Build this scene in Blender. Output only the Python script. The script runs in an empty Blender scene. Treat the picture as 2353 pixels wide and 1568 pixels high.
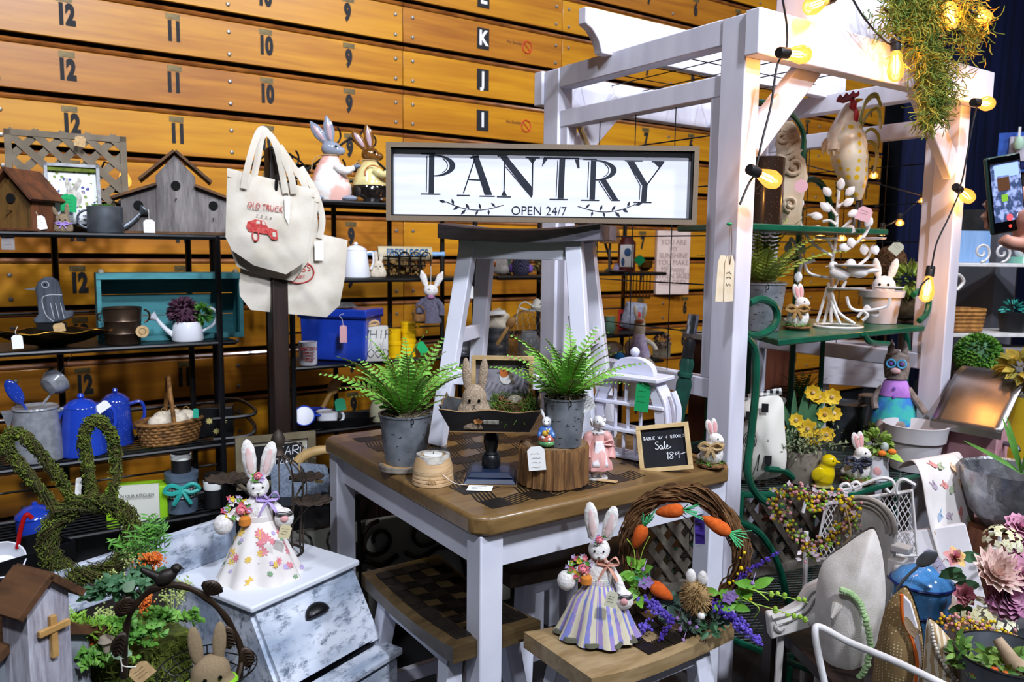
import bpy, bmesh, random
from math import *
from mathutils import Vector, Matrix, Euler
rnd = random.Random(7)
SC = bpy.context.scene
COL = SC.collection
# ------------------------------------------------------------------ camera, world, lights, exposure
EYE = Vector((0, 0, 1.5))
FPX, YAW, PITCH, ROLL = 1825.5, 0.603714, 0.1144396, 0.0121508
FW = Vector((sin(YAW)*cos(PITCH), cos(YAW)*cos(PITCH), -sin(PITCH)))
_r = Vector((cos(YAW), -sin(YAW), 0)); _u = _r.cross(FW)
RT = _r*cos(ROLL)+_u*sin(ROLL); UP = -_r*sin(ROLL)+_u*cos(ROLL)
cd = bpy.data.cameras.new('camera'); cam = bpy.data.objects.new('camera', cd); COL.objects.link(cam)
cd.sensor_width = 36; cd.lens = FPX/2353*36; cd.clip_start = .05
cd.dof.use_dof = True; cd.dof.focus_distance = 2.0; cd.dof.aperture_fstop = 5.0
mw = Matrix((RT, UP, -FW)).transposed().to_4x4(); mw.translation = EYE; cam.matrix_world = mw
SC.camera = cam
W = bpy.data.worlds.new('dark_arena'); SC.world = W; W.use_nodes = True
W.node_tree.nodes['Background'].inputs[0].default_value = (.45, .5, .7, 1)
W.node_tree.nodes['Background'].inputs[1].default_value = .028
def lamp(name, loc, target, size, power, col):
 l = bpy.data.lights.new(name, 'AREA'); l.size = size; l.energy = power; l.color = col; l.shape = 'DISK'
 o = bpy.data.objects.new(name, l); COL.objects.link(o); o.location = loc
 o.rotation_euler = (Vector(target)-Vector(loc)).to_track_quat('-Z', 'Y').to_euler()
 return o
COOL = (.83, .885, 1.0)
lamp('arena_flood', (.7, -2.7, 5.7), (1.3, 2.2, .8), .4, 400, COOL)
lamp('arena_flood', (3.6, -2.3, 5.8), (2, 2.2, .8), .45, 250, COOL)
lamp('arena_flood', (-2.2, -.8, 6), (.7, 2.6, .8), .4, 170, COOL)
sp = lamp('arena_flood', (-.6, -6.5, 6.6), (1.6, 4.25, 2.75), .5, 46, COOL); sp.data.spread = radians(34)
lamp('arena_flood', (6.5, 1.5, 6), (5.2, 4.5, .8), .6, 90, COOL)
vs = SC.view_settings
vs.view_transform = 'Standard'; vs.look = 'None'; vs.gamma = 1; vs.use_curve_mapping = False; vs.exposure = -.22
# ------------------------------------------------------------------ placing helpers
def at(px, py, X=None, Y=None, Z=None, d=None):
 v = FW+RT*((px-1176.5)/FPX)-UP*((py-784)/FPX)
 t = (Z-EYE.z)/v.z if Z is not None else X/v.x if X is not None else Y/v.y if Y is not None else d
 return EYE+v*t
def mpp(p): return (Vector(p)-EYE).dot(FW)/FPX
def facing(p): return -atan2(p[0], p[1])
# ------------------------------------------------------------------ objects
def thing(name, label, cat, loc=(0, 0, 0), rz=0, group=None):
 o = bpy.data.objects.new(name, None); COL.objects.link(o)
 o.location = loc; o.rotation_euler = (0, 0, rz); o.empty_display_size = .02
 o['label'] = label; o['category'] = cat
 if group: o['group'] = group
 return o
def put(name, label, cat, px, py, rz=0., group=None, world=False, **k):
 p = at(px, py, **k)
 return thing(name, label, cat, p, radians(rz)+(0 if world else facing(p)), group), mpp(p)
def tag(o, label, cat, group=None):
 o['label'] = label; o['category'] = cat
 if group: o['group'] = group
 return o
class B:
 def __init__(s): s.v = []; s.f = []; s.mi = []; s.m = 0; s.T = None
 def add(s, vs, fs, M=None):
  n = len(s.v)
  if M is not None: vs = [M @ Vector(v) for v in vs]
  if s.T is not None: vs = [s.T @ Vector(v) for v in vs]
  s.v += [tuple(v) for v in vs]; s.f += [tuple(i+n for i in f) for f in fs]; s.mi += [s.m]*len(fs)
  return s
 def box(s, c, sz, r=(0, 0, 0)):
  x, y, z = [a/2 for a in sz]
  M = Matrix.Translation(c) @ Euler(r).to_matrix().to_4x4()
  return s.add([(i*x, j*y, l*z) for i in (-1, 1) for j in (-1, 1) for l in (-1, 1)],
                     [(0, 1, 3, 2), (4, 6, 7, 5), (0, 4, 5, 1), (2, 3, 7, 6), (0, 2, 6, 4), (1, 5, 7, 3)], M)
 def bar(s, a, b, w, h=None, up=(0, 0, 1)):
  a = Vector(a); b = Vector(b); h = h or w; d = (b-a).normalized()
  x = d.cross(Vector(up))
  if x.length < 1e-4: x = d.cross(Vector((0, 1, 0)))
  x.normalize(); y = x.cross(d)
  q = [x*(i*w/2)+y*(j*h/2) for i, j in ((-1, -1), (1, -1), (1, 1), (-1, 1))]
  return s.add([a+v for v in q]+[b+v for v in q], [(3, 2, 1, 0), (4, 5, 6, 7)]+[(i, (i+1) % 4, (i+1) % 4+4, i+4) for i in range(4)])
 def tube(s, pts, r, n=6, closed=False, flat=1.):
  P = [Vector(p) for p in pts]; m = len(P)
  if m < 2: return s
  R = r if isinstance(r, (list, tuple)) else [r]*m
  vs = []; fs = []; N = None
  for i in range(m):
   if closed: t = P[(i+1) % m]-P[i-1]
   else: t = P[min(i+1, m-1)]-P[max(i-1, 0)]
   if t.length < 1e-9: t = Vector((0, 0, 1))
   t.normalize()
   if N is None:
    N = t.cross(Vector((0, 0, 1)) if abs(t.z) < .9 else Vector((1, 0, 0))).normalized()
   else:
    N = N-t*N.dot(t)
    N = N.normalized() if N.length > 1e-6 else t.orthogonal().normalized()
   b = t.cross(N)
   for j in range(n):
    a = 2*pi*j/n; vs.append(P[i]+(N*cos(a)+b*(sin(a)*flat))*R[i])
  for i in range(m if closed else m-1):
   k = (i+1) % m
   for j in range(n):
    l = (j+1) % n; fs.append((i*n+j, i*n+l, k*n+l, k*n+j))
  if not closed: fs += [tuple(range(n-1, -1, -1)), tuple((m-1)*n+j for j in range(n))]
  return s.add(vs, fs)
 def lathe(s, prof, n=24, c=(0, 0, 0), sy=1., M=None, wob=None):
  vs = []; fs = []; m = len(prof)
  for i, (r, z) in enumerate(prof):
   for j in range(n):
    a = 2*pi*j/n; q = r*(1 if wob is None else wob(a, i/(m-1)))
    vs.append((c[0]+q*cos(a), c[1]+q*sin(a)*sy, c[2]+z))
  for i in range(m-1):
   for j in range(n):
    l = (j+1) % n; fs.append((i*n+j, i*n+l, (i+1)*n+l, (i+1)*n+j))
  fs += [tuple(range(n-1, -1, -1)), tuple((m-1)*n+j for j in range(n))]
  return s.add(vs, fs, M)
 def ball(s, c, r, n=12, rot=(0, 0, 0)):
  if not isinstance(r, (list, tuple)): r = (r, r, r)
  M = Matrix.Translation(c) @ Euler(rot).to_matrix().to_4x4() @ Matrix.Diagonal((*r, 1))
  k = max(4, n//2)
  pr = [(max(1e-3, sin(pi*i/k)), -cos(pi*i/k)) for i in range(k+1)]
  return s.lathe(pr, n, M=M)
 def prism(s, poly, y0, y1, M=None):
  n = len(poly)
  return s.add([(x, y0, z) for x, z in poly]+[(x, y1, z) for x, z in poly],
                     [tuple(range(n)), tuple(range(2*n-1, n-1, -1))]+[(i, i+n, (i+1) % n+n, (i+1) % n) for i in range(n)], M)
 def grid(s, fn, nu, nv, cu=False):
  vs = [fn(i/nu, j/nv) for i in range(nu+1) for j in range(nv+1)]
  return s.add(vs, [(i*(nv+1)+j, (i+1)*(nv+1)+j, (i+1)*(nv+1)+j+1, i*(nv+1)+j+1) for i in range(nu) for j in range(nv)])
 def leaf(s, p, d, L, w, up=(0, 0, 1), bend=.25, n=4, fold=.2):
  p = Vector(p); d = Vector(d).normalized(); up = Vector(up)
  x = d.cross(up)
  if x.length < 1e-3: x = d.orthogonal()
  x.normalize(); z = x.cross(d)
  vs = []; fs = []
  for i in range(n+1):
   t = i/n; q = w*.5*(sin(pi*min(1, t*.92+.06))**.8) if i < n else w*.03
   c = p+d*(L*t)-z*(bend*L*t*t)
   vs += [c-x*q+z*(fold*q), c, c+x*q+z*(fold*q)]
  for i in range(n):
   a = i*3; fs += [(a, a+1, a+4, a+3), (a+1, a+2, a+5, a+4)]
  return s.add(vs, fs)
 def mesh(s, name, mats):
  me = bpy.data.meshes.new(name); me.from_pydata(s.v, [], s.f)
  for m in (mats if isinstance(mats, (list, tuple)) else [mats]): me.materials.append(m)
  me.polygons.foreach_set('material_index', s.mi)
  me.polygons.foreach_set('use_smooth', [True]*len(s.f))
  me.update(); me.set_sharp_from_angle(angle=radians(38))
  return me
def link(name, me, parent=None, loc=None, rot=None, sc=None):
 o = bpy.data.objects.new(name, me); COL.objects.link(o)
 if parent: o.parent = parent
 if loc is not None: o.location = loc
 if rot is not None: o.rotation_euler = rot
 if sc is not None: o.scale = sc if isinstance(sc, (tuple, list)) else (sc,)*3
 return o
def part(name, b, mats, parent=None, bev=0, solid=0, sub=0, blob=0, kind=None, label=None, **k):
 o = link(name, b.mesh(name, mats), parent, **k)
 if solid: m = o.modifiers.new('solid', 'SOLIDIFY'); m.thickness = solid; m.offset = 0
 if blob:
  m = o.modifiers.new('remesh', 'REMESH'); m.mode = 'VOXEL'; m.voxel_size = blob; m.use_smooth_shade = True
  m = o.modifiers.new('smooth', 'SMOOTH'); m.factor = .6; m.iterations = 4
 if bev: m = o.modifiers.new('bevel', 'BEVEL'); m.width = bev; m.segments = 2; m.limit_method = 'ANGLE'; m.angle_limit = radians(40); m.harden_normals = False
 if sub: m = o.modifiers.new('sub', 'SUBSURF'); m.levels = sub; m.render_levels = sub
 if kind: o['kind'] = kind
 if label: o['label'] = label
 return o
def structure(name, b, mats, parent=None, **k): return part(name, b, mats, parent, kind='structure', **k)
def text(s, size, m, parent, loc, rot=(pi/2, 0, 0), name='lettering', sx=1., ext=.0006, off=0., align='CENTER', shear=0.):
 c = bpy.data.curves.new(name, 'FONT'); c.body = s; c.size = size; c.extrude = ext; c.offset = off; c.shear = shear
 c.align_x = align; c.align_y = 'CENTER'; c.space_line = .9; c.resolution_u = 3
 c.materials.append(m)
 o = link(name, c, parent, loc, rot, (sx, 1, 1)); return o
HAND = {'A': '00 26 40|12 32', 'B': '00 06 35 33 03|33 41 20 00', 'C': '45 26 03 10 41', 'D': '00 06 35 42 20 00', 'E': '46 06 00 40|03 33', 'F': '46 06 00|03 33',
 'G': '45 26 03 10 41 43 23', 'H': '00 06|40 46|03 43', 'I': '20 26', 'J': '46 41 20 01', 'K': '00 06|46 03 40', 'L': '06 00 40', 'M': '00 06 23 46 40', 'N': '00 06 40 46',
 'O': '20 02 04 26 44 42 20', 'P': '00 06 36 44 33 03', 'R': '00 06 36 44 33 03 40', 'S': '45 26 05 04 42 30 01', 'T': '06 46|26 20', 'U': '06 01 20 41 46', 'V': '06 20 46',
 'W': '06 10 24 30 46', 'X': '00 46|06 40', 'Y': '06 23 46|23 20', 'Z': '06 46 00 40', '1': '15 26 20', '8': '23 05 26 45 23 01 20 41 23', '9': '40 46 15 13 34 45', '4': '30 36 02 42',
 '0': '20 02 04 26 44 42 20', '/': '00 46', "'": '26 24', '-': '03 43', '$': '45 26 05 04 42 30 01|27 2/', '.': '20 21'}
def hand(b, s, x, z, h, r=.0012, y=0., slant=.08, jit=.02):
 for ch in s:
  if ch != ' ':
   for st in HAND.get(ch, '00 46').split('|'):
    pts = []
    for q in st.split(' '):
     u, v = ord(q[0])-48, ord(q[1])-48
     pts.append((x+(u/6+v/6*slant+rnd.uniform(-jit, jit))*h, y, z+(v/6+rnd.uniform(-jit, jit))*h))
    b.tube(pts, r, 4)
  x += h*.86
 return x
def spiral(c, r0, r1, a0, turns, n=18, axis='xz'):
 out = []
 for i in range(n+1):
  t = i/n; a = a0+turns*2*pi*t; r = r0+(r1-r0)*t
  q = (c[0]+r*cos(a), c[1], c[2]+r*sin(a)) if axis == 'xz' else (c[0]+r*cos(a), c[1]+r*sin(a), c[2]) if axis == 'xy' else (c[0], c[1]+r*cos(a), c[2]+r*sin(a))
  out.append(q)
 return out
def arc(c, r, a0, a1, n=12, ax='xz', ry=None):
 ry = ry or r; out = []
 for i in range(n+1):
  a = radians(a0+(a1-a0)*i/n); u, v = r*cos(a), ry*sin(a)
  out.append((c[0]+u, c[1], c[2]+v) if ax == 'xz' else (c[0]+u, c[1]+v, c[2]) if ax == 'xy' else (c[0], c[1]+u, c[2]+v))
 return out
def curve(pts, n=6):
 P = [Vector(p) for p in pts]; out = []
 for i in range(len(P)-1):
  a, b, c, d = P[max(i-1, 0)], P[i], P[i+1], P[min(i+2, len(P)-1)]
  for j in range(n):
   t = j/n
   out.append(.5*((2*b)+(c-a)*t+(2*a-5*b+4*c-d)*t*t+(3*b-a-3*c+d)*t**3))
 return out+[P[-1]]
# ------------------------------------------------------------------ materials
def rgb(h):                                                            # '#rrggbb' as seen -> linear
 h = h.lstrip('#'); c = [int(h[i:i+2], 16)/255 for i in (0, 2, 4)]
 return tuple(((x+.055)/1.055)**2.4 if x > .04 else x/12.92 for x in c)+(1,)
MATS = {}
def mat(name, c, c2=None, rough=.6, metal=0, kind='noise', sc=30, lo=.4, hi=.6, stretch=(1, 1, 1), bump=0., coat=0, bsc=None, emit=0, trans=0, ior=1.45, alpha=1, c3=None, sheen=0, rot=(0, 0, 0), det=4):
 if name in MATS: return MATS[name]
 m = bpy.data.materials.new(name); MATS[name] = m; m.use_nodes = True
 nt = m.node_tree; N = nt.nodes; L = nt.links; P = N['Principled BSDF']
 I = P.inputs
 I['Roughness'].default_value = rough; I['Metallic'].default_value = metal; I['Coat Weight'].default_value = coat; I['Coat Roughness'].default_value = .08
 I['Transmission Weight'].default_value = trans; I['IOR'].default_value = ior; I['Alpha'].default_value = alpha
 if sheen: I['Sheen Weight'].default_value = sheen
 a = rgb(c); I['Base Color'].default_value = a
 if emit:
  I['Emission Color'].default_value = a; I['Emission Strength'].default_value = emit
 if c2 is None and not bump: return m
 b = rgb(c2) if c2 else a
 tc = N.new('ShaderNodeTexCoord'); mp = N.new('ShaderNodeMapping'); L.new(tc.outputs['Object'], mp.inputs[0])
 mp.inputs['Scale'].default_value = stretch; mp.inputs['Rotation'].default_value = rot
 def tex(t, s, **kw):
  n = N.new('ShaderNodeTex'+t); n.inputs['Scale'].default_value = s; L.new(mp.outputs[0], n.inputs['Vector'])
  for q, v in kw.items(): n.inputs[q].default_value = v
  return n
 def ramp(src, l, h, ca, cb):
  r = N.new('ShaderNodeValToRGB'); e = r.color_ramp.elements; e[0].position = l; e[1].position = h; e[0].color = ca; e[1].color = cb
  L.new(src, r.inputs[0]); return r.outputs[0]
 def mix(f, x, y):
  n = N.new('ShaderNodeMix'); n.data_type = 'RGBA'
  L.new(f, n.inputs[0])
  for v, i in ((x, 6), (y, 7)):
   if isinstance(v, tuple): n.inputs[i].default_value = v
   else: L.new(v, n.inputs[i])
  return n.outputs[2]
 def math(op, x, y=0.):
  n = N.new('ShaderNodeMath'); n.operation = op
  for v, i in ((x, 0), (y, 1)):
   if isinstance(v, (int, float)): n.inputs[i].default_value = v
   else: L.new(v, n.inputs[i])
  return n.outputs[0]
 def xyz():
  n = N.new('ShaderNodeSeparateXYZ'); L.new(mp.outputs[0], n.inputs[0]); return n.outputs
 BW = ((0, 0, 0, 1), (1, 1, 1, 1))
 if kind == 'noise':
  t = tex('Noise', sc, Detail=det); f = t.outputs[0]; col = ramp(f, lo, hi, a, b)
 elif kind == 'wood':
  t = tex('Noise', sc, Detail=6, Distortion=1.2); f = t.outputs[0]; col = ramp(f, lo, hi, a, b)
  t2 = tex('Noise', sc*5, Detail=3); col = mix(math('MULTIPLY', ramp(t2.outputs[0], .45, .7, *BW), .35), col, rgb(c3) if c3 else b)
 elif kind == 'distress':
  t = tex('Noise', sc, Detail=8, Roughness=.75); f = t.outputs[0]; col = ramp(f, lo, hi, b, a)
  if c3: t2 = tex('Noise', sc*.2, Detail=2); col = mix(ramp(t2.outputs[0], .42, .62, *BW), col, mix(ramp(f, lo-.05, hi, *BW), b, rgb(c3)))
 elif kind == 'dots':
  t = tex('Voronoi', sc, Randomness=0.); f = t.outputs['Distance']; col = ramp(f, lo, hi, b, a)
 elif kind == 'speckle':
  t = tex('Voronoi', sc); f = t.outputs['Distance']; col = ramp(f, lo, hi, b, a)
 elif kind == 'flowers':
  t = tex('Voronoi', sc); f = t.outputs['Distance']
  n = tex('Noise', sc*2.2); d = math('ADD', f, math('MULTIPLY', n.outputs[0], .35))
  cc = N.new('ShaderNodeSeparateColor'); L.new(t.outputs['Color'], cc.inputs[0])
  bl = mix(ramp(cc.outputs[0], .45, .5, *BW), b, rgb(c3 or c2)); bl = mix(ramp(cc.outputs[1], .68, .7, *BW), bl, rgb('#7fa06a'))
  bl = mix(ramp(d, .22, .27, *BW), rgb('#e9c25a'), bl)
  col = mix(ramp(d, lo, hi, *BW), bl, a)
 elif kind == 'check':
  x, y, z = xyz()
  q = [ramp(math('FRACT', math('MULTIPLY', v, sc)), .48, .52, *BW) for v in (x, z)]
  sm = math('MULTIPLY', math('ADD', q[0], q[1]), .5); f = sm; col = mix(sm, a, b)
 elif kind == 'squares':
  t = tex('Voronoi', sc, Randomness=0.); t.distance = 'CHEBYCHEV'; f = t.outputs['Distance']
  h = N.new('ShaderNodeHueSaturation'); L.new(t.outputs['Color'], h.inputs['Color']); h.inputs['Saturation'].default_value = .6; h.inputs['Value'].default_value = .9
  col = mix(ramp(f, .3, .36, *BW), h.outputs[0], a)
 elif kind == 'stripes':
  x, y, z = xyz(); n = tex('Noise', 60)
  w = math('FRACT', math('MULTIPLY', math('ARCTAN2', x, y), sc)); f = w
  w = math('ADD', w, math('MULTIPLY', math('SUBTRACT', n.outputs[0], .5), .35))
  col = mix(ramp(w, lo, hi, *BW), a, mix(ramp(tex('Noise', 35).outputs[0], .45, .55, *BW), b, rgb(c3 or c2)))
 elif kind == 'weave':
  t = tex('Checker', sc); f = t.outputs['Fac']; n = tex('Noise', sc*.6); col = mix(math('MULTIPLY', ramp(n.outputs[0], .3, .7, *BW), .8), a, b)
 elif kind == 'wave':
  t = tex('Wave', sc, Distortion=4, Detail=2); f = t.outputs[0]; col = ramp(f, lo, hi, a, b)
 elif kind == 'lattice':
  t = tex('Brick', sc); f = t.outputs['Fac']; col = mix(f, a, b)
 if c2: L.new(col, I['Base Color'])
 if emit and c2: L.new(col, I['Emission Color'])
 if bump:
  bp = N.new('ShaderNodeBump'); bp.inputs['Strength'].default_value = bump; bp.inputs['Distance'].default_value = .004
  if bsc: f = tex('Noise', bsc, Detail=5).outputs[0]
  L.new(f, bp.inputs['Height']); L.new(bp.outputs[0], I['Normal'])
 return m
def glass(name, tint='#ffffff', a=.25):
 if name in MATS: return MATS[name]
 m = bpy.data.materials.new(name); MATS[name] = m; m.use_nodes = True; nt = m.node_tree; N = nt.nodes; L = nt.links
 N.remove(N['Principled BSDF']); o = N['Material Output']
 t = N.new('ShaderNodeBsdfTransparent'); t.inputs[0].default_value = rgb(tint); g = N.new('ShaderNodeBsdfGlossy'); g.inputs['Roughness'].default_value = .05
 fr = N.new('ShaderNodeFresnel'); fr.inputs[0].default_value = 1.5; ad = N.new('ShaderNodeMath'); ad.inputs[1].default_value = a*.25; L.new(fr.outputs[0], ad.inputs[0])
 x = N.new('ShaderNodeMixShader'); L.new(ad.outputs[0], x.inputs[0]); L.new(t.outputs[0], x.inputs[1]); L.new(g.outputs[0], x.inputs[2]); L.new(x.outputs[0], o.inputs[0])
 return m
# shared materials
WHITE = mat('white_paint', '#e4e4ee', '#d2d3e0', rough=.42, sc=6, lo=.3, hi=.7)
WORN = mat('worn_white_wood', '#e6e4ee', '#b9b4c4', rough=.55, kind='distress', sc=9, lo=.28, hi=.5, stretch=(1, 4, 4), bump=.1)
BLACKM = mat('black_metal', '#101012', rough=.38, metal=.2)
BLACKP = mat('black_plastic', '#17171a', rough=.5)
INK = mat('black_ink', '#0c0c10', rough=.7)
PAPER = mat('tag_card', '#f3f2ee', rough=.8)
KRAFT = mat('kraft_card', '#c9a878', '#b8966a', rough=.85, sc=80)
GREENC = mat('green_card', '#12a05c', rough=.8)
STRING = mat('white_string', '#e8e4da', rough=.9)
TWINE = mat('jute_twine', '#b89a6c', '#a3835a', rough=.95, sc=200)
GREENM = mat('green_metal', '#0d4a38', '#11573f', rough=.32, sc=12)
WMETAL = mat('white_metal', '#e9e6e6', '#d6d2cf', rough=.35, sc=20)
ENAMEL = mat('white_enamel', '#e8e9f0', rough=.18, coat=.6)
BLUE = mat('blue_enamel', '#1f3fae', '#2748bd', rough=.16, coat=.7, sc=8)
FUR = mat('white_wool', '#ece8e4', '#d9d2cc', rough=.95, sc=90, bump=.5, sheen=.4, bsc=160)
CREAM = mat('cream_fabric', '#d9cdb8', '#c9bca6', rough=.95, sc=60, bump=.2, bsc=220)
BURLAP = mat('burlap', '#a8937a', '#8b775f', rough=.95, kind='weave', sc=420, bump=.5)
EYEB = mat('bead_eye', '#08080a', rough=.15)
PINK = mat('pink_felt', '#e3a6a6', rough=.9)
TWIG = mat('grapevine_twig', '#5e3f24', '#7c5733', rough=.85, sc=25)
MOSS = mat('moss', '#4a5a1c', '#6d7a28', rough=.95, sc=40, lo=.35, hi=.65)
LEAF = mat('leaf_green', '#3f7a2b', '#67a33d', rough=.6, sc=18, lo=.3, hi=.7)
LEAFD = mat('leaf_dark', '#2f5a35', '#4f7d55', rough=.6, sc=18, lo=.3, hi=.7)
SAGE = mat('leaf_sage', '#6f8a72', '#8aa386', rough=.7, sc=20)
LIME = mat('leaf_lime', '#8fb83c', '#a9cb4f', rough=.6, sc=20)
FERN = mat('fern_green', '#5f9c34', '#86c04c', rough=.6, sc=14, lo=.35, hi=.65)
GALV = mat('galvanised_steel', '#7f858c', '#5d6167', rough=.42, metal=.75, sc=14, lo=.35, hi=.65, bump=.05)
GLASS = glass('clear_glass')
def eyes(T, pts, r):
 b = B()
 for p in pts: b.ball(p, r, 8)
 return part('eye', b, EYEB, T)
def pricetag(label, px, py, w, h, m=PAPER, rz=0, tilt=0, d=None, hole=True, string=None, scrib=3, name='price_tag', group=None, **k):
 """A card hanging upright from its string: px,py is its centre, w,h in px."""
 p = at(px, py, d=d, **k); s = mpp(p)
 T = thing(name, label, 'tag', p, facing(p)+radians(rz), group); T.rotation_euler.y = radians(tilt)
 w *= s; h *= s; c = min(w, h)*.22
 b = B().prism([(-w/2, -h/2), (w/2, -h/2), (w/2, h/2-c), (w/2-c, h/2), (-w/2+c, h/2), (-w/2, h/2-c)], -.0006, .0006)
 part('card', b, m, T)
 if scrib:
  b = B(); z = h*.2
  for i in range(scrib):
   n = 9; x0 = -w*.32
   b.tube([(x0+w*.64*j/n*rnd.uniform(.9, 1), -.0011, z+rnd.uniform(-.03, .03)*h) for j in range(n)], max(.0003, .004*h), 3); z -= h*.19
  part('writing', b, INK, T)
 if string:
  q = [Vector((0, -.001, h*.42))]+[Vector((a*s, -.003+.004*i, h*.42+c_*s)) for i, (a, c_) in enumerate(string)]
  part('string', B().tube(curve(q, 5), .0009, 4), STRING, T)
 return T
# ================================================================== SETTING
PINE = mat('varnished_pine', '#bf8218', '#a66815', rough=.33, kind='wood', sc=3.2, lo=.38, hi=.66, stretch=(.22, 3, 3.2), c3='#8a4c10', coat=.25)
PINE2 = mat('varnished_pine_dark', '#b37317', '#985b14', rough=.36, kind='wood', sc=3., lo=.36, hi=.66, stretch=(.25, 3, 3.5), c3='#7f430e', coat=.2)
PINE3 = mat('varnished_pine_gold', '#c68a1b', '#ae7016', rough=.33, kind='wood', sc=2.8, lo=.4, hi=.68, stretch=(.2, 3, 3), c3='#955614', coat=.25)
NOSE = mat('nosing_wood', '#8f5420', '#6b3a14', rough=.3, sc=8, coat=.4)
STEEL = mat('dull_steel', '#8e8a84', rough=.4, metal=.8)
BRONZE = mat('number_plate_bronze', '#6f5f3a', '#5a4c2e', rough=.5, metal=.4, sc=60)
GAP = mat('black_gap', '#050505', rough=.9)
structure('floor', B().box((3.5, 2.5, -.05), (16, 12, .1)), mat('hall_floor', '#353536', '#2a2a2b', rough=.45, sc=3))
WY = 4.25
wall = structure('wall_back', B().box((3.07, WY+.1, 1.9), (8.04, .1, 3.8)), GAP)
PZ = .2435; ZT = 2.42                                                  # row pitch of the folded bleachers, one gap's height
secs = [(-.95, .18-1.0, 0)]
joints = [-.95, 2.147, 3.3, 7.07]
cells = {}
numc = [(-.02, '13'), (.442, '12'), (.905, '11'), (1.357, '10'), (1.816, '9'), (3.619, '8'), (4.068, '7'), (4.534, '6'), (5.0, '5'), (5.47, '4'), (5.93, '3'), (6.4, '2'), (6.85, '1')]
platem = B().box((0, 0, 0), (.066, .002, .026)).mesh('number_plate', BRONZE)
boltm = B().ball((0, 0, 0), (.011, .006, .011), 8).mesh('bolt', STEEL)
letters = {2: 'L', 1: 'K', 0: 'J', -1: 'I', -2: 'H'}
for r in range(-10, 5):
 zt = ZT+PZ*(r+1)-.012; z0 = ZT+PZ*r+.012
 if z0 < 0: continue
 for i in range(3):
  a, c = joints[i]+.002, joints[i+1]-.002
  q = B().box(((a+c)/2, WY+.016, (z0+zt)/2-.012), (c-a, .03, zt-z0-.024))
  part('plank', q, (PINE, PINE2, PINE3)[(r*2+i*5) % 3], wall, bev=.003)
  q = B().tube([(a, WY+.006, zt-.011), (c, WY+.006, zt-.011)], .0125, 8)
  part('nosing', q, NOSE, wall)
  for x in ((a+.045, c-.045, 1.17, .17) if i == 0 else (a+.06, c-.05) if i == 1 else (a+.05, 4.3, 5.25, 6.1)):
   for z in (z0+.035, zt-.075): link('bolt', boltm, wall, (x, WY-.001, z))
 zc = (z0+zt)/2-.008
 for x, s in numc:
  if r == 1 and s == '12': s = '1'
  text(s, .122, INK, wall, (x+rnd.uniform(-.006, .006), WY-.0005, zc), name='number', sx=.61, off=.0078)
  link('number_plate', platem, wall, (x, WY, zt-.046))
 if r in letters:
  part('letter_plate', B().box((2.69, WY-.0005, zc), (.085, .003, .125)), INK, wall)
  text(letters[r], .12, mat('white_stencil', '#e8e8e8', rough=.7), wall, (2.69, WY-.0025, zc), name='letter', sx=.8, off=.004)
  if r % 2 == 1:
   RED = mat('faded_red_print', '#c2401c', rough=.6)
   text('No Smoking', .026, mat('faded_print', '#7a4413', rough=.6), wall, (2.93, WY-.0005, zc+.012), name='no_smoking_print', off=.0006)
   q = B().tube(arc((3.02, WY-.001, zc-.002), .036, 0, 360, 20)[:-1], .0045, 4, closed=True)
   q.tube([(2.996, WY-.001, zc+.022), (3.044, WY-.001, zc-.026)], .004, 4)
   part('no_smoking_sign', q, RED, wall)
# far right: pale wall, navy drape and dark hall behind
structure('wall_right', B().box((10.5, 6.3, 1.9), (7, .1, 3.8)), mat('pale_hall_wall', '#6d7080', '#5d606e', rough=.7, sc=1.2))
structure('ceiling', B().box((4, 3, 8.05), (18, 14, .1)), mat('dark_roof', '#0b0b10', rough=.9))
NAVY = mat('navy_drape', '#141d4a', '#0d1433', rough=.9, sc=3, stretch=(8, 8, .4))
def drape(name, label, x0, x1, y, z0, z1, n=14):
 q = B().grid(lambda u, v: (x0+(x1-x0)*u, y+.045*sin(u*n*2*pi)+.02*sin(u*n*4.6), z0+(z1-z0)*v), n*8, 2)
 o = part(name, q, NAVY, solid=.004); return tag(o, label, 'drape')
drape('navy_drape', 'tall navy blue drape behind the right pergola post', 9.1, 12.2, 5.05, 0.0, 6.2, 12)
drape('navy_drape', 'narrow navy drape panel seen between the rooster and the post', 8.15, 8.55, 4.65, 0.0, 4.0, 4)
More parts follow.
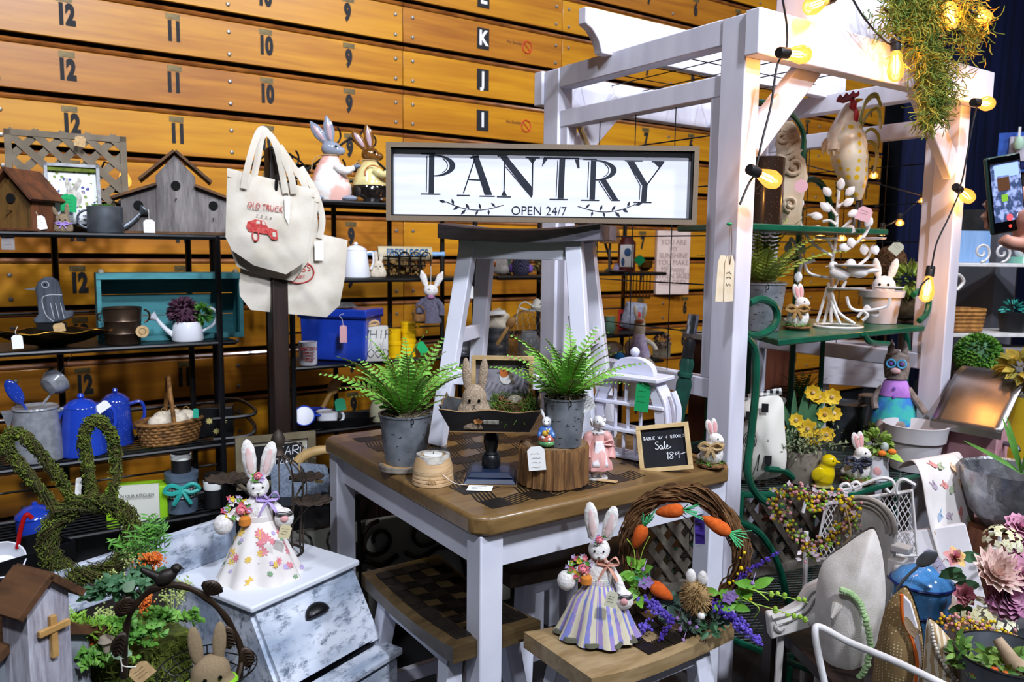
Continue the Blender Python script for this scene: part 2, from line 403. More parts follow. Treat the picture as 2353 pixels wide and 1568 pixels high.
# ================================================================== PERGOLA
perg = thing('pergola', 'white painted timber pergola strung with bulbs around the green rack', 'pergola', (1.85, 1.54, 0))
pT = Matrix.Translation((-1.85, -1.54, 0))
PPW = mat('pergola_white', '#dddce8', '#cdccda', rough=.5, kind='wood', sc=3, stretch=(2, 2, .4), c3='#d5d3e0')
def pp(name, b, m=PPW, bev=.004, **k): b.v = [tuple(pT @ Vector(v)) for v in b.v]; return part(name, b, m, perg, bev=bev, **k)
XA, XB, YA, YB, PT = 1.85, 3.12, 1.54, 2.40, 2.17
def post(x, y, w=.068, h=.09, z1=PT): pp('post', B().box((x+w/2, y+h/2, z1/2), (w, h, z1)))
for x, y in ((XA, YA), (XB-.06, YA), (XA, YB), (XB-.06, YB)): post(x, y)
for x in (XA+.002, XB-.058):
 pp('frame_rail', B().box((x+.032, (YA+YB)/2+.045, PT-.035), (.06, YB-YA-.09, .075)))
 pp('frame_rail', B().box((x+.032, (YA+YB)/2+.045, PT-.185), (.05, YB-YA-.09, .062)))
 pp('frame_rail', B().box((x+.032, (YA+YB)/2+.045, 1.085), (.05, YB-YA-.09, .062)))
 for y in (YA+.11, YB-.022): pp('frame_stile', B().box((x+.032, y, 1.55), (.045, .045, .87)))
 q = B()
 for i in range(1, 4): y = YA+.11+(YB-YA-.13)*i/4; q.tube([(x+.03, y, 1.1), (x+.03, y, PT-.2)], .0022, 4)
 for i in range(5): z = 1.25+i*.15; q.tube([(x+.03, YA+.1, z), (x+.03, YB, z)], .0022, 4)
 pp('wire_grid', q, BLACKM, 0)
for y, z in ((YA-.026, PT-.06), (YB+.115, PT-.06)): pp('beam', B().box(((XA+XB)/2+.025, y, z), (XB-XA+.07, .05, .125)))
for x in (XA+.03, XB-.03):
 for y, s in ((YA+.02, 1), (YB+.05, 1)):
  d = 1 if x < 2.5 else -1
  pp('brace', B().bar((x+d*.03, y, PT-.36), (x+d*.31, y, PT-.08), .085, .035, (0, 1, 0)))
def rafter(y, x0, x1, z, h=.15):
 o = [(x1, z), (x1, z+h*.55), (x1-.0, z+h), (x0, z+h), (x0, z+h*.62), (x0+.03, z+h*.52), (x0+.06, z+h*.3), (x0+.075, z)]
 pp('rafter', B().prism(o, y-.02, y+.02), WORN)
rafter(2.13, 1.735, 3.2, PT-.01, .14)
pp('rafter', B().prism([(2.1, PT+.005), (2.78, PT+.005), (2.76, PT+.05), (2.68, PT+.09), (2.65, PT+.2), (2.1, PT+.2)], 1.6, 1.64))
pp('rafter', B().box((2.13, 1.57, PT+.06), (.06, .1, .3)))
q = B()
for i in range(5): x = 2.02+i*.17; q.tube([(x, YA, PT-.01), (x, YB+.1, PT-.01)], .002, 4)
for i in range(5): y = YA+.1+i*.17; q.tube([(XA+.06, y, PT-.012), (2.8, y, PT-.012)], .002, 4)
pp('roof_wire', q, BLACKM, 0)
pp('rope_tie', B().tube(curve([(1.9, YB-.05, 1.98), (1.92, YB-.08, 1.9), (1.93, YB-.1, 1.86), (1.98, YB-.12, 1.82)], 6), .011, 7), TWINE, 0)
# ================================================================== BLACK RACKS (baker's racks before the bleachers)
def rack(name, label, x0, x1, y0, y1, levels, ups, top, extra=()):
 T = thing(name, label, 'shelf rack', ((x0+x1)/2, (y0+y1)/2, 0)); o = Vector(T.location)
 def pl(nm, q, m=BLACKM): q.v = [tuple(Vector(v)-o) for v in q.v]; part(nm, q, m, T)
 for z in levels:
  q = B()
  for y in (y0, y1): q.tube([(x0, y, z-.01), (x1, y, z-.01)], .0095, 8)
  for x in (x0, x1): q.tube([(x, y0, z-.01), (x, y1, z-.01)], .008, 6)
  n = 9
  for i in range(1, n): y = y0+(y1-y0)*i/n; q.tube([(x0, y, z-.005), (x1, y, z-.005)], .0035, 4)
  if z > .9: q.box(((x0+x1)/2, (y0+y1)/2, z-.004), (x1-x0, y1-y0, .006))
  pl('shelf', q)
  pl('back_rail', B().tube([(x0, y1, z+.11), (x1, y1, z+.11)], .005, 6))
 for x, y in ups: pl('upright', B().tube([(x, y, 0), (x, y, top)], .0125, 8))
 for q in extra: pl('scroll', q)
 return T
LY, LB = 3.30, 3.62
LZ = [1.545, 1.12, .70, .415]
ex = []
for cx in (.28, .62): ex.append(B().tube(arc((cx+.2, LB, 1.60), .2, 20, 160, 14, ry=.12), .006, 6))
ex.append(B().tube(curve([(.8, LY, .715), (.94, LY, .715), (.985, LY+.05, .74), (.985, LY+.2, .76), (.94, LB, .77)], 6), .008, 6))
ex.append(B().tube(curve([(.8, LY, .80), (.95, LY, .80), (.99, LY+.06, .81), (.98, LY+.25, .82), (.9, LB, .82)], 6), .008, 6))
rack('bakers_rack', 'black metal shelf rack in front of the bleachers at the left', -.55, .90, LY, LB, LZ, [(-.5, LB), (.30, LB), (.80, LB), (.84, LY), (.90, LB)], 1.54, ex)
RY, RB = 3.30, 3.62
RZ = [1.705, 1.366, .99, .70]
ex = []
for s in (-1, 1):
 c = 1.55
 ex.append(B().tube(curve([(c+s*.5, RB, 1.71), (c+s*.3, RB, 1.80), (c+s*.12, RB, 1.93), (c, RB, 2.02)], 8), .006, 6))
 for a, z, r, t in ((.30, 1.9, .05, 1.3), (.1, 2.02, .055, 1.2), (.2, 1.80, .04, 1.3), (.07, 1.88, .045, 1.2), (.38, 1.78, .035, 1.2)):
  ex.append(B().tube(spiral((c+s*a, RB, z), r, .01, 2.2 if s > 0 else .9, t*s), .005, 5))
 ex.append(B().tube(curve([(c+s*.47, RB, 1.86), (c+s*.36, RB, 1.93), (c+s*.26, RB, 1.9), (c+s*.2, RB, 1.84)], 6), .005, 5))
rack('bakers_rack', 'black metal rack with scrolled crest under the ceramic rabbits', 1.14, 2.05, RY, RB, RZ, [(1.14, RY), (1.14, RB), (1.46, RB), (1.75, RB), (2.05, RY), (2.05, RB)], 1.70, ex)
QY, QB = 3.25, 3.6
QZ = [1.385, 1.045, .885]
ex = [B().tube(curve([(2.95, QB, 1.75), (3.05, QB, 1.72), (3.12, QB, 1.6), (3.2, QB, 1.42)], 6), .008, 6), B().tube([(2.7, QB, 1.7), (2.85, QB, 1.4)], .006, 5), B().tube([(2.7, QB, 1.35), (2.95, QB, 1.15)], .006, 5)]
rack('bakers_rack', 'black metal rack with glass jars seen through the tabletop stool', 2.15, 2.62, QY, QB, [1.37, .93], [(2.15, QB), (2.33, QB), (2.62, QY)], 1.6)
rack('bakers_rack', 'black metal rack between tabletop stool and near pergola post', 2.66, 3.3, QY, QB, QZ, [(2.66, QB), (2.95, QB), (3.3, QB)], 1.75, ex)
cs = thing('coat_stand', 'dark wooden post with the canvas totes hung on it', 'stand', (.965, 2.95, 0))
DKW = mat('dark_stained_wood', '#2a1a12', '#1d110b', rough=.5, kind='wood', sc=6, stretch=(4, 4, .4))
part('pole', B().box((0, 0, .93), (.062, .062, 1.86)), DKW, cs, bev=.006)
part('base', B().box((0, 0, .02), (.4, .4, .04)).box((0, 0, .06), (.25, .25, .05)), DKW, cs, bev=.005)
part('hook', B().tube(curve([(-.03, -.03, 1.70), (-.03, -.09, 1.69), (-.03, -.11, 1.74)], 5), .006, 6), BLACKM, cs)
part('hook', B().tube(curve([(.03, -.03, 1.70), (.04, -.09, 1.69), (.04, -.11, 1.74)], 5), .006, 6), BLACKM, cs)
# ================================================================== TABLE AND STOOLS
TOP = mat('walnut_stain_top', '#87693f', '#6b5130', rough=.34, kind='wood', sc=4, stretch=(.5, 4, 4), lo=.3, hi=.7, c3='#4a3518', coat=.2)
SEATM = mat('stained_seat', '#8d7450', '#6e5634', rough=.36, kind='wood', sc=5, stretch=(3, .6, 4), lo=.3, hi=.7, c3='#4e3920')
SEATG = mat('greyed_seat', '#918e98', '#75717c', rough=.5, kind='wood', sc=5, stretch=(1, 4, 4), lo=.3, hi=.7, c3='#4a4654')
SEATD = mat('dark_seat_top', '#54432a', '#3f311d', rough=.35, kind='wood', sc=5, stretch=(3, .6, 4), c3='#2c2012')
DARKSQ = mat('stencil_black', '#15110d', '#1d1712', rough=.45, sc=80)
DARKBR = mat('stencil_brown', '#33241a', rough=.45)
tx0, tx1, ty0, ty1, tz = .905, 1.765, 1.435, 2.375, .905
def buffalo(b, x0, x1, y0, y1, z, c, skip=0.):
 nx, ny = int((x1-x0)/c+.5), int((y1-y0)/c+.5)
 for i in range(nx):
  for j in range(ny):
   x, y = x0+i*c, y0+j*c
   if (i+j) % 2 == 0 and i % 2 == 0: b.m = 0 if rnd.random() > .25 else 1; b.box((x+c/2, y+c/2, z), (c, c, .0006)); b.m = 0
   elif (i+j) % 2 == 1 and not (skip and rnd.random() < skip):
    for k in range(6):
     if i % 2 == 0: b.bar((x+c*(k/6), y, z), (x+c*(k/6)+c*.3, y+c, z), c*.075, .0006)
     else: b.bar((x, y+c*(k/6), z), (x+c, y+c*(k/6)+c*.25, z), c*.075, .0006)
table = thing('table', 'square counter-height table with brown stencilled top and white legs', 'table', ((tx0+tx1)/2, (ty0+ty1)/2, 0))
hx, hy = (tx1-tx0)/2, (ty1-ty0)/2
ch = .035
part('tabletop', B().prism([(-hx, -hy+ch), (-hx+ch, -hy), (hx-ch, -hy), (hx, -hy+ch), (hx, hy-ch), (hx-ch, hy), (-hx+ch, hy), (-hx, hy-ch)], 0, .046, Matrix.Translation((0, 0, tz)) @ Euler((-pi/2, 0, 0)).to_matrix().to_4x4() @ Matrix.Diagonal((1, 1, -1, 1))), TOP, table, bev=.009)
q = B(); buffalo(q, -hx+.07, hx-.3, -hy+.05, hy-.07, tz+.0006, .062, .15)
part('stencil_check', q, [DARKSQ, DARKBR], table, kind='stuff')
q = B()
for sx in (0, 1):
 c = (.22+sx*.13, -hy+.13, tz+.0006)
 q.tube(spiral(c, .05, .012, .3+sx*pi, 1.6, 24, 'xy'), .006, 4, flat=.08)
 q.tube([(c[0]-.06, c[1]+.05, c[2]), (c[0]+.02, c[1]+.09, c[2]), (c[0]+.08, c[1]+.05, c[2])], .009, 4, flat=.08)
 for k in range(5): q.leaf((c[0]-.04+k*.02, c[1]+.04, c[2]), (.4-k*.2, 1, 0), .05, .02, bend=0, fold=0)
part('stencil_scroll', q, DARKBR, table)
part('apron', B().box((0, -hy+.055, tz-.094), (2*hx-.1, .02, .093)).box((0, hy-.055, tz-.094), (2*hx-.1, .02, .093)).box((-hx+.052, 0, tz-.094), (.02, 2*hy-.1, .093)).box((hx-.052, 0, tz-.094), (.02, 2*hy-.1, .093)), WHITE, table, bev=.002)
for i in (-1, 1):
 for j in (-1, 1): part('leg', B().box((i*(hx-.05), j*(hy-.05), (tz-.047)/2), (.062, .062, tz-.047)), WHITE, table, bev=.004)
def stool(label, loc, rz, top=SEATM, check=True, L=.45, D=.245, group=None):
 """Saddle stool, seat top at .61; long side along local x."""
 T = thing('stool', label, 'stool', loc, rz, group)
 def sd(u, v, z):
  x = (u-.5)*L; y = (v-.5)*D
  e = min(1, (.5-abs(v-.5))*D/.02, (.5-abs(u-.5))*L/.02)
  return (x, y, z+.018*((2*u-1)**2)-.006-(.006*(1-e)))
 q = B().grid(lambda u, v: sd(u, v, .603), 20, 10)
 n = len(q.v); q.grid(lambda u, v: (sd(u, 1-v, .56)[0], sd(u, 1-v, .56)[1], .56+.010*((2*u-1)**2)), 20, 10)
 for fn in ((lambda u, v: (lambda a, c: tuple(Vector(a).lerp(Vector(c), v)))(sd(u, 0, .56)[:2]+(.56+.010*(2*u-1)**2,), sd(u, 0, .603))),
               (lambda u, v: (lambda a, c: tuple(Vector(a).lerp(Vector(c), v)))(sd(1-u, 1, .56)[:2]+(.56+.010*(2*u-1)**2,), sd(1-u, 1, .603)))):
  q.grid(fn, 20, 1)
 for uu in (0, 1):
  q.grid(lambda u, v: tuple(Vector(sd(uu, 1-u if uu == 0 else u, .56)[:2]+(.57,)).lerp(Vector(sd(uu, 1-u if uu == 0 else u, .603)), v)), 10, 1)
 part('seat', q, top, T, bev=0)
 if check:
  c = .04; q = B(); nx, ny = int((L-.05)/c), int((D-.04)/c)
  for i in range(int(nx*check*.45) if check > 1 else 0, nx):
   for j in range(ny):
    x = -L/2+.025+i*c; y = -D/2+.02+j*c; z = .6035+.018*((2*(x+c/2)/L)**2)-.0045
    if i % 2 == 0 and j % 2 == 0: q.box((x+c/2, y+c/2, z+.001), (c, c, .003))
    elif (i+j) % 2 == 1:
     for k in range(6): q.bar((x+c*k/6, y, z+.001), (x+c*k/6+c*.2, y+c, z+.001), c*.055, .003)
  part('stencil_check', q, DARKSQ, T, kind='stuff')
 for i in (-1, 1):
  for j in (-1, 1):
   part('leg', B().bar((i*(L/2-.085), j*(D/2-.045), .565), (i*(L/2-.012), j*(D/2+.03), 0), .048, .042, (0, 1, 0)), WHITE, T, bev=.003)
  part('stretcher', B().box((i*(L/2-.05), 0, .30), (.02, D-.01, .04)), WHITE, T, bev=.002)
 for j in (-1, 1):
  part('apron', B().box((0, j*(D/2-.042), .54), (L-.2, .018, .05)), WHITE, T, bev=.002)
  part('stretcher', B().box((0, j*(D/2+.0), .19), (L-.1, .02, .04)), WHITE, T, bev=.002)
 return T
stool('brown saddle stool with black check at the front, holding the flower wreath', (1.262, 1.318, 0), 0, mat('pale_seat', '#a58c66', '#8a7048', rough=.36, kind='wood', sc=5, stretch=(.6, 3, 4), c3='#6e5430'), 1.01)
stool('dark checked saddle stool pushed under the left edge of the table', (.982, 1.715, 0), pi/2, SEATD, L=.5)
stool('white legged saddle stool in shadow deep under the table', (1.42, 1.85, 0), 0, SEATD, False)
p = at(1197, 1010, Z=tz)
us = stool('white saddle stool with greyed seat standing on top of the table', (1.425, 1.985, tz), facing((1.43, 1.985))+radians(-17), SEATG, False, L=.495); us.scale = (1, 1, 1.10)
# ================================================================== ON THE TABLE
TZ = tz+.001
# --- PANTRY sign, resting on the upper stool
p = at(1243, 512, d=2.22); k = mpp(p)
sign = thing('wall_sign', 'framed white PANTRY sign with black serif letters resting on the stool', 'sign', p, facing(p)+radians(1.5))
sign.rotation_euler.y = radians(.15)
FR = mat('ribbed_brown_frame', '#857360', '#6b5b49', rough=.7, kind='wave', sc=120, stretch=(1, 1, 1))
w, h = 708*k, 175*k; fr = 11*k
part('panel', B().box((0, .012, h/2), (w-2*fr, .008, h-2*fr)), mat('sign_white_board', '#e9e9f3', '#dcdce6', rough=.5, kind='wood', sc=5, stretch=(.3, 3, 4), c3='#e3e3ec'), sign)
q = B()
for z in (fr/2, h-fr/2): q.box((0, 0, z), (w, .034, fr))
for s in (-1, 1): q.box((s*(w/2-fr/2), 0, h/2), (fr, .034, h-2*fr))
part('frame', q, FR, sign)
q = B(); ins = fr+.002
for z in (ins, h-ins): q.box((0, -.001, z), (w-2*fr, .02, .004))
for s in (-1, 1): q.box((s*(w/2-ins), -.001, h/2), (.004, .02, h-2*fr))
part('inner_edge', q, INK, sign)
# serif capitals drawn as solid stems, hairlines and bracketed serifs
SX = lambda u: (u-1243)*k
SZ = lambda v: (h-(v-337)*k)
def slab(b, pts): b.prism([(SX(x), SZ(y)) for x, y in pts], .0068, .0082)
def thin(b, pts, r=.0013): b.tube([(SX(x), .007, SZ(y)) for x, y in pts], r, 4)
def serif(b, x0, x1, y, up):
 d = -1 if up else 1
 slab(b, [(x0, y), (x1, y), (x1, y-d*2.2), (x0, y-d*2.2)])
def bowl(b, x0, x1, y0, y1, wd):
 cy = (y0+y1)/2; n = 14; o = []; i_ = []
 for j in range(n+1):
  a = -pi/2+pi*j/n
  o.append((x0+(x1-x0)*cos(a), cy+(y1-y0)/2*sin(a))); i_.append((x0+(x1-x0-wd)*cos(a), cy+((y1-y0)/2-2.6)*sin(a)))
 for j in range(n): slab(b, [o[j], o[j+1], i_[j+1], i_[j]])
 thin(b, [(x0+(x1-x0-wd-5)*cos(-pi/2+pi*j/n), cy+((y1-y0)/2-4)*sin(-pi/2+pi*j/n)) for j in range(3, n-2)], .0009)
T0, T1 = 361, 449
def letter(nm, fn):
 b = B(); fn(b); part('letter', b, INK2, sign)
INK2 = mat('sign_navy_black', '#141a28', rough=.6)
def P_(b): slab(b, [(985, T0), (997, T0), (996, T1-1), (984, T1-1)]); thin(b, [(980, T0+3), (979, T1-4)], .001); serif(b, 966, 998, T0, 0); serif(b, 966, 1011, T1, 1); bowl(b, 996, 1045, T0, T0+49, 13)
def A_(b): slab(b, [(1083, 362), (1097, 362), (1130, 450), (1113, 450)]); thin(b, [(1090, 368), (1064, 447)], .0016); thin(b, [(1092, 378), (1112, 446)], .0009); thin(b, [(1074, 416), (1104, 417)], .0014); serif(b, 1049, 1078, 451, 1); serif(b, 1101, 1136, 452, 1); slab(b, [(1078, 366), (1098, 361), (1098, 364), (1080, 369)])
def N_(b): slab(b, [(1147, 364), (1164, 364), (1222, 432), (1222, 454), (1219, 454)]); thin(b, [(1158, 372), (1157, 450)], .0016); thin(b, [(1222, 368), (1222, 450)], .0016); thin(b, [(1160, 386), (1217, 450)], .0009); serif(b, 1141, 1164, 363, 0); serif(b, 1205, 1238, 366, 0); serif(b, 1141, 1173, 453, 1); slab(b, [(1151, 451), (1157, 438), (1164, 451)]); slab(b, [(1212, 367), (1222, 380), (1230, 367)])
def T_(b): slab(b, [(1283, 367), (1296, 367), (1294, 456), (1281, 456)]); thin(b, [(1279, 370), (1277, 452)], .001); serif(b, 1247, 1328, 366, 0); serif(b, 1262, 1304, 457, 1); slab(b, [(1246, 366), (1256, 367), (1243, 385)]); slab(b, [(1318, 368), (1328, 367), (1329, 387), (1325, 387)])
def R_(b): slab(b, [(1355, 369), (1367, 369), (1366, 457), (1354, 457)]); thin(b, [(1350, 372), (1349, 453)], .001); serif(b, 1337, 1368, 368, 0); serif(b, 1334, 1376, 458, 1); bowl(b, 1366, 1414, 368, 414, 13); slab(b, [(1376, 412), (1389, 410), (1420, 458), (1408, 460)]); thin(b, [(1374, 416), (1404, 459), (1424, 459)], .0009)
def Y_(b): slab(b, [(1437, 371), (1454, 371), (1486, 421), (1473, 423)]); slab(b, [(1474, 420), (1486, 420), (1484, 460), (1472, 460)]); thin(b, [(1519, 373), (1483, 424)], .0018); thin(b, [(1440, 374), (1469, 424), (1468, 457)], .0009); serif(b, 1432, 1473, 370, 0); serif(b, 1494, 1522, 371, 0); serif(b, 1455, 1496, 461, 1); slab(b, [(1499, 372), (1512, 384), (1521, 372)])
for fn in (P_, A_, N_, T_, R_, Y_): letter('', fn)
text('OPEN 24/7', 29*k, INK2, sign, (SX(1238), .0075, SZ(486)), name='lettering', sx=.95, off=-.0002)
for s, x0 in ((1, 1008), (-1, 1475)):
 q = B(); X = lambda d: x0+s*d
 cv = [(X(16), 467), (X(50), 480), (X(85), 485), (X(115), 482), (X(148), 473)]
 thin(q, [tuple(v[:2]) for v in curve([(a, c, 0) for a, c in cv], 5)], .0008)
 for d, yy, dx, dy in ((0, 464, 16, 4), (34, 474, -5, -14), (46, 477, -14, 8), (70, 483, -9, -13), (62, 484, -12, 12), (96, 483, -4, -14), (90, 485, -6, 12), (114, 483, 1, 13), (130, 477, -10, -9)):
  a, c = X(d), yy; e, g = X(d+dx), yy+dy; nx, nz = (g-c)*.26, -(e-a)*.26; mx, mz = (a+e)/2, (c+g)/2
  slab(q, [(a, c), (mx+nx*.8, mz+nz*.8), (e, g), (mx-nx*.8, mz-nz*.8)])
 part('sprig', q, INK2, sign, label='printed leafy sprig')
# --- ferns in tin pots
def frond_mesh(L, name, m, n=15, wd=.34):
 b = B();
 P = [Vector((0, L*t*(1-.12*t), L*(.34*t-.42*t*t))) for t in [i/n for i in range(n+1)]]
 b.m = 1; b.tube(P, [.0014*(1-.7*i/n) for i in range(n+1)], 4); b.m = 0
 for i in range(1, n+1):
  t = i/n; ln = L*wd*.5*(1-.85*t)*min(1, t*5+.3); d = (P[i]-P[i-1]).normalized()
  for s in (-1, 1):
   a = (Vector((s, 0, -.12))+d*.45).normalized(); k_ = 6
   up = Vector((0, 0, 1)); sd = a.cross(up).normalized()
   for j in range(k_):
    c = P[i]+a*(ln*(j+.5)/k_); w_ = ln*.17*(1-.5*j/k_)+.0008; l_ = ln/k_*.62
    for e in (-1, 1): b.add([c-a*l_, c+a*l_*.7, c+a*l_*1.1+sd*e*w_, c-a*l_*.4+sd*e*w_+up*.0006], [(0, 1, 2, 3)])
 return b.mesh(name, [m, TWIG])
FR1 = [frond_mesh(L, 'frond', FERN) for L in (.13, .16, .19)]
FERNY = mat('fern_yellow', '#7f9c3a', '#a3b04e', rough=.6, sc=14)
BIRCHPOT = mat('birch_tin_pot', '#8f949b', '#62676e', rough=.5, metal=.25, sc=16, lo=.35, hi=.65, bump=.05)
SOIL = mat('dry_moss', '#7b6f57', '#544a37', rough=1, sc=60, bump=.6)
def pot_fern(label, px, py, rb, rt, h, sc, nf, meshes, d=None, up=.9, group=None, lean=0, **kk):
 T, k = put('potted_fern', label, 'plant', px, py, d=d, **kk)
 rb *= k; rt *= k; h *= k
 b = B().lathe([(0, 0), (rb, 0), (rb*1.02, .004), (rt*.99, h*.97), (rt*1.03, h*.975), (rt*1.03, h), (rt*.95, h), (rt*.93, h*.9), (0, h*.88)], 28)
 part('pot', b, BIRCHPOT, T, bev=0)
 b = B()
 for i in range(60):
  a = rnd.uniform(0, 2*pi); t = rnd.uniform(.08, .9); r = rb+(rt-rb)*t+.0006; l = rnd.uniform(.05, .16)
  b.tube([(r*cos(a+l*u), r*sin(a+l*u), h*t) for u in (0, .5, 1)], .0012, 4)
 part('bark_tick', b, mat('dark_tick', '#3b3d42', rough=.6), T, kind='stuff')
 b = B()
 for i in range(120):
  a = rnd.uniform(0, 6.28); r = rt*.92*sqrt(rnd.random()); c = Vector((r*cos(a), r*sin(a), h*.97+rnd.uniform(0, .008))); dv = Vector((rnd.uniform(-1, 1), rnd.uniform(-1, 1), rnd.uniform(-.3, .5)))*.02
  b.tube([c-dv, c+Vector((0, 0, .006)), c+dv], .0008, 3)
 b.ball((0, 0, h*.93), (rt*.9, rt*.9, h*.08), 12)
 part('moss', b, SOIL, T, kind='stuff')
 b = B().tube(curve([(rt*.2, -rt*.98, h*.97), (rt*.27, -rt*1.1, h*.98), (rt*.28, -rt*1.08, h*.9), (rt*.22, -rt*1.0, h*.87)], 4), .0018, 5)
 part('wire_hook', b, BLACKM, T)
 for i in range(nf):
  a = i*2.4+rnd.uniform(-.2, .2); t = i/nf
  el = radians(22+58*(1-t)*up+rnd.uniform(-8, 8)); me = meshes[i % len(meshes)]
  o = link('frond', me, T, (rt*.35*t*cos(a+pi/2), rt*.35*t*sin(a+pi/2), h*.95)); o.rotation_euler = Euler((el, rnd.uniform(-.3, .3), a), 'XYZ'); o.scale = (sc, sc, sc)
 return T, k, h
T, k, h_ = pot_fern('feathery fern in a birch-stamped tin pot on the near left of the table', 932, 1062, 45, 60, 115, 1.4, 38, FR1, Z=TZ+.018, up=1.)
sl = thing('wood_slice', 'bark-edged wood slice under the left fern pot', 'wood slice', (T.location.x-.008, T.location.y, TZ), .3)
BARK = mat('pine_bark', '#7a5a38', '#3f2c1b', rough=.95, kind='distress', sc=10, lo=.3, hi=.6, stretch=(4, 4, .6), bump=.8)
CUT = mat('cut_wood', '#b08a5a', '#8d6a40', rough=.8, sc=14)
part('bark', B().lathe([(.0, 0), (.06, 0), (.063, .004), (.062, .014), (.059, .0165), (0, .0165)], 26, wob=lambda a, t: 1+.05*sin(3*a)+.02*sin(9*a)), mat('grey_bark', '#8f867a', '#5a5148', rough=.95, sc=30, bump=.7), sl)
part('cut_face', B().lathe([(0, .0165), (.055, .0165), (.054, .0175), (0, .0175)], 26), CUT, sl)
# birch tealight holder with its tag
T, k = put('tealight_holder', 'banded birch block tealight holder with a tied white tag', 'candle holder', 995, 1108, Z=TZ)
BIRCH = mat('peeled_birch', '#cfae84', '#b58f62', rough=.75, kind='wood', sc=6, stretch=(1, 1, 5))
pr = [(0, 0), (48*k, 0)]
for i in range(4): z = i*8*k; pr += [(48*k-i*.6*k, z+1*k), (47.5*k-i*.6*k, z+6*k), (45.5*k, z+7.5*k)]
pr += [(46*k, 32*k), (44*k, 44*k), (40*k, 56*k), (36*k, 63*k), (28*k, 63*k), (26*k, 58*k), (0, 58*k)]
part('body', B().lathe(pr, 28, wob=lambda a, t: 1+.02*sin(2*a)), BIRCH, T)
part('bark_rim', B().lathe([(30*k, 50*k), (41*k, 52*k), (38*k, 66*k), (29*k, 66*k), (28*k, 58*k), (0, 57*k)], 24, wob=lambda a, t: 1+.05*sin(3*a)), mat('white_bark', '#c9c2b6', '#8f887c', rough=.9, sc=40, bump=.4), T)
part('tealight', B().lathe([(0, 57*k), (22*k, 57*k), (22*k, 66*k), (0, 66*k)], 20), mat('candle_wax', '#f1efe9', rough=.4), T)
part('wick', B().tube([(0, 0, 66*k), (1*k, 0, 72*k)], .0008, 4), INK, T)
b = B()
for i in range(14): a = rnd.uniform(-.9, .5); b.tube([(0, -40*k, 34*k), (22*k*sin(a), -50*k, 34*k-26*k*cos(a))], .0009, 3)
part('raffia', b, KRAFT, T)
part('string', B().tube(curve([(20*k, -40*k, 30*k), (50*k, -42*k, 8*k), (85*k, -30*k, 2*k), (100*k, -28*k, 1*k)], 6), .0009, 4), STRING, T)
p = at(1103, 1122, Z=TZ+.002)
T = thing('price_tag', 'white tag lying flat on the check stencil before the tealight holder', 'tag', p, facing(p)+radians(-8))
w, l = 27*k, 24*k
part('card', B().box((0, 0, 0), (.062, .045, .0008)), PAPER, T)
b = B()
for i in range(3): b.tube([(-.02+.004*j, .012-.011*i+rnd.uniform(-.001, .001), .0006) for j in range(10)], .0004, 3)
part('writing', b, INK, T)
# black pedestal tray
NAVYB = mat('black_painted_wood', '#131418', '#1f2228', rough=.35, sc=10)
BLUEB = mat('blue_black_base', '#27344f', '#1c2740', rough=.35, sc=8)
RUB = mat('rubbed_edge', '#8a6b45', rough=.6)
T, k = put('pedestal_tray', 'black footed wooden tray with scalloped sides on a turned pedestal', 'tray', 1128, 1100, Z=TZ, rz=-3)
s = 1.0
def frus(b, w0, d0, w1, d1, z0, z1):
 b.add([(i*w0/2, j*d0/2, z0) for i, j in ((-1, -1), (1, -1), (1, 1), (-1, 1))]+[(i*w1/2, j*d1/2, z1) for i, j in ((-1, -1), (1, -1), (1, 1), (-1, 1))],
          [(3, 2, 1, 0), (4, 5, 6, 7)]+[(i, (i+1) % 4, (i+1) % 4+4, i+4) for i in range(4)]); return b
b = frus(B(), 122*k, 122*k, 122*k, 122*k, 0, 3*k); part('base_edge', b, RUB, T)
b = frus(B(), 120*k, 120*k, 104*k, 104*k, 3*k, 14*k); frus(b, 104*k, 104*k, 84*k, 84*k, 16*k, 27*k); part('base', b, BLUEB, T, bev=.002)
b = B().lathe([(19*k, 27*k), (22*k, 32*k), (21*k, 52*k), (17*k, 58*k), (19*k, 60*k), (13*k, 66*k), (18*k, 88*k), (17*k, 100*k), (12*k, 108*k), (17*k, 115*k), (17*k, 120*k), (0, 122*k)], 24); part('pedestal', b, NAVYB, T)
zb_ = 122*k
part('tray_floor', B().box((0, 0, zb_+2*k), (176*k, 110*k, 4*k)), NAVYB, T)
part('floor_edge', B().box((0, 0, zb_-.5*k), (180*k, 114*k, 2*k)), RUB, T)
def side(w0, w1, hh, off0, off1, rot):
 def top(u): return hh*(1+.06*cos(u*4*pi))
 b = B()
 b.grid(lambda u, v: ((u-.5)*(w0+(w1-w0)*v), -(off0+(off1-off0)*v), zb_+3*k+top(u)*v), 20, 2)
 b.grid(lambda u, v: ((.5-u)*(w0+(w1-w0)*v), -(off0+(off1-off0)*v)+3*k, zb_+3*k+top(1-u)*v), 20, 2)
 o = part('tray_side', b, NAVYB, T); o.rotation_euler.z = rot
 e = B().tube([((u/20-.5)*w1, -off1+1.5*k, zb_+3*k+top(u/20)) for u in range(21)], 1.8*k, 4); o = part('rubbed_rim', e, RUB, T); o.rotation_euler.z = rot
side(176*k, 224*k, 47*k, 55*k, 76*k, 0); side(176*k, 224*k, 47*k, 55*k, 76*k, pi); side(110*k, 152*k, 56*k, 88*k, 112*k, pi/2); side(110*k, 152*k, 56*k, 88*k, 112*k, -pi/2)
part('label_strip', B().box((3*k, -66*k, zb_+24*k), (34*k, .0015, 9*k), (radians(24), 0, 0)), mat('label_grey', '#b9b6a8', '#7d7a70', rough=.7, sc=90), T)
b = B()
for a in (.5, 1.4, 2.4): b.leaf((-26*k, -67*k, zb_+22*k), (cos(a), -.35, sin(a)), 13*k, 10*k, (0, -1, .4), 0)
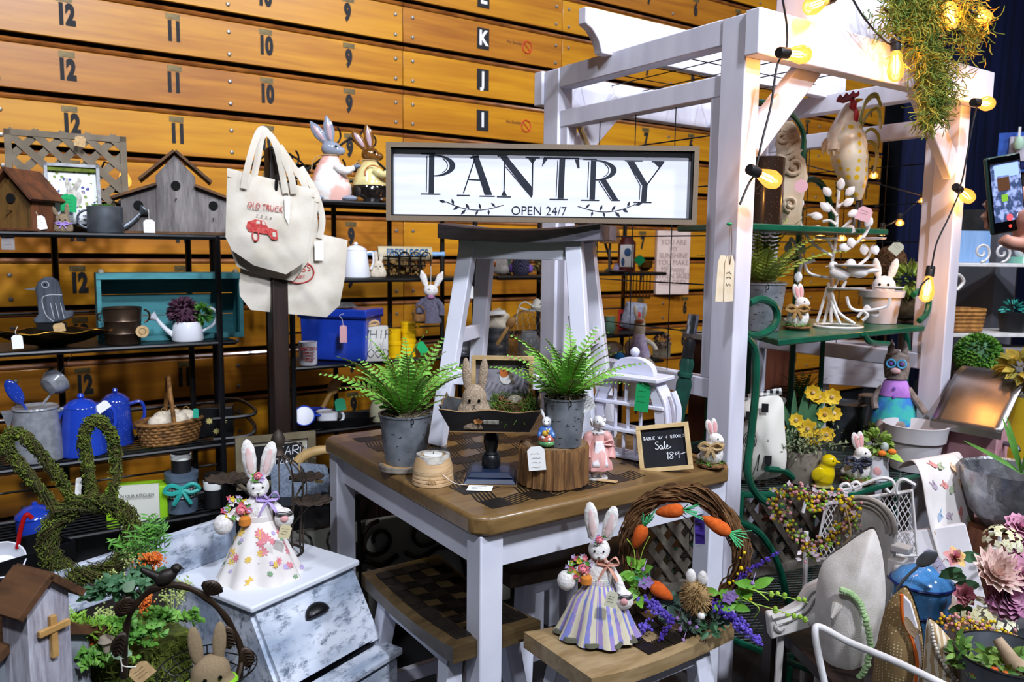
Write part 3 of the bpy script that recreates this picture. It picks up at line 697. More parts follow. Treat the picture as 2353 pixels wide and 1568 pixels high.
part('painted_leaf', b, mat('rust_print', '#7d4a22', '#9a6a35', rough=.7), T)
TRAY = T; TK = k; TFZ = T.location.z+zb_+5*k
def on(T, x, y, z): return T.matrix_basis @ Vector((x, y, z))
bpy.context.view_layer.update()
def burlap_bunny(label, loc, rz, s, m=BURLAP, ribbon=None, tilt=0, face=True, name='burlap_bunny', ears=None, earc=None):
 """Stuffed pear-shaped bunny; s = height of body without ears."""
 T = thing(name, label, 'bunny', loc, rz); T.rotation_euler.x = tilt
 b = B().ball((0, 0, .34*s), (.5*s, .3*s, .36*s), 18).ball((0, 0, .66*s), (.36*s, .25*s, .36*s), 16).lathe([(0, 0), (.46*s, 0), (.5*s, .1*s), (.5*s, .3*s), (.3*s, .6*s)], 18, sy=.6)
 part('body', b, m, T, blob=s*.045)
 for sx, a in ears or ((-.19, -.08), (.19, .12)):
  b = B().ball((0, 0, .36*s), (.125*s, .06*s, .4*s), 14)
  o = part('ear', b, m, T, loc=(sx*s, .0, .86*s), rot=(0, a, 0))
  if earc: part('ear_lining', B().ball((0, -.045*s, .38*s), (.075*s, .025*s, .28*s), 12), earc, o)
 if face:
  eyes(T, [(-.13*s, -.25*s, .66*s), (.13*s, -.25*s, .66*s)], .042*s)
  b = B(); b.tube([(-.04*s, -.27*s, .58*s), (0, -.275*s, .56*s), (.04*s, -.27*s, .58*s)], .008*s, 4); b.tube([(0, -.275*s, .56*s), (0, -.27*s, .5*s)], .008*s, 4); b.tube([(-.06*s, -.27*s, .46*s), (0, -.27*s, .5*s), (.06*s, -.27*s, .46*s)], .008*s, 4)
  part('stitched_face', b, mat('brown_thread', '#4a3a2e', rough=.9), T)
 if ribbon:
  b = B().tube(arc((0, 0, .47*s), .43*s, 0, 360, 22, 'xy', .31*s)[:-1], .05*s, 6, True)
  for q in (-1, 1):
   b.tube(curve([(0, -.33*s, .45*s), (q*.17*s, -.36*s, .55*s), (q*.3*s, -.35*s, .44*s), (q*.16*s, -.36*s, .4*s), (0, -.33*s, .45*s)], 4), .035*s, 5)
   b.tube(curve([(0, -.34*s, .44*s), (q*.1*s, -.37*s, .3*s), (q*.17*s, -.38*s, .17*s)], 4), .035*s, 5)
  part('ribbon_bow', b, ribbon, T)
 return T
P = on(TRAY, -36*k, -40*k, 0)
burlap_bunny('tan burlap bunny with bead eyes sitting in the black footed tray', (P.x, P.y, TFZ), TRAY.rotation_euler.z+.05, 98*k, mat('tan_boucle', '#b09a82', '#93806b', rough=.95, sc=160, bump=.8, bsc=300)).scale = (.82, .8, 1.)
P = on(TRAY, 22*k, 34*k, 0)
T = thing('shadow_box', 'square wooden shadow box with a painted robin behind the tray bunny', 'picture', (P.x, P.y, TFZ), TRAY.rotation_euler.z); T.rotation_euler.x = radians(-5)
OAK = mat('pale_oak', '#c5a878', '#ad8f60', rough=.6, kind='wood', sc=6, stretch=(2, 2, 2))
W_, H_ = 143*k, 152*k
b = B()
for z in (5*k, H_-5*k): b.box((0, 0, z), (W_, .03, 10*k))
for sx in (-1, 1): b.box((sx*(W_/2-5*k), 0, H_/2), (10*k, .03, H_-20*k))
part('frame', b, OAK, T, bev=.001)
part('picture', B().box((0, .012, H_/2), (W_-18*k, .003, H_-18*k)), mat('misty_print', '#8d8a92', '#6f6a72', rough=.8, sc=14), T)
ROB = mat('robin_orange', '#b8652a', rough=.8); RBR = mat('robin_brown', '#6d6250', rough=.8); RWH = mat('robin_white', '#c9c5c0', rough=.8)
rob = B().prism([(8*k+14*k*cos(a)*1.1, 104*k+17*k*sin(a)*1.15) for a in [i*.45 for i in range(14)]], .0085, .011); part('robin_body', rob, RWH, T)
part('robin_breast', B().prism([(4*k+11*k*cos(a), 113*k+11*k*sin(a)) for a in [i*.45 for i in range(14)]], .0075, .0085), ROB, T)
part('robin_back', B().prism([(2*k, 122*k), (12*k, 122*k), (22*k, 112*k), (28*k, 92*k), (24*k, 86*k), (17*k, 100*k), (12*k, 114*k)], .0075, .0085).prism([(-8*k, 115*k), (-14*k, 113*k), (-8*k, 112*k)], .0075, .0085), RBR, T)
part('robin_eye', B().ball((2*k, .007, 117*k), 1.5*k, 6), EYEB, T)
def nest(label, loc, R, h, egg=True, mossy=True):
 T = thing('bird_nest', label, 'nest', loc, 0); b = B(); g = B()
 for i in range(150):
  a = rnd.uniform(0, 6.28); t = rnd.random(); r0 = R*(.62+.4*sin(pi*min(1, t*.9+.1)))*rnd.uniform(.9, 1.05); l = rnd.uniform(.5, 1.3); zz = h*t
  b.tube([(r0*cos(a+l*u)*rnd.uniform(.95, 1.05), r0*sin(a+l*u)*rnd.uniform(.95, 1.05), zz+rnd.uniform(-.12, .12)*h) for u in (0, .3, .6, 1)], .0013, 3)
 b.lathe([(0, 0), (R*.6, .0), (R*.9, h*.4), (R*.85, h*.85), (R*.5, h*.6), (0, h*.4)], 16)
 part('woven_twigs', b, TWIG, T, kind='stuff')
 if mossy:
  for i in range(420):
   a = rnd.uniform(-pi, pi); r0 = R*rnd.uniform(.8, 1.12); c = Vector((r0*cos(a), r0*sin(a), h*rnd.uniform(.2, 1.05))); dv = Vector((rnd.gauss(0, 1), rnd.gauss(0, 1), rnd.gauss(0, 1)))*R*.13
   g.tube([c-dv, c+Vector((rnd.gauss(0, 1), rnd.gauss(0, 1), rnd.gauss(0, 1)))*R*.05, c+dv], .0011, 3)
  part('moss_tufts', g, mat('bright_moss', '#5d7a25', '#3f5a1c', rough=.95, sc=50), T, kind='stuff')
 if egg: part('speckled_egg', B().ball((0, -.01, h*.92), (R*.42, R*.34, R*.3), 14), mat('egg_shell', '#ded8c4', '#8e8672', rough=.5, sc=120, lo=.35, hi=.4), T)
 return T
P = on(TRAY, 48*k, -14*k, 0)
nest('mossy twig nest with a speckled egg in the footed tray', (P.x, P.y, TFZ), 46*k, 64*k)
# log with figures
T, k = put('log_riser', 'short bark-covered log riser on the table', 'log', 1271, 1108, Z=TZ)
b = B().lathe([(0, 0), (76*k, 0), (80*k, 4*k), (78*k, 40*k), (79*k, 86*k), (75*k, 93*k), (0, 93*k)], 150, wob=lambda a, t: 1+.022*sin(23*a+3*sin(3*a)+2*t)+.016*sin(53*a+4*t)+.02*sin(2*a))
part('bark', b, mat('log_bark', '#8a6238', '#4a321d', rough=.95, kind='distress', sc=12, lo=.36, hi=.56, stretch=(8, 8, .5), bump=1.0), T)
part('cut_face', B().lathe([(0, 92*k), (74*k, 92*k), (73*k, 95*k), (0, 95*k)], 40, wob=lambda a, t: 1+.02*sin(2*a)), mat('weathered_cut', '#8a6f50', '#6b5238', rough=.85, sc=20), T)
LOG = T; LTOP = T.location.z+95*k
pot_fern('fern in a ribbed tin pot standing on the log riser', 1296, 1022, 38, 49, 112, 1.22, 34, FR1, Z=LTOP+.001)
p = at(1256, 1026, Z=LTOP+.002); k = mpp(p)
T = thing('bunny_figurine', 'tiny painted white bunny in blue coat holding a yellow chick on the log', 'figurine', p, facing(p)-.15)
GL = dict(rough=.25, coat=.4)
part('base', B().ball((0, 0, 9*k), (21*k, 18*k, 11*k), 14), mat('figurine_green', '#3f8a6a', '#6fae6a', sc=60, **GL), T)
part('dress', B().ball((0, -2*k, 20*k), (20*k, 17*k, 15*k), 14), mat('figurine_red', '#c1574a', '#cf7a60', sc=80, **GL), T)
part('coat', B().ball((0, 1*k, 34*k), (21*k, 15*k, 17*k), 16).ball((-15*k, -5*k, 28*k), (7*k, 9*k, 9*k), 10).ball((15*k, -5*k, 28*k), (7*k, 9*k, 9*k), 10), mat('figurine_blue', '#5b86c9', '#4a76bd', sc=40, **GL), T, blob=1.3*k)
part('head', B().ball((0, -2*k, 58*k), (12*k, 11*k, 12*k), 14).ball((0, -10*k, 55*k), (6*k, 5*k, 5*k), 10), mat('figurine_white', '#eeecec', **GL), T, blob=1.2*k)
for s, a in ((-1, -.42), (1, .38)): part('ear', B().ball((0, 0, 13*k), (4*k, 3*k, 14*k), 10), MATS['figurine_white'], T, loc=(s*6*k, 0, 66*k), rot=(0, a, 0))
part('paw', B().ball((-6*k, -15*k, 24*k), 5*k, 8).ball((8*k, -14*k, 20*k), 5*k, 8), MATS['figurine_white'], T)
part('chick', B().ball((-1*k, -16*k, 34*k), (8*k, 6*k, 7*k), 10).ball((5*k, -18*k, 39*k), 4.5*k, 8), mat('figurine_yellow', '#e0b23c', **GL), T)
eyes(T, [(-4.5*k, -11*k, 61*k), (4.5*k, -11*k, 61*k)], 1.2*k)
pricetag('tall white handwritten tag hanging on the front of the log', 1233, 1054, 40, 56, d=mpp(LOG.location)*FPX-.1, tilt=-6, scrib=5)
pricetag('small white tag tied to the pot on the log', 1345, 930, 42, 34, d=mpp(LOG.location)*FPX-.078, tilt=-22, rz=8, string=[(-18, 14), (-30, 18)])
# lamb doll in pink dress
T, k = put('lamb_doll', 'white lamb doll in a pink satin dress and lace apron', 'doll', 1371, 1098, Z=TZ, rz=14)
PKS = mat('pink_satin', '#e0a9a2', '#c98d88', rough=.45, sc=14, sheen=.3)
LACE = mat('white_lace', '#e6dfe0', '#cfc4c8', rough=.9, kind='speckle', sc=320, lo=.2, hi=.35)
POR = mat('porcelain', '#efeeee', rough=.25, coat=.4)
part('stand_base', B().lathe([(0, 0), (26*k, 0), (25*k, 3*k), (0, 4*k)], 20), WMETAL, T)
for s in (-1, 1): part('foot', B().ball((s*9*k, -8*k, 8*k), (6*k, 11*k, 5*k), 10).tube([(s*9*k, 0, 8*k), (s*8*k, 0, 30*k)], 6*k, 8), POR, T)
part('pantaloons', B().lathe([(16*k, 14*k), (22*k, 16*k), (20*k, 40*k), (10*k, 44*k)], 24, wob=lambda a, t: 1+.08*sin(9*a)), LACE, T)
part('skirt', B().lathe([(36*k, 24*k), (36*k, 28*k), (30*k, 60*k), (16*k, 84*k), (15*k, 98*k), (12*k, 108*k), (0, 110*k)], 32, wob=lambda a, t: 1+.07*(1-t)*sin(8*a)), PKS, T)
part('apron', B().grid(lambda u, v: ((u-.5)*(18+20*v)*k, -(17+15*v)*k-abs(.25-(u-.5)**2)*8*k, (90-56*v)*k), 8, 8), LACE, T, solid=.001)
for s in (-1, 1): part('sleeve', B().tube(curve([(s*12*k, 0, 104*k), (s*24*k, -2*k, 92*k), (s*29*k, -10*k, 66*k), (s*27*k, -16*k, 50*k)], 4), [8*k, 9*k, 11*k, 12*k, 11*k, 10*k, 9*k, 9*k, 10*k, 11*k, 12*k, 12*k, 12*k], 10), PKS, T)
part('waist_bow', B().tube(curve([(6*k, -18*k, 84*k), (28*k, -18*k, 92*k), (30*k, -18*k, 80*k), (8*k, -18*k, 82*k), (38*k, -12*k, 76*k)], 4), 2.4*k, 5), PKS, T)
part('collar', B().lathe([(8*k, 112*k), (16*k, 108*k), (15*k, 104*k), (8*k, 106*k)], 24, wob=lambda a, t: 1+.1*sin(10*a)), LACE, T)
part('head', B().tube([(0, 0, 104*k), (0, 0, 122*k)], [8*k, 9*k], 10).ball((0, -3*k, 132*k), (13*k, 15*k, 14*k), 14).ball((6*k, -16*k, 128*k), (8*k, 12*k, 7.5*k), 12), POR, T, blob=1.5*k)
for s in (-1, 1): part('ear', B().ball((s*14*k, 2*k, 128*k), (4*k, 6*k, 12*k), 10, (0, s*.3, 0)), POR, T)
eyes(T, [(-5*k, -15*k, 135*k), (11*k, -15*k, 134*k)], 1.5*k)
p = at(1377, 1103, Z=TZ+.003)
T = thing('card', 'small tan card lying flat beside the lamb doll', 'tag', p, facing(p)-.25); part('card_sheet', B().box((.02, 0, 0), (.055, .02, .001)), KRAFT, T)
# white arched shelf
T, k = put('display_shelf', 'white birdcage-shaped wooden shelf with spindles and a ball finial', 'shelf', 1452, 1052, Z=TZ, rz=-28)
WP = mat('shelf_white', '#dfdfec', '#d0d0e2', rough=.45, sc=8)
W_ = 92*k; dp = .06
for s in (-1, 1):
 b = B(); path = [(-W_*.9, 0), (-W_, 60*k), (-W_, 100*k), (-W_*.92, 140*k), (-W_*.74, 170*k), (-W_*.6, 186*k)]
 q = [v.to_2d() for v in curve([(x, z, 0) for x, z in path], 5)]
 for i in range(len(q)-1): b.prism([(s*-q[i].x*-1, q[i].y), (s*-q[i+1].x*-1, q[i+1].y), (s*-(q[i+1].x+26*k)*-1, q[i+1].y), (s*-(q[i].x+(22+8*i/len(q))*k)*-1, q[i].y)], -dp/2, -dp/2+.012)
 for i in range(len(q)-1): b.bar((s*-q[i].x*-1, 0, q[i].y), (s*-q[i+1].x*-1, 0, q[i+1].y), .008, dp, (0, 1, 0))
 part('side', b, WP, T)
for z, w_ in ((6, .9), (66, .98), (128, .95)): part('shelf', B().box((0, 0, z*k), (2*W_*w_, dp+.012, 8*k)), WP, T, bev=.002)
part('cornice', B().box((0, 0, 190*k), (2*W_*.86, dp+.05, 10*k)).box((0, 0, 183*k), (2*W_*.74, dp+.025, 6*k)), WP, T, bev=.003)
b = B().prism([(54*k*cos(a), 194*k+40*k*sin(a)**.8) for a in [pi*i/14 for i in range(15)]], -.012, .012); part('pediment', b, WP, T, bev=.003)
part('finial', B().ball((0, 0, 245*k), 11*k, 14).lathe([(5*k, 230*k), (4*k, 236*k)], 10), WP, T)
for z0, z1, xs in ((10, 62, (-44, -14, 16, 46)), (70, 124, (-36, -4, 28)), (132, 180, (-38, -10, 18, 44))):
 for x in xs: part('spindle', B().tube([(x*k, -dp*.35, z0*k), (x*k, -dp*.35, z1*k)], 4.2*k, 8), WP, T)
b = B().tube(curve([(W_*1.0, 0, 50*k), (W_*1.18, 0, 90*k), (W_*1.2, 0, 130*k), (W_*1.05, 0, 165*k)], 5), .009, 6); part('scroll', b, WP, T)
pricetag('green handwritten tag hanging on the white arched shelf', 1476, 913, 33, 68, GREENC, d=mpp(T.location)*FPX-.09, tilt=4, rz=-15, string=[(-6, 10), (-10, 22)])
# chalkboard
T, k = put('chalkboard', 'small framed chalkboard offering table with four stools', 'sign', 1532, 1083, Z=TZ, rz=-6)
T.rotation_euler.x = radians(-14); T.rotation_euler.y = radians(-10)
W_, H_ = 121*k, 108*k; f = 10*k; PINEF = mat('light_pine', '#dcc08e', '#cbab74', rough=.55, kind='wood', sc=6, stretch=(2, 2, 2))
b = B()
for z in (f/2, H_-f/2): b.box((0, 0, z), (W_, .016, f))
for s in (-1, 1): b.box((s*(W_/2-f/2), 0, H_/2), (f, .016, H_-2*f))
part('frame', b, PINEF, T, bev=.001)
part('slate', B().box((0, .003, H_/2), (W_-f, .004, H_-f)), mat('slate_black', '#0e1016', '#161922', rough=.7, sc=20), T)
CHALK = mat('chalk', '#eceff5', rough=1)
b = B(); hand(b, 'TABLE W/ 4 STOOLS', -47*k, 74*k, 6.7*k, .001, -.0002, .1)
part('chalk_writing', b, CHALK, T)
b = B()
S = lambda pts, x, z, s: b.tube([v for v in curve([(x+a*s, -.0002, z+c*s) for a, c in pts], 5)], .0012, 4)
S([(1.6, 3.2), (.6, 3.4), (.1, 2.6), (1, 1.9), (1.5, 1.1), (.9, .2), (-.2, .5)], -20*k, 50*k, 5.2*k)
S([(3, 1.6), (2.1, 1.7), (1.9, .6), (2.5, .1), (3, 1.5), (3, .3), (3.5, .3), (4.2, 2.2), (4.4, 3.2), (4, 3), (4, .5), (4.6, .2), (5.1, .9), (5.6, 1.2), (5.2, 1.8), (4.9, .8), (5.5, .1), (7, 1)], -20*k, 50*k, 5.2*k)
hand(b, '1', 0, 26*k, 17*k, .0013, -.0002); hand(b, '8', 9*k, 27*k, 15*k, .0013, -.0002); hand(b, '9', 21*k, 27*k, 15*k, .0013, -.0002); b.tube([(36*k, -.0002, 36*k), (52*k, -.0002, 40*k)], .0013, 4)
part('chalk_writing', b, CHALK, T)
# nest bunnies (three of them: table, green rack, lower rack)
def nest_bunny(label, px, py, hh, bow, rz=0, eye=1, cap=None, body=FUR, **kk):
 T, k = put('nest_bunny', label, 'bunny', px, py, rz=rz, **kk); s = hh*k/100
 b = B()
 for i in range(46): a = rnd.uniform(0, 6.28); r = 30*s*rnd.uniform(.85, 1.1); b.tube([(r*cos(a+u), r*sin(a+u), (3+5*rnd.random())*s) for u in (0, .5, 1.0)], 1.0*s, 3)
 b.lathe([(0, 0), (27*s, 0), (31*s, 5*s), (26*s, 9*s), (0, 6*s)], 16)
 part('twig_base', b, TWIG, T, kind='stuff')
 b = B()
 for i in range(60): a = rnd.uniform(0, 6.28); r = 26*s*rnd.uniform(.7, 1.2); b.leaf((r*cos(a), r*sin(a), 8*s), (rnd.gauss(0, 1), rnd.gauss(0, 1), .7), 9*s, 4*s, n=2)
 part('greenery', b, LEAF, T, kind='stuff')
 part('body', B().ball((0, 0, 28*s), (25*s, 22*s, 25*s), 16).ball((3*s, -2*s, 44*s), (17*s, 16*s, 18*s), 14).ball((7*s, -4*s, 62*s), (16*s, 14*s, 13*s), 14).ball((17*s, -7*s, 60*s), (8*s, 8*s, 7*s), 10), body, T, blob=2.2*s)
 for x, y, a in ((-3, -3, -.28), (5, 6, -.12)):
  o = part('ear', B().ball((0, 0, 17*s), (8*s, 4*s, 19*s), 12), body, T, loc=(x*s, y*s, 70*s), rot=(0, a, .3))
  part('ear_lining', B().ball((1*s, -3*s, 16*s), (5*s, 2*s, 14*s), 10), PINK, o)
 part('tail', B().ball((-24*s, 4*s, 20*s), 7*s, 10), body, T)
 eyes(T, [(11*s, -17*s, 65*s)], 1.9*s)
 b = B().tube(arc((3*s, -2*s, 50*s), 20*s, 0, 360, 20, 'xy', 18*s)[:-1], 4*s, 6, True, .6)
 for q in (-1, 1):
  b.tube(curve([(-4*s, -20*s, 48*s), (-4*s+q*14*s, -24*s, 56*s), (-4*s+q*24*s, -22*s, 47*s), (-4*s+q*12*s, -24*s, 42*s), (-4*s, -20*s, 48*s)], 4), 4*s, 5)
  b.tube(curve([(-4*s, -21*s, 46*s), (-4*s+q*5*s, -25*s, 36*s), (-4*s+q*9*s, -25*s, 26*s)], 3), 4*s, 5)
 part('neck_bow', b, bow, T)
 return T
DOTB = mat('dotted_brown_ribbon', '#a98a5c', '#efe2c4', rough=.8, kind='dots', sc=330, lo=.18, hi=.28)
nest_bunny('white wool bunny with brown dotted bow on the table corner', 1634, 1072, 106, DOTB, rz=4, Z=TZ)
# green patio umbrella furled, hanging off the pergola rail
p = at(1552, 1010, X=1.80); k = mpp(p)
T = thing('umbrella', 'furled dark green umbrella with black handle hooked on the pergola rail', 'umbrella', p, facing(p)); T.rotation_euler.y = radians(6)
GU = mat('green_canopy', '#0b4a3c', '#0a3a30', rough=.6, sc=20)
part('canopy', B().lathe([(4*k, -60*k), (9*k, 0), (13*k, 70*k), (17*k, 130*k), (12*k, 150*k), (16*k, 178*k), (12*k, 190*k), (5*k, 192*k)], 20, wob=lambda a, t: 1+.12*sin(5*a+3*t)), GU, T)
part('handle', B().lathe([(7*k, 188*k), (13*k, 192*k), (13*k, 226*k), (9*k, 236*k), (0, 238*k)], 14), BLACKP, T)
part('tie_strap', B().lathe([(14*k, 146*k), (17*k, 148*k), (17*k, 156*k), (14*k, 158*k)], 14), GU, T)
b = B().lathe([(0, 250*k), (12*k, 246*k), (13*k, 290*k), (0, 292*k)], 12); part('foil_tag', b, mat('silver_foil', '#c9cbd6', '#8b8e9c', rough=.2, metal=.9, sc=60), T, bev=0)
# ================================================================== LEFT RACK
Z1, Z2, Z3, Z4 = [z+.001 for z in LZ]
CEDAR = mat('cedar_wood', '#6b3d22', '#4b2a17', rough=.7, kind='wood', sc=5, stretch=(3, 3, .5), c3='#87502c')
CEDARF = mat('cedar_front', '#6a4a1d', '#4c3413', rough=.7, kind='wood', sc=6, stretch=(4, 4, .4), c3='#7d5a28')
BARN = mat('grey_barn_wood', '#6b6462', '#3f3a39', rough=.85, kind='distress', sc=9, lo=.3, hi=.62, stretch=(5, 5, .6), c3='#8b8482', bump=.4)
RUST = mat('brown_roof_board', '#5f4023', '#3e2a18', rough=.75, kind='wood', sc=5, stretch=(1, 4, 4), c3='#7a542e')
HOLE = mat('dark_hole', '#060504', rough=1)
def gable(w, hw, hr): return [(-w/2, 0), (w/2, 0), (w/2, hw), (0, hr), (-w/2, hw)]
T, k = put('birdhouse', 'small reddish cedar birdhouse with pitched roof at the left end of the top shelf', 'birdhouse', 58, 528, Y=3.4, rz=-38)
T.location.z = Z1; w, hw, hr, dp = 92*k, 82*k, 132*k, .12
part('body', B().prism(gable(w, hw, hr), -dp/2, dp/2), CEDARF, T)
for s in (-1, 1): part('side_board', B().box((s*(w/2+.002), 0, hw/2), (.006, dp, hw)), CEDAR, T)
for s in (-1, 1): part('roof_board', B().bar((0, -.0, hr+.008), (s*(w/2+16*k), 0, hw-14*k), .011, dp+.06, (0, 1, 0)), CEDAR, T, bev=.001)
part('entrance_hole', B().lathe([(11*k, 0), (11*k, .003), (0, .003)], 18, M=Matrix.Translation((0, -dp/2-.002, 72*k)) @ Euler((pi/2, 0, 0)).to_matrix().to_4x4()), HOLE, T)
part('floor_board', B().box((0, 0, .004), (w+.02, dp+.03, .008)), CEDAR, T)
part('perch', B().tube([(0, -dp/2, 45*k), (0, -dp/2-.03, 45*k)], .003, 6), CEDARF, T)
pricetag('white tag hanging on the cedar birdhouse', 92, 512, 24, 32, Y=3.32, tilt=-12, string=[(-2, 12), (-4, 22)])
T, k = put('trellis_panel', 'grey framed lattice panel with a round tag, standing behind the bunny picture', 'lattice', 165, 540, Y=3.57)
T.location.z = Z1; T.rotation_euler.x = radians(-4); W_, H_ = 244*k, 226*k; T.rotation_euler.z = radians(-6)
LAT = mat('grey_brown_paint', '#776a58', '#685c4b', rough=.75, sc=12)
b = B(); f = 14*k
for z in (f/2, H_-f/2): b.box((0, 0, z), (W_, .016, f))
for s in (-1, 1): b.box((s*(W_/2-f/2), 0, H_/2), (f, .016, H_))
part('frame', b, LAT, T, bev=.001)
for dr, y in ((1, .004), (-1, -.004)):
 for i in range(-4, 6):
  x0 = -W_/2+i*52*k; seg = []
  a = (x0, 0) if dr > 0 else (x0+0, H_); e = (x0+H_, H_) if dr > 0 else (x0+H_, 0)
  t0 = max(0, (-W_/2+f*.5-x0)/H_); t1 = min(1, (W_/2-f*.5-x0)/H_)
  if t1 > t0+.03: part('slat', B().bar((a[0]+(e[0]-a[0])*t0, y, a[1]+(e[1]-a[1])*t0), (a[0]+(e[0]-a[0])*t1, y, a[1]+(e[1]-a[1])*t1), 16*k, .005, (0, 1, 0)), LAT, T)
pricetag('square kraft tag with a round stamp hooked on the lattice top', 184, 325, 22, 24, KRAFT, Y=3.54, tilt=10, scrib=0)
T, k = put('shadow_box', 'grey framed watercolour of a bunny among flowers in front of the lattice', 'picture', 172, 508, Y=3.47, rz=4)
T.rotation_euler.x = radians(-8); T.location.z = Z1+.03; W_, H_ = 112*k, 138*k
b = B(); f = 7*k
for z in (f/2, H_-f/2): b.box((0, 0, z), (W_, .03, f))
for s in (-1, 1): b.box((s*(W_/2-f/2), 0, H_/2), (f, .03, H_))
part('frame', b, mat('silver_grey_frame', '#a3a4a6', '#84858a', rough=.5, sc=30), T)
part('print', B().box((0, .008, H_/2), (W_-f, .004, H_-f)), mat('flower_print', '#e2e4e0', '#7c8f4c', rough=.8, kind='flowers', sc=52, lo=.46, hi=.52, c3='#4a4f8f'), T)
b = B().ball((0, 0, H_*.44), (18*k, .002, 22*k), 12).ball((-9*k, 0, H_*.66), (6*k, .002, 18*k), 10, (0, -.2, 0)).ball((9*k, 0, H_*.66), (6*k, .002, 18*k), 10, (0, .5, 0)); part('painted_bunny', b, mat('painted_bunny_grey', '#c7c2b9', '#a39c92', rough=.8, sc=60), T, loc=(0, .004, 0))
part('moss_edge', B().box((0, -.002, H_-12*k), (W_-2*f, .01, 9*k)), MOSS, T)
part('easel_foot', B().bar((-30*k, -.02, -.028), (-22*k, .02, 20*k), .006).bar((30*k, -.02, -.028), (22*k, .02, 20*k), .006), BLACKM, T)
T, k = put('enamel_plaque', 'little white enamel plaque with black rim behind the purple-ribbon bunny', 'plaque', 132, 500, Y=3.44, rz=10); T.location.z = Z1+.02
part('plate', B().box((0, 0, 36*k), (38*k, .006, 72*k)), ENAMEL, T, bev=.003); part('rim', B().tube([(-19*k, -.003, 72*k), (19*k, -.003, 72*k), (19*k, -.003, 0)], .003, 5), BLACKM, T)
part('foot', B().box((0, .01, -.008), (30*k, .03, .022)), BLACKM, T)
pricetag('bright green tag hanging beside the watercolour bunny picture', 158, 467, 32, 40, GREENC, Y=3.40, tilt=4, string=[(-2, 10), (0, 26)])
T = burlap_bunny('small tan bunny with a purple ribbon on the top left shelf', tuple(at(146, 528, Y=3.38).to_2d())+(Z1,), facing(at(146, 528, Y=3.38))-.1, 40*k, mat('tan_felt', '#8f7c63', '#7c6a53', rough=.95, sc=150, bump=.4), mat('purple_ribbon', '#a68ad0', rough=.5), ears=((-.25, -.5), (.18, .1)))
T, k = put('watering_can', 'galvanised watering can planted with succulents on the top shelf', 'watering can', 243, 532, Y=3.4, rz=0); T.location.z = Z1
part('body', B().lathe([(0, 0), (38*k, 0), (39*k, 3*k), (37*k, 50*k), (38*k, 58*k), (36*k, 60*k), (34*k, 58*k), (33*k, 50*k), (0, 48*k)], 26), GALV, T)
b = B().tube(curve([(34*k, 0, 10*k), (55*k, 0, 26*k), (76*k, 0, 48*k)], 5), [6*k]*4+[5*k]*4+[4*k]*3, 8)
part('spout', b, GALV, T); part('rose', B().lathe([(4*k, 0), (14*k, 12*k), (14*k, 15*k), (0, 17*k)], 18, M=Matrix.Translation((74*k, 0, 46*k)) @ Euler((0, .85, 0)).to_matrix().to_4x4()), GALV, T)
part('handle', B().tube(arc((-36*k, 0, 30*k), 20*k, 80, 280, 10), 3*k, 6), GALV, T)
SUC = mat('succulent', '#5c7d3a', '#7a4a48', rough=.5, sc=30)
for i in range(7):
 a = i*2.4; r = 25*k*sqrt((i+.4)/7); b = B()
 for j in range(14): b.leaf((0, 0, 0), (cos(j*2.4), sin(j*2.4), .4+.1*j), (13-.5*j)*k, 6*k, n=3, fold=.4, bend=-.3)
 part('rosette', b, SUC if i % 2 else LEAF, T, loc=(r*cos(a), r*sin(a), 56*k))
T, k = put('birdhouse', 'grey barn-wood birdhouse with three holes and a tall middle gable', 'birdhouse', 408, 538, Y=3.42, world=True, rz=-12); T.location.z = Z1
dp = .1; w = 82*k
part('tower', B().prism([(-w/2, 0), (w/2, 0), (w/2, 128*k), (0, 176*k), (-w/2, 128*k)], -dp/2-.004, dp/2), BARN, T)
for s in (-1, 1): part('wing', B().prism([(s*w/2, 0), (s*(w/2+72*k), 0), (s*(w/2+72*k), 78*k), (s*w/2, 106*k)], -dp/2, dp/2), BARN, T); part('wing_roof', B().bar((s*(w/2-2*k), 0, 110*k), (s*(w/2+92*k), 0, 76*k), .01, dp+.05, (0, 1, 0)), RUST, T)
for s in (-1, 1): part('roof_board', B().bar((s*1.5*k, 0, 184*k), (s*(w/2+34*k), 0, 118*k), .01, dp+.06, (0, 1, 0)), RUST, T)
for x, z in ((-78*k, 62*k), (0, 108*k), (78*k, 66*k)):
 part('entrance_hole', B().lathe([(10*k, 0), (10*k, .004), (0, .004)], 16, M=Matrix.Translation((x, -dp/2-.006+(0 if x == 0 else .004), z)) @ Euler((pi/2, 0, 0)).to_matrix().to_4x4()), HOLE, T)
 part('perch', B().tube([(x, -dp/2, z-28*k), (x, -dp/2-.025, z-28*k)], .003, 5), BARN, T)
part('base_board', B().box((0, 0, .004), (w+170*k, dp+.04, .01)), RUST, T)
pricetag('white tag hanging on the grey three-hole birdhouse', 343, 520, 24, 30, Y=3.33, tilt=0, string=[(0, 12), (0, 26)])
pricetag('grey paper tag hanging under the top shelf at far left', 18, 555, 26, 38, mat('grey_card', '#8d8685', rough=.8), Y=3.31)
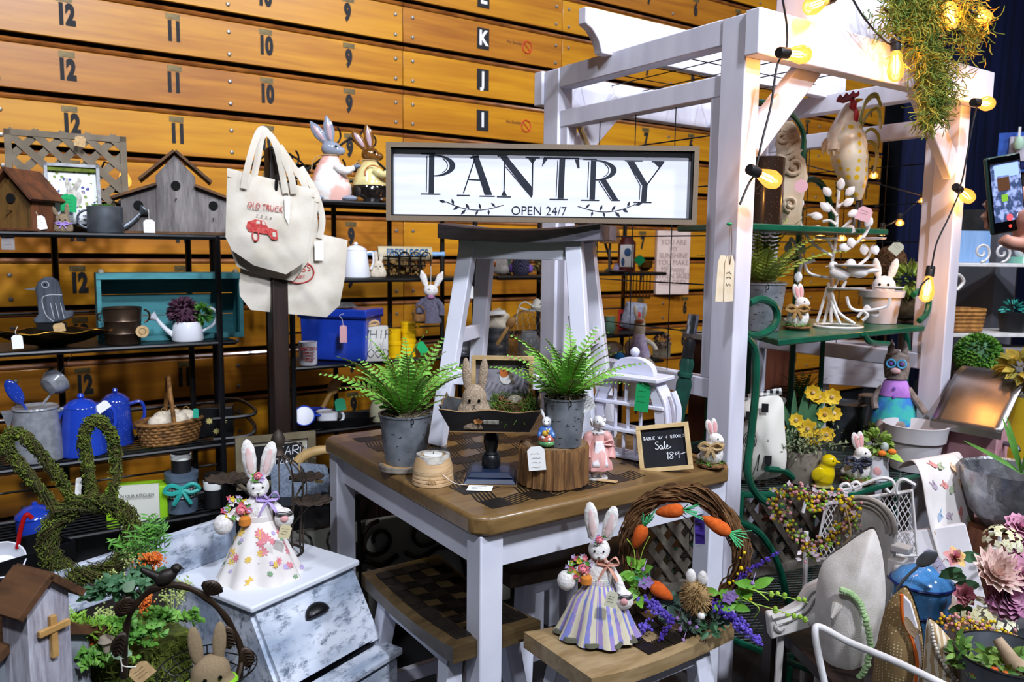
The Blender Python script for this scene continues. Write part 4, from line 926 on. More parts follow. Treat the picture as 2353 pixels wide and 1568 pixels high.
# shelf 2
T, k = put('bird_carving', 'dark chalk-painted carved bird standing over the bronze leaf bowl', 'figurine', 118, 742, Y=3.5); T.location.z = Z2
zb_ = at(118, 742, Y=3.5).z-Z2
SLATE = mat('slate_grey_paint', '#454a54', '#33373f', rough=.8, kind='wood', sc=6, stretch=(4, 4, .5), c3='#5c626d')
part('plinth', B().box((0, 0, zb_/2), (60*k, .06, zb_)), BLACKM, T)
o = [(-32, 0), (-36, 8), (-24, 20), (-26, 60), (-28, 76), (-24, 92), (-10, 104), (6, 106), (18, 96), (24, 74), (27, 44), (30, 26), (46, 28), (46, 14), (24, 4), (0, 0)]
part('body', B().prism([(x*k, zb_+z*k) for x, z in o], -.022, .022), SLATE, T, bev=.006)
part('beak', B().add([(-26*k, -.006, zb_+82*k), (-26*k, .006, zb_+82*k), (-26*k, 0, zb_+74*k), (-50*k, 0, zb_+78*k)], [(0, 1, 2), (0, 3, 1), (1, 3, 2), (2, 3, 0)]), mat('grey_beak', '#8b8d92', rough=.7), T)
CH = mat('scratched_line', '#b9bcc0', rough=.9)
b = B().tube(curve([(24*k, -.0225, zb_+64*k), (-4*k, -.0225, zb_+64*k), (-16*k, -.0225, zb_+54*k), (-10*k, -.0225, zb_+20*k), (4*k, -.0225, zb_+4*k)], 5), .0016, 4)
for x in (0, 10, 20): b.tube([(x*k, -.0225, zb_+46*k), ((x+6)*k, -.0225, zb_+10*k)], .0014, 4)
b.tube(arc((-8*k, -.0225, zb_+88*k), 7*k, 0, 360, 14)[:-1], .0016, 4, True); part('painted_lines', b, CH, T); part('eye', B().ball((-8*k, -.022, zb_+88*k), 2.5*k, 8), EYEB, T)
T, k = put('leaf_bowl', 'long dark bronze leaf-shaped bowl on the second left shelf', 'bowl', 122, 792, Y=3.38); T.location.z = Z2
BRZ = mat('dark_bronze', '#3d3222', '#241c12', rough=.28, metal=.8, sc=12)
def bowl(u, v):
 a = u*2*pi; r = v; x = 104*k*r*cos(a)*(1+.12*cos(2*a)); y = .1*r*sin(a)
 return (x, y, 3*k+34*k*r**2.2+ (8*k*r*sin(7*a)*.4 if v > .9 else 0))
part('bowl', B().grid(bowl, 40, 10), BRZ, T, solid=.003)
part('brass_vein', B().tube([(-70*k, -.02, 30*k), (-20*k, -.02, 26*k), (20*k, -.01, 12*k)], 3*k, 6), mat('brass', '#a97b2c', rough=.25, metal=1), T)
part('rim', B().tube([bowl(i/40, 1) for i in range(40)], .0025, 5, True), MATS['brass'], T)
pricetag('white tag with a round stamp hanging off the bronze bowl', 40, 786, 22, 32, Y=3.30, scrib=0, tilt=-3, string=[(-2, 10), (4, 22)])
pricetag('kraft tag with round stamp behind the bronze bowl', 136, 753, 24, 20, KRAFT, Y=3.33, scrib=0, tilt=-10)
T, k = put('metal_bucket', 'aged brown copper bucket with ring handles on the second left shelf', 'bucket', 284, 792, Y=3.38); T.location.z = Z2
COPP = mat('aged_copper', '#4f3e31', '#3a2c22', rough=.35, metal=.7, sc=10)
part('body', B().lathe([(0, 0), (37*k, 0), (38*k, 22*k), (39.5*k, 24*k), (38*k, 27*k), (39*k, 50*k), (40.5*k, 52*k), (39*k, 55*k), (41*k, 80*k), (43*k, 82*k), (40*k, 83*k), (36*k, 20*k), (0, 18*k)], 30), COPP, T)
for s in (-1, 1): part('handle', B().tube(arc((s*42*k, 0, 62*k), 15*k, -80, 80, 10) if s > 0 else arc((s*42*k, 0, 62*k), 9*k, 100, 260, 10), 2.4*k, 6), COPP, T)
T, k = put('wood_tag', 'round stamped wooden tag hanging beside the copper bucket', 'tag', 327, 762, Y=3.30)
part('disc', B().lathe([(0, -.002), (14*k, -.002), (14*k, .002), (0, .002)], 20, M=Euler((pi/2, 0, 0)).to_matrix().to_4x4()), KRAFT, T); part('stamp', B().tube(arc((0, -.0025, 0), 7*k, 0, 360, 14)[:-1], .0008, 4, True), INK, T)
T, k = put('crate', 'teal painted wooden crate standing on its side on the second left shelf', 'crate', 396, 782, Y=3.48, world=True, rz=-4); T.location.z = Z2
TEAL = mat('worn_teal_paint', '#4a9096', '#2f6a70', rough=.7, kind='distress', sc=6, lo=.28, hi=.6, stretch=(.6, 4, 4), c3='#3d8088')
W_, H_, dp = 258*k/.85, 150*k, .14
for i in range(3): part('back_plank', B().box((0, dp/2, H_*(i+.5)/3), (W_-.02, .008, H_/3-.003)), TEAL, T)
for z in (.007, H_-.007): part('long_side', B().box((0, 0, z), (W_, dp, .014)), TEAL, T, bev=.001)
for s in (-1, 1): part('end_board', B().box((s*(W_/2-.008), 0, H_/2), (.016, dp, H_-.028)), TEAL, T, bev=.001)
part('rim_strip', B().box((0, -dp/2, H_-.012), (W_, .006, .024)).box((0, -dp/2, .01), (W_, .006, .02)), TEAL, T)
for s in (-1, 1): part('corner_knob', B().ball((s*(W_/2-.02), -.03, H_+.004), .012, 10), mat('worn_knob', '#9c8f7d', rough=.7), T)
T, k = put('watering_can', 'white watering can filled with purple and green faux flowers', 'watering can', 432, 786, Y=3.36); T.location.z = Z2
part('body', B().lathe([(0, 0), (33*k, 0), (35*k, 4*k), (31*k, 36*k), (27*k, 44*k), (24*k, 42*k), (0, 34*k)], 24), ENAMEL, T)
part('spout', B().tube(curve([(-30*k, 0, 12*k), (-50*k, 0, 32*k), (-66*k, 0, 54*k)], 4), [6*k]*3+[5*k]*3+[4*k]*3, 8), ENAMEL, T); part('rose', B().lathe([(4*k, 0), (13*k, 14*k), (0, 17*k)], 16, M=Matrix.Translation((-64*k, 0, 50*k)) @ Euler((0, -.9, 0)).to_matrix().to_4x4()), ENAMEL, T)
part('handle', B().tube(curve([(30*k, 0, 20*k), (56*k, 0, 36*k), (64*k, 0, 62*k), (50*k, 0, 74*k), (36*k, 0, 68*k)], 5), 3.2*k, 6), ENAMEL, T)
def fluff(b, c, r, n, l, w):
 for i in range(n):
  v = Vector((rnd.gauss(0, 1), rnd.gauss(0, 1), rnd.gauss(0, 1))).normalized(); b.leaf(Vector(c)+v*r*.55, v, l, w, (rnd.gauss(0, 1), rnd.gauss(0, 1), 1), n=2)
 return b
part('purple_blooms', fluff(B(), (-8*k, 0, 66*k), 38*k, 420, 17*k, 7*k).ball((-8*k, 0, 66*k), 26*k, 10), mat('plum_bloom', '#5a3348', '#3d2233', rough=.8, sc=60), T, kind='stuff'); part('green_sprigs', fluff(B(), (30*k, 0, 60*k), 26*k, 150, 16*k, 8*k), LEAF, T, kind='stuff')
# shelf 3
GREYE = mat('grey_enamel', '#8f9196', '#7c7e84', rough=.18, coat=.7, sc=40)
SPECK = mat('blue_speckled_enamel', '#1e3a9c', '#c9d3f0', rough=.15, coat=.7, kind='speckle', sc=160, lo=.10, hi=.12)
def coffee_pot(name, label, px, py, Y, z, rb, rt, h, m, hs=1, lid=True, spout=True, hr=1., lidm=None):
 T, k = put(name, label, 'pot', px, py, Y=Y); T.location.z = z; rb *= k; rt *= k; h *= k
 part('body', B().lathe([(0, 0), (rb, 0), (rb*1.02, h*.03), (rt*1.02, h*.96), (rt, h), (rt*.95, h*.98), (rb*.9, h*.1), (0, h*.06)], 28), m, T)
 if lid:
  L_ = part('lid', B().lathe([(0, h), (rt*1.04, h), (rt*1.0, h*1.03), (rt*.6, h*1.14), (rt*.2, h*1.18), (0, h*1.18)], 24), lidm or m, T); part('knob', B().lathe([(rt*.1, h*1.17), (rt*.22, h*1.22), (rt*.15, h*1.28), (0, h*1.29)], 14), lidm or m, L_)
 part('handle', B().tube(curve([(hs*rt*.98, 0, h*.9), (hs*(rt+h*.24*hr), 0, h*.92), (hs*(rt+h*.3*hr), 0, h*.6), (hs*(rb+h*.02), 0, h*.3)], 6), h*.04, 8), m, T)
 if spout: part('spout', B().add([(-hs*rt*.96, -rt*.3, h*.98), (-hs*rt*.96, rt*.3, h*.98), (-hs*(rt+h*.2), 0, h*.99), (-hs*(rb*.96), 0, h*.58)], [(0, 2, 1), (0, 3, 2), (1, 2, 3), (0, 1, 3)]), m, T)
 return T, k
T, k = coffee_pot('enamel_pitcher', 'grey enamel pitcher without lid on the third left shelf', 88, 1052, 3.4, Z3, 55, 44, 118, GREYE, 1, False, True, .5)
part('rolled_rim', B().lathe([(43*k, 114*k), (48*k, 118*k), (46*k, 122*k), (42*k, 119*k)], 26), GREYE, T)
T, k = put('spoon', 'blue speckled spoon rest standing up in the grey pitcher', 'spoon', 52, 930, Y=3.4); T.rotation_euler.y = -.45
part('bowl', B().ball((0, 0, 34*k), (15*k, 5*k, 32*k), 16), SPECK, T); part('handle', B().tube([(0, 0, 8*k), (4*k, 0, -40*k)], 3*k, 6), SPECK, T)
T, k = put('ladle', 'grey enamel ladle hanging bowl-up below the second left shelf', 'ladle', 128, 876, Y=3.45); T.rotation_euler.y = .5
part('bowl', B().lathe([(2*k, -30*k), (20*k, -24*k), (30*k, -8*k), (32*k, 6*k), (30*k, 6*k), (26*k, -10*k), (0, -26*k)], 22, M=Euler((-.6, .5, 0)).to_matrix().to_4x4()), GREYE, T); part('handle', B().tube(curve([(6*k, 0, -26*k), (0, .0, -60*k), (6*k, 0, -76*k), (14*k, 0, -66*k)], 5), 2.6*k, 6), GREYE, T)
part('hanger', B().tube([(0, .0, 5*k), (4*k, .03, 70*k)], .001, 4), STRING, T)
coffee_pot('coffee_pot', 'large plain blue enamel coffee pot with lid on the third left shelf', 192, 1047, 3.4, Z3, 50, 36, 108, BLUE, 1)
coffee_pot('coffee_pot', 'blue speckled enamel coffee pot behind the plain blue one', 270, 1030, 3.5, Z3, 36, 29, 100, SPECK, 1)
pricetag('white tag tied to the blue coffee pots', 236, 935, 30, 20, Y=3.36, tilt=-35, scrib=0)
WICK = mat('wicker', '#8a5f2c', '#5d3c18', rough=.7, sc=30)
def basket(T, rx, ry, h, m, hh=0, rows=7, flare=.82, n=44):
 for i in range(rows):
  t = (i+.5)/rows; r = flare+(1-flare)*t
  part('weave', B().tube([(rx*r*cos(a)*(1+.035*(-1)**(j+i)), ry*r*sin(a)*(1+.035*(-1)**(j+i)), h*t) for j, a in enumerate([2*pi*j/n for j in range(n)])], h/rows*.55, 6, True), m, T)
 part('basket_floor', B().lathe([(0, 0), (rx*flare, 0), (rx*.96, h*.9), (rx*.93, h*.9), (rx*flare*.95, h*.1), (0, h*.08)], 24, sy=ry/rx), m, T)
 part('rim', B().tube([(rx*1.03*cos(a), ry*1.03*sin(a), h) for a in [2*pi*j/n for j in range(n)]], h*.09, 6, True), m, T)
 if hh: part('handle', B().tube(curve([(-rx*.2, -ry*.96, h*.8), (-rx*.24, -ry*.8, h+hh*.6), (0, 0, h+hh), (rx*.24, ry*.8, h+hh*.6), (rx*.2, ry*.96, h*.8)], 8), h*.1, 8), m, T)
T, k = put('wicker_basket', 'tall-handled oval wicker basket filled with cream stuffed eggs', 'basket', 392, 1020, Y=3.42, rz=30); T.location.z = Z3
basket(T, 74*k, 48*k, 50*k, WICK, 100*k)
for i, (x, y) in enumerate(((-30, -12), (8, -20), (38, -6), (-4, 16), (24, 20))):
 p = Matrix.Translation(T.location) @ T.rotation_euler.to_matrix().to_4x4() @ Vector((x*k, y*k, 52*k))
 o = thing('fabric_egg', ('leftmost cream cloth egg in the wicker basket', 'front cream cloth egg in the wicker basket', 'rightmost cream cloth egg in the wicker basket', 'rear cream cloth egg in the wicker basket', 'cream cloth egg at back right of the wicker basket')[i], 'egg', p, rnd.uniform(0, 3), 'cloth eggs in the wicker basket')
 part('egg', B().ball((0, 0, 0), (28*k, 20*k, 18*k), 14), CREAM, o); part('twine_loop', B().tube(arc((0, 0, 18*k), 7*k, 0, 300, 10), .0012, 4), TWINE, o)
pricetag('teal tag on the right of the wicker basket', 450, 950, 12, 22, mat('teal_card', '#2aa58a', rough=.8), Y=3.33, scrib=0)
T, k = put('lantern', 'black pierced metal box with cut-out daisies at the shelf end', 'lantern', 500, 1000, Y=3.44, rz=-6); T.location.z = Z3
part('box', B().box((0, 0, 34*k), (72*k, .09, 68*k)), BLACKM, T, bev=.003)
b = B()
for x, z in ((-14, 38), (16, 38), (0, 14)):
 b = B()
 for j in range(8): b.leaf((x*k, -.0465, z*k), (cos(j*pi/4), 0, sin(j*pi/4)), 8*k, 3.4*k, (0, -1, 0), n=2, bend=0, fold=0)
 part('cut_daisy', b, mat('pale_cutout', '#b5a766', rough=.8), T)
# shelf 4
def candle(name, label, px, py, r, h, z, Y=3.38, band=True):
 T, k = put(name, label, 'candle', px, py, Y=Y); T.location.z = z; r *= k; h *= k
 part('wax', B().lathe([(0, 0), (r, 0), (r, h*.95), (r*.95, h), (0, h*.98)], 22, wob=lambda a, t: 1+.02*sin(18*a)), BLACKP, T)
 if band: part('label_band', B().lathe([(r*1.03, h*.55), (r*1.04, h*.56), (r*1.04, h*.8), (r*1.03, h*.81)], 22), PAPER, T)
 return T
p = at(420, 1180, Y=3.38); k = mpp(p)
GRB = mat('blue_grey_tin', '#5d6b7d', '#4b5868', rough=.5, sc=20)
z0 = Z4
T = thing('tin_stack', 'blue-grey stacked tins wrapped with black gingham and a teal bow', 'tin', (p.x, p.y, z0), facing(p))
part('tin', B().lathe([(0, 0), (33*k, 0), (34*k, 30*k), (26*k, 36*k), (26*k, 44*k), (34*k, 50*k), (34*k, 74*k), (0, 74*k)], 24), GRB, T); part('lid', B().lathe([(36*k, 74*k), (37*k, 90*k), (0, 92*k)], 24), GRB, T)
part('gingham_band', B().lathe([(35*k, 36*k), (36*k, 38*k), (36*k, 58*k), (35*k, 60*k)], 24), mat('black_gingham', '#efefef', '#1a1a1c', rough=.9, kind='check', sc=90), T)
TQ = mat('teal_ribbon', '#2fa79b', rough=.5); b = B()
for q in (-1, 1): b.tube(curve([(0, -37*k, 60*k), (q*22*k, -42*k, 72*k), (q*36*k, -38*k, 58*k), (q*18*k, -42*k, 52*k), (0, -37*k, 60*k)], 4), 5*k, 5); b.tube(curve([(0, -38*k, 58*k), (q*10*k, -42*k, 40*k), (q*18*k, -40*k, 26*k)], 3), 5*k, 5)
part('ribbon_bow', b, TQ, T)
T = candle('pillar_candle', 'black pillar candle with white label on top of the gingham tins', 419, 1140, 21, 52, z0+92*k)
candle('pillar_candle', 'black pillar candle with white label on the lower shelf behind the doll', 493, 1190, 21, 78, Z4, 3.36)
T, k = put('enamel_pot', 'blue enamel pot with lid on the lowest left shelf', 'pot', 84, 1236, Y=3.4); T.location.z = Z4
part('body', B().lathe([(0, 0), (36*k, 0), (40*k, 10*k), (40*k, 40*k), (0, 40*k)], 26), BLUE, T); part('lid', B().lathe([(42*k, 40*k), (40*k, 46*k), (24*k, 60*k), (6*k, 66*k), (6*k, 72*k), (0, 74*k)], 26), BLUE, T)
T, k = put('gift_box', 'lime green gift box with a white top panel on the lowest shelf', 'box', 318, 1250, Y=3.42, rz=-10); T.location.z = Z4-.04
LG = mat('lime_box', '#8ec61c', rough=.5)
part('carton', B().box((4*k, .01, 46*k), (128*k, .1, 92*k)), LG, T, bev=.004); part('white_panel', B().box((10*k, -.042, 50*k), (84*k, .02, 96*k)), mat('cream_panel', '#dcdccf', rough=.7), T); text('IN OUR KITCHEN', 9*k, INK, T, (8*k, -.066, 78*k))
T, k = put('metal_tray', 'black metal tray lettered THINGS at the left edge', 'tray', 40, 1305, d=2.55, rz=24)
part('tray', B().box((0, 0, .012), (.28, .17, .006)).box((0, -.085, .035), (.28, .005, .06)).box((0, .085, .035), (.28, .005, .06)).box((.14, 0, .035), (.005, .17, .06)).box((-.14, 0, .035), (.005, .17, .06)), BLACKM, T)
text('THINGS', .032, mat('grey_letter', '#b9bcc4', rough=.6), T, (.143, 0, .038), (pi/2, 0, pi/2), sx=.9); TT = T
b = B()
for i in range(9): b.tube([(-.13+i*.033, -.08, .0), (-.13+i*.033, -.08, -.12)], .0016, 4)
for z in (-.04, -.08, -.12): b.tube([(-.14, -.08, z), (.14, -.08, z)], .0016, 4)
b.tube([(.14, -.08, 0), (.14, -.08, -.75)], .005, 5); b.tube([(-.13, .08, 0), (-.13, .08, -.75)], .005, 5); b.tube([(-.13, -.08, 0), (-.13, -.08, -.75)], .005, 5); b.tube([(.14, .08, 0), (.14, .08, -.75)], .005, 5)
part('wire_stand', b, BLACKM, T)
q = Matrix.Translation(T.location) @ T.rotation_euler.to_matrix().to_4x4()
p = q @ Vector((-.05, -.02, .016)); T = thing('dipper', 'white enamel dipper with red handle lying in the black tray', 'ladle', p, facing(p))
part('bowl', B().lathe([(0, 0), (.05, 0), (.062, .03), (.064, .06), (.06, .06), (.045, .01), (0, .006)], 24, M=Euler((.7, 0, 0)).to_matrix().to_4x4()), ENAMEL, T); part('handle', B().tube(curve([(.04, .0, .06), (.055, .0, .13), (.07, 0, .165), (.085, 0, .15)], 6), .007, 8), mat('red_enamel', '#a81418', rough=.2, coat=.5), T)
p = q @ Vector((-.08, .05, .016)); T = thing('bag', 'crumpled clear plastic bag in the black tray', 'bag', p, 0)
part('film', B().lathe([(.03, 0), (.04, .02), (.025, .1), (.035, .14)], 14, wob=lambda a, t: 1+.25*sin(3*a+7*t)+.15*sin(7*a)), mat('cloudy_film', '#c5c8d2', '#8d909a', rough=.3, sc=20), T, solid=.001)
# ================================================================== LEFT FOREGROUND
BZ = .65; BA = radians(21.8)
CHIP = mat('distressed_blue_white', '#d9dee9', '#5f6b7d', rough=.5, kind='distress', sc=22, lo=.36, hi=.5, stretch=(1, 2, 2), c3='#9aa7bb', bump=.12)
CHIPT = mat('distressed_white_top', '#dde1ea', '#a7b0be', rough=.45, kind='distress', sc=5, lo=.25, hi=.42, stretch=(.5, 3, 3))
T = thing('storage_bin', 'distressed white wooden vegetable bin with tilting door and black cup pull', 'bin', (.524, 1.846, 0), BA); BIN = T
W_, D_ = .34, .33
prof = [(-.155, 0), (-.155, .405), (-.10, .44), (.012, .635), (D_, .635), (D_, 0)]
for x in (.006, W_-.006): part('side_panel', B().prism([(y, z) for y, z in prof], x-.009, x+.009, Matrix(((0, 1, 0, 0), (1, 0, 0, 0), (0, 0, 1, 0), (0, 0, 0, 1)))), CHIP, T)
part('back_panel', B().box((W_/2, D_, .32), (W_-.02, .012, .63)), CHIP, T)
part('top_board', B().box((W_/2-.005, D_/2-.005, .6425), (W_+.02, D_+.03, .017)), CHIPT, T, bev=.005)
a = Vector((0, -.098, .452)); c = Vector((0, .008, .630)); dv = (c-a)
b = B().bar(a+Vector((W_/2, 0, 0))+dv*.02, a+Vector((W_/2, 0, 0))+dv*.98, W_-.062, .014, (0, -1, .6)); part('door', b, CHIP, T, bev=.002)
door = bpy.data.objects[[o.name for o in COL.objects if o.name.startswith('door')][-1]]
nrm = dv.cross(Vector((1, 0, 0))).normalized(); nrm = -nrm if nrm.y > 0 else nrm
mid = a+dv*.66+Vector((W_/2, 0, 0))+nrm*.008
up_ = dv.normalized(); Mh = Matrix((Vector((1, 0, 0)), -nrm, up_)).transposed().to_4x4(); Mh.translation = mid
q = B(); q.T = Mh
q.grid(lambda u, v: (.037*cos(pi*(1-u)), -.003-.022*sin(pi*u)*sin(pi/2*v), .030*sin(pi*u)*cos(pi/2*v)-.008), 18, 8)
part('cup_pull', q, BLACKM, door, solid=.002)
for s in (-1, 1):
 x = W_/2+s*(W_/2-.022); part('door_stile', B().bar(a+Vector((x, 0, 0)), c+Vector((x, 0, 0)), .03, .018, (0, -1, .6)), CHIP, T, bev=.001)
part('ledge', B().box((W_/2, -.13, .428), (W_+.03, .075, .02)), CHIP, T, bev=.006); part('front_panel', B().box((W_/2, -.15, .205), (W_-.07, .014, .40)), CHIP, T)
for s in (-1, 1): part('front_stile', B().box((W_/2+s*(W_/2-.02), -.15, .205), (.035, .02, .41)), CHIP, T)
Mb = Matrix.Translation(T.location) @ Euler((0, 0, BA)).to_matrix().to_4x4()
T = thing('board', 'long distressed white board standing on edge along the back of the bin', 'board', Mb @ Vector((-.22, .30, BZ+.001)), BA)
part('plank', B().box((0, 0, .055), (.80, .02, .11)), CHIP, T, bev=.002)
DMAT = dict(rough=.85, sc=0)
def rose(T, x, y, z, r, m):
 b = B()
 for i in range(5): b.tube(spiral((0, -i*r*.18, 0), r*(1-.17*i), r*(.8-.17*i), i*1.3, .9, 10), r*.16, 5)
 return part('rose', b, m, T, loc=(x, y, z))
def posy(T, pts, r, mats, name='posy'):
 for j, m in enumerate(mats):
  b = B()
  for i in range(len(pts)):
   if i % len(mats) == j:
    c = Vector(pts[i])
    for q in range(5): b.leaf(c, (cos(q*1.257), -.5, sin(q*1.257)), r*rnd.uniform(.7, 1.2), r*.8, (0, -1, 0), n=2)
  part(name, b, m, T, kind='stuff')
def bunny_doll(label, loc, rz, k, skirt, bodice, ribbon, lh, rh, floor_r=97, waist=135, pleats=11, seed=1, lean=0, prints=None):
 """Rag bunny in a long skirt: heights in px units k above the hem."""
 T = thing('bunny_doll', label, 'doll', loc, rz); r_ = random.Random(seed)
 ph = [r_.uniform(0, 6.3) for _ in range(3)]
 pl = lambda a, t: 1+(1-t)**1.3*.10*sin(pleats*a+ph[0]+.6*sin(2*a))+(1-t)*.05*sin(4*a+ph[1])
 part('skirt', B().lathe([(floor_r*.96*k, 3*k), (floor_r*k, 0), (floor_r*.93*k, 14*k), (floor_r*.76*k, 50*k), (floor_r*.58*k, 90*k), (floor_r*.42*k, waist*.9*k), (33*k, waist*k), (30*k, (waist+3)*k)], 88, sy=.82, wob=pl), skirt, T)
 pf = [(93, 0), (93*.93/.97, 14), (.76*floor_r, 50), (.58*floor_r, 90), (.42*floor_r, waist*.9), (33, waist)]
 def sk(a, z):
  for (r0, z0), (r1, z1) in zip(pf, pf[1:]):
   if z <= z1: break
  r = (r0+(r1-r0)*(z-z0)/(z1-z0))*pl(a, min(1, (z0+2)/(waist+3)*1.1))+1.6
  return (r*cos(a)*k, r*sin(a)*.82*k, z*k)
 if prints:
  bb = {m: B() for m in prints}
  for i in range(44):
   a = -pi/2+r_.uniform(-1.7, 1.7); z = r_.uniform(8, waist-14); m = prints[i % len(prints)]; R = r_.uniform(8, 13)*(.6 if i % len(prints) > 2 else 1); rr = max(30, floor_r*(1-z/waist*.62))
   q = [sk(a, z)]+[sk(a+R*(.75+.25*cos(7*c))*cos(c)/rr, z+R*(.75+.25*cos(7*c))*sin(c)) for c in [j*2*pi/28 for j in range(28)]]
   bb[m].add(q, [(0, 1+j, 1+(j+1) % 28) for j in range(28)])
  for m, b in bb.items(): part('printed_flower', b, m, T, kind='stuff')
 part('waistband', B().lathe([(31*k, (waist-2)*k), (32*k, waist*k), (31*k, (waist+16)*k), (28*k, (waist+18)*k)], 30, sy=.75), bodice, T)
 part('torso', B().lathe([(0, (waist-4)*k), (30*k, (waist-2)*k), (32*k, (waist+25)*k), (27*k, (waist+50)*k), (12*k, (waist+62)*k), (0, (waist+64)*k)], 26, sy=.7), FUR, T)
 hz = waist+82
 part('head', B().ball((0, -2*k, hz*k), (25*k, 23*k, 26*k), 20).ball((-5*k, -17*k, (hz-11)*k), (11*k, 9*k, 9*k), 14).ball((5*k, -17*k, (hz-11)*k), (11*k, 9*k, 9*k), 14), FUR, T, blob=2.4*k)
 eyes(T, [(-10*k, -23*k, (hz+3)*k), (10*k, -23*k, (hz+3)*k)], 2.4*k)
 part('stitched_nose', B().tube([(-3*k, -26*k, (hz-8)*k), (0, -27*k, (hz-10)*k), (3*k, -26*k, (hz-8)*k)], 1*k, 4).tube([(0, -27*k, (hz-10)*k), (0, -26*k, (hz-18)*k)], .8*k, 4), mat('brown_thread', '#4a3a2e', rough=.9), T)
 for s, an, L in ((-1, -.10+lean, 46), (1, .24+lean, 43)):
  o = part('ear', B().lathe([(1*k, 0), (11*k, 8*k), (16*k, L*1.0*k), (14*k, L*1.6*k), (7*k, L*1.95*k), (1*k, L*2.02*k)], 18, sy=.45), FUR, T, loc=(s*13*k, 2*k, (hz+18)*k), rot=(.05, an, 0))
  part('ear_lining', B().ball((0, -6*k, L*.95*k), (8*k, 2.5*k, L*.7*k), 12), mat('blushed_felt', '#e2c9c4', '#dba9a6', rough=.95, sc=25), o)
 for s, h in ((-1, lh), (1, rh)):
  hx_, hy_, hz_ = h
  part('arm', B().tube(curve([(s*24*k, 0, (waist+48)*k), ((s*34+hx_)*.5*k, -6*k, ((waist+40)+hz_)*.5*k), (hx_*k, hy_*k, hz_*k)], 5), [9*k]*4+[11*k]*4+[14*k]*3, 10).ball((hx_*k, hy_*k, hz_*k), (22*k, 19*k, 24*k), 16), FUR, T, blob=2.6*k)
 b = B().tube(arc((0, 0, (waist+60)*k), 15*k, 0, 360, 18, 'xy', 13*k)[:-1], 3.5*k, 6, True)
 bx = 20
 for q in (-1, 1): b.tube(curve([(bx*k, -16*k, (waist+56)*k), ((bx+q*16)*k, -20*k, (waist+72)*k), ((bx+q*24)*k, -18*k, (waist+56)*k), (bx*k, -17*k, (waist+52)*k)], 4), 6*k, 5, flat=.3); b.tube(curve([(bx*k, -16*k, (waist+54)*k), ((bx+q*12)*k, -22*k, (waist+36)*k), ((bx+q*22)*k, -20*k, (waist+18)*k)], 3), 6*k, 5, flat=.3)
 part('neck_ribbon', b, ribbon, T)
 RO = mat('felt_rose', '#d8566a', '#e88a92', rough=.8, sc=60); LV = mat('felt_lilac', '#b79ccf', '#d7c6e0', rough=.8, sc=80); YL = mat('felt_yellow', '#e6c93a', rough=.8); WF = mat('felt_white', '#eee7e6', rough=.9)
 rose(T, 0, -24*k, (hz+30)*k, 9*k, RO)
 posy(T, [(r_.uniform(-12, 12)*k, -23*k, (hz+30+r_.uniform(-8, 8))*k) for _ in range(8)], 8*k, [LEAF, LV], 'hair_flowers')
 cx, cz = lh[0]*.55-4, lh[2]+34
 part('wreath_ring', B().tube(arc((cx*k, -14*k, cz*k), 22*k, 0, 360, 18)[:-1], 3*k, 5, True), TWIG, T)
 posy(T, [((cx+22*cos(a)+r_.uniform(-7, 7))*k, (-18+r_.uniform(-5, 3))*k, (cz+22*sin(a)+r_.uniform(-7, 7))*k) for a in [i*.2 for i in range(32)]], 8*k, [RO, LV, WF, LEAF, YL], 'posy_flowers')
 rose(T, (cx+8)*k, -24*k, (cz-2)*k, 11*k, RO)
 part('peach_bag', B().lathe([(5*k, 0), (13*k, 4*k), (13*k, 18*k), (8*k, 24*k)], 12, wob=lambda a, t: 1+.08*sin(6*a)), mat('orange_felt', '#c97a2a', rough=.9), T, loc=((lh[0]*.5+8)*k, -20*k, (lh[2]-6)*k))
 b = B()
 for i in range(4): b.tube(arc((rh[0]*k, rh[1]*k, (rh[2]+10+i*3)*k), 21*k, 200, 340, 10, 'xy', 20*k), 1*k, 4)
 part('wrist_twine', b, INK, T); part('pink_patch', B().ball((rh[0]*k, (rh[1]-19)*k, (rh[2]+4)*k), (9*k, 3*k, 8*k), 10), PINK, T)
 return T
FLOR = mat('floral_cotton', '#e9e2dd', '#ddd4cf', rough=.9, sc=12)
p = at(598, 1322, Z=BZ+.001); k = mpp(p)
D1 = bunny_doll('white rag bunny doll in a pink and yellow flowered skirt on the bin', p, facing(p), k, FLOR, FLOR, mat('lilac_tulle', '#b59ad6', '#c9b5e2', rough=.7, sc=20), (-76, -12, 132), (55, -16, 136), 95, 128, 9, prints=[mat('print_pink', '#dd7782', '#e59aa0', rough=.9, sc=60), mat('print_rose', '#d9838c', rough=.9), mat('print_yellow', '#e0bb57', rough=.9), mat('print_leaf', '#7f9f7a', rough=.9), mat('print_lilac', '#b7a5cf', rough=.9)])
pricetag('yellowish handwritten tag on the flowered-skirt doll', 655, 1222, 26, 32, mat('yellow_card', '#d9cba0', rough=.8), d=mpp(p)*FPX-.08, tilt=16)
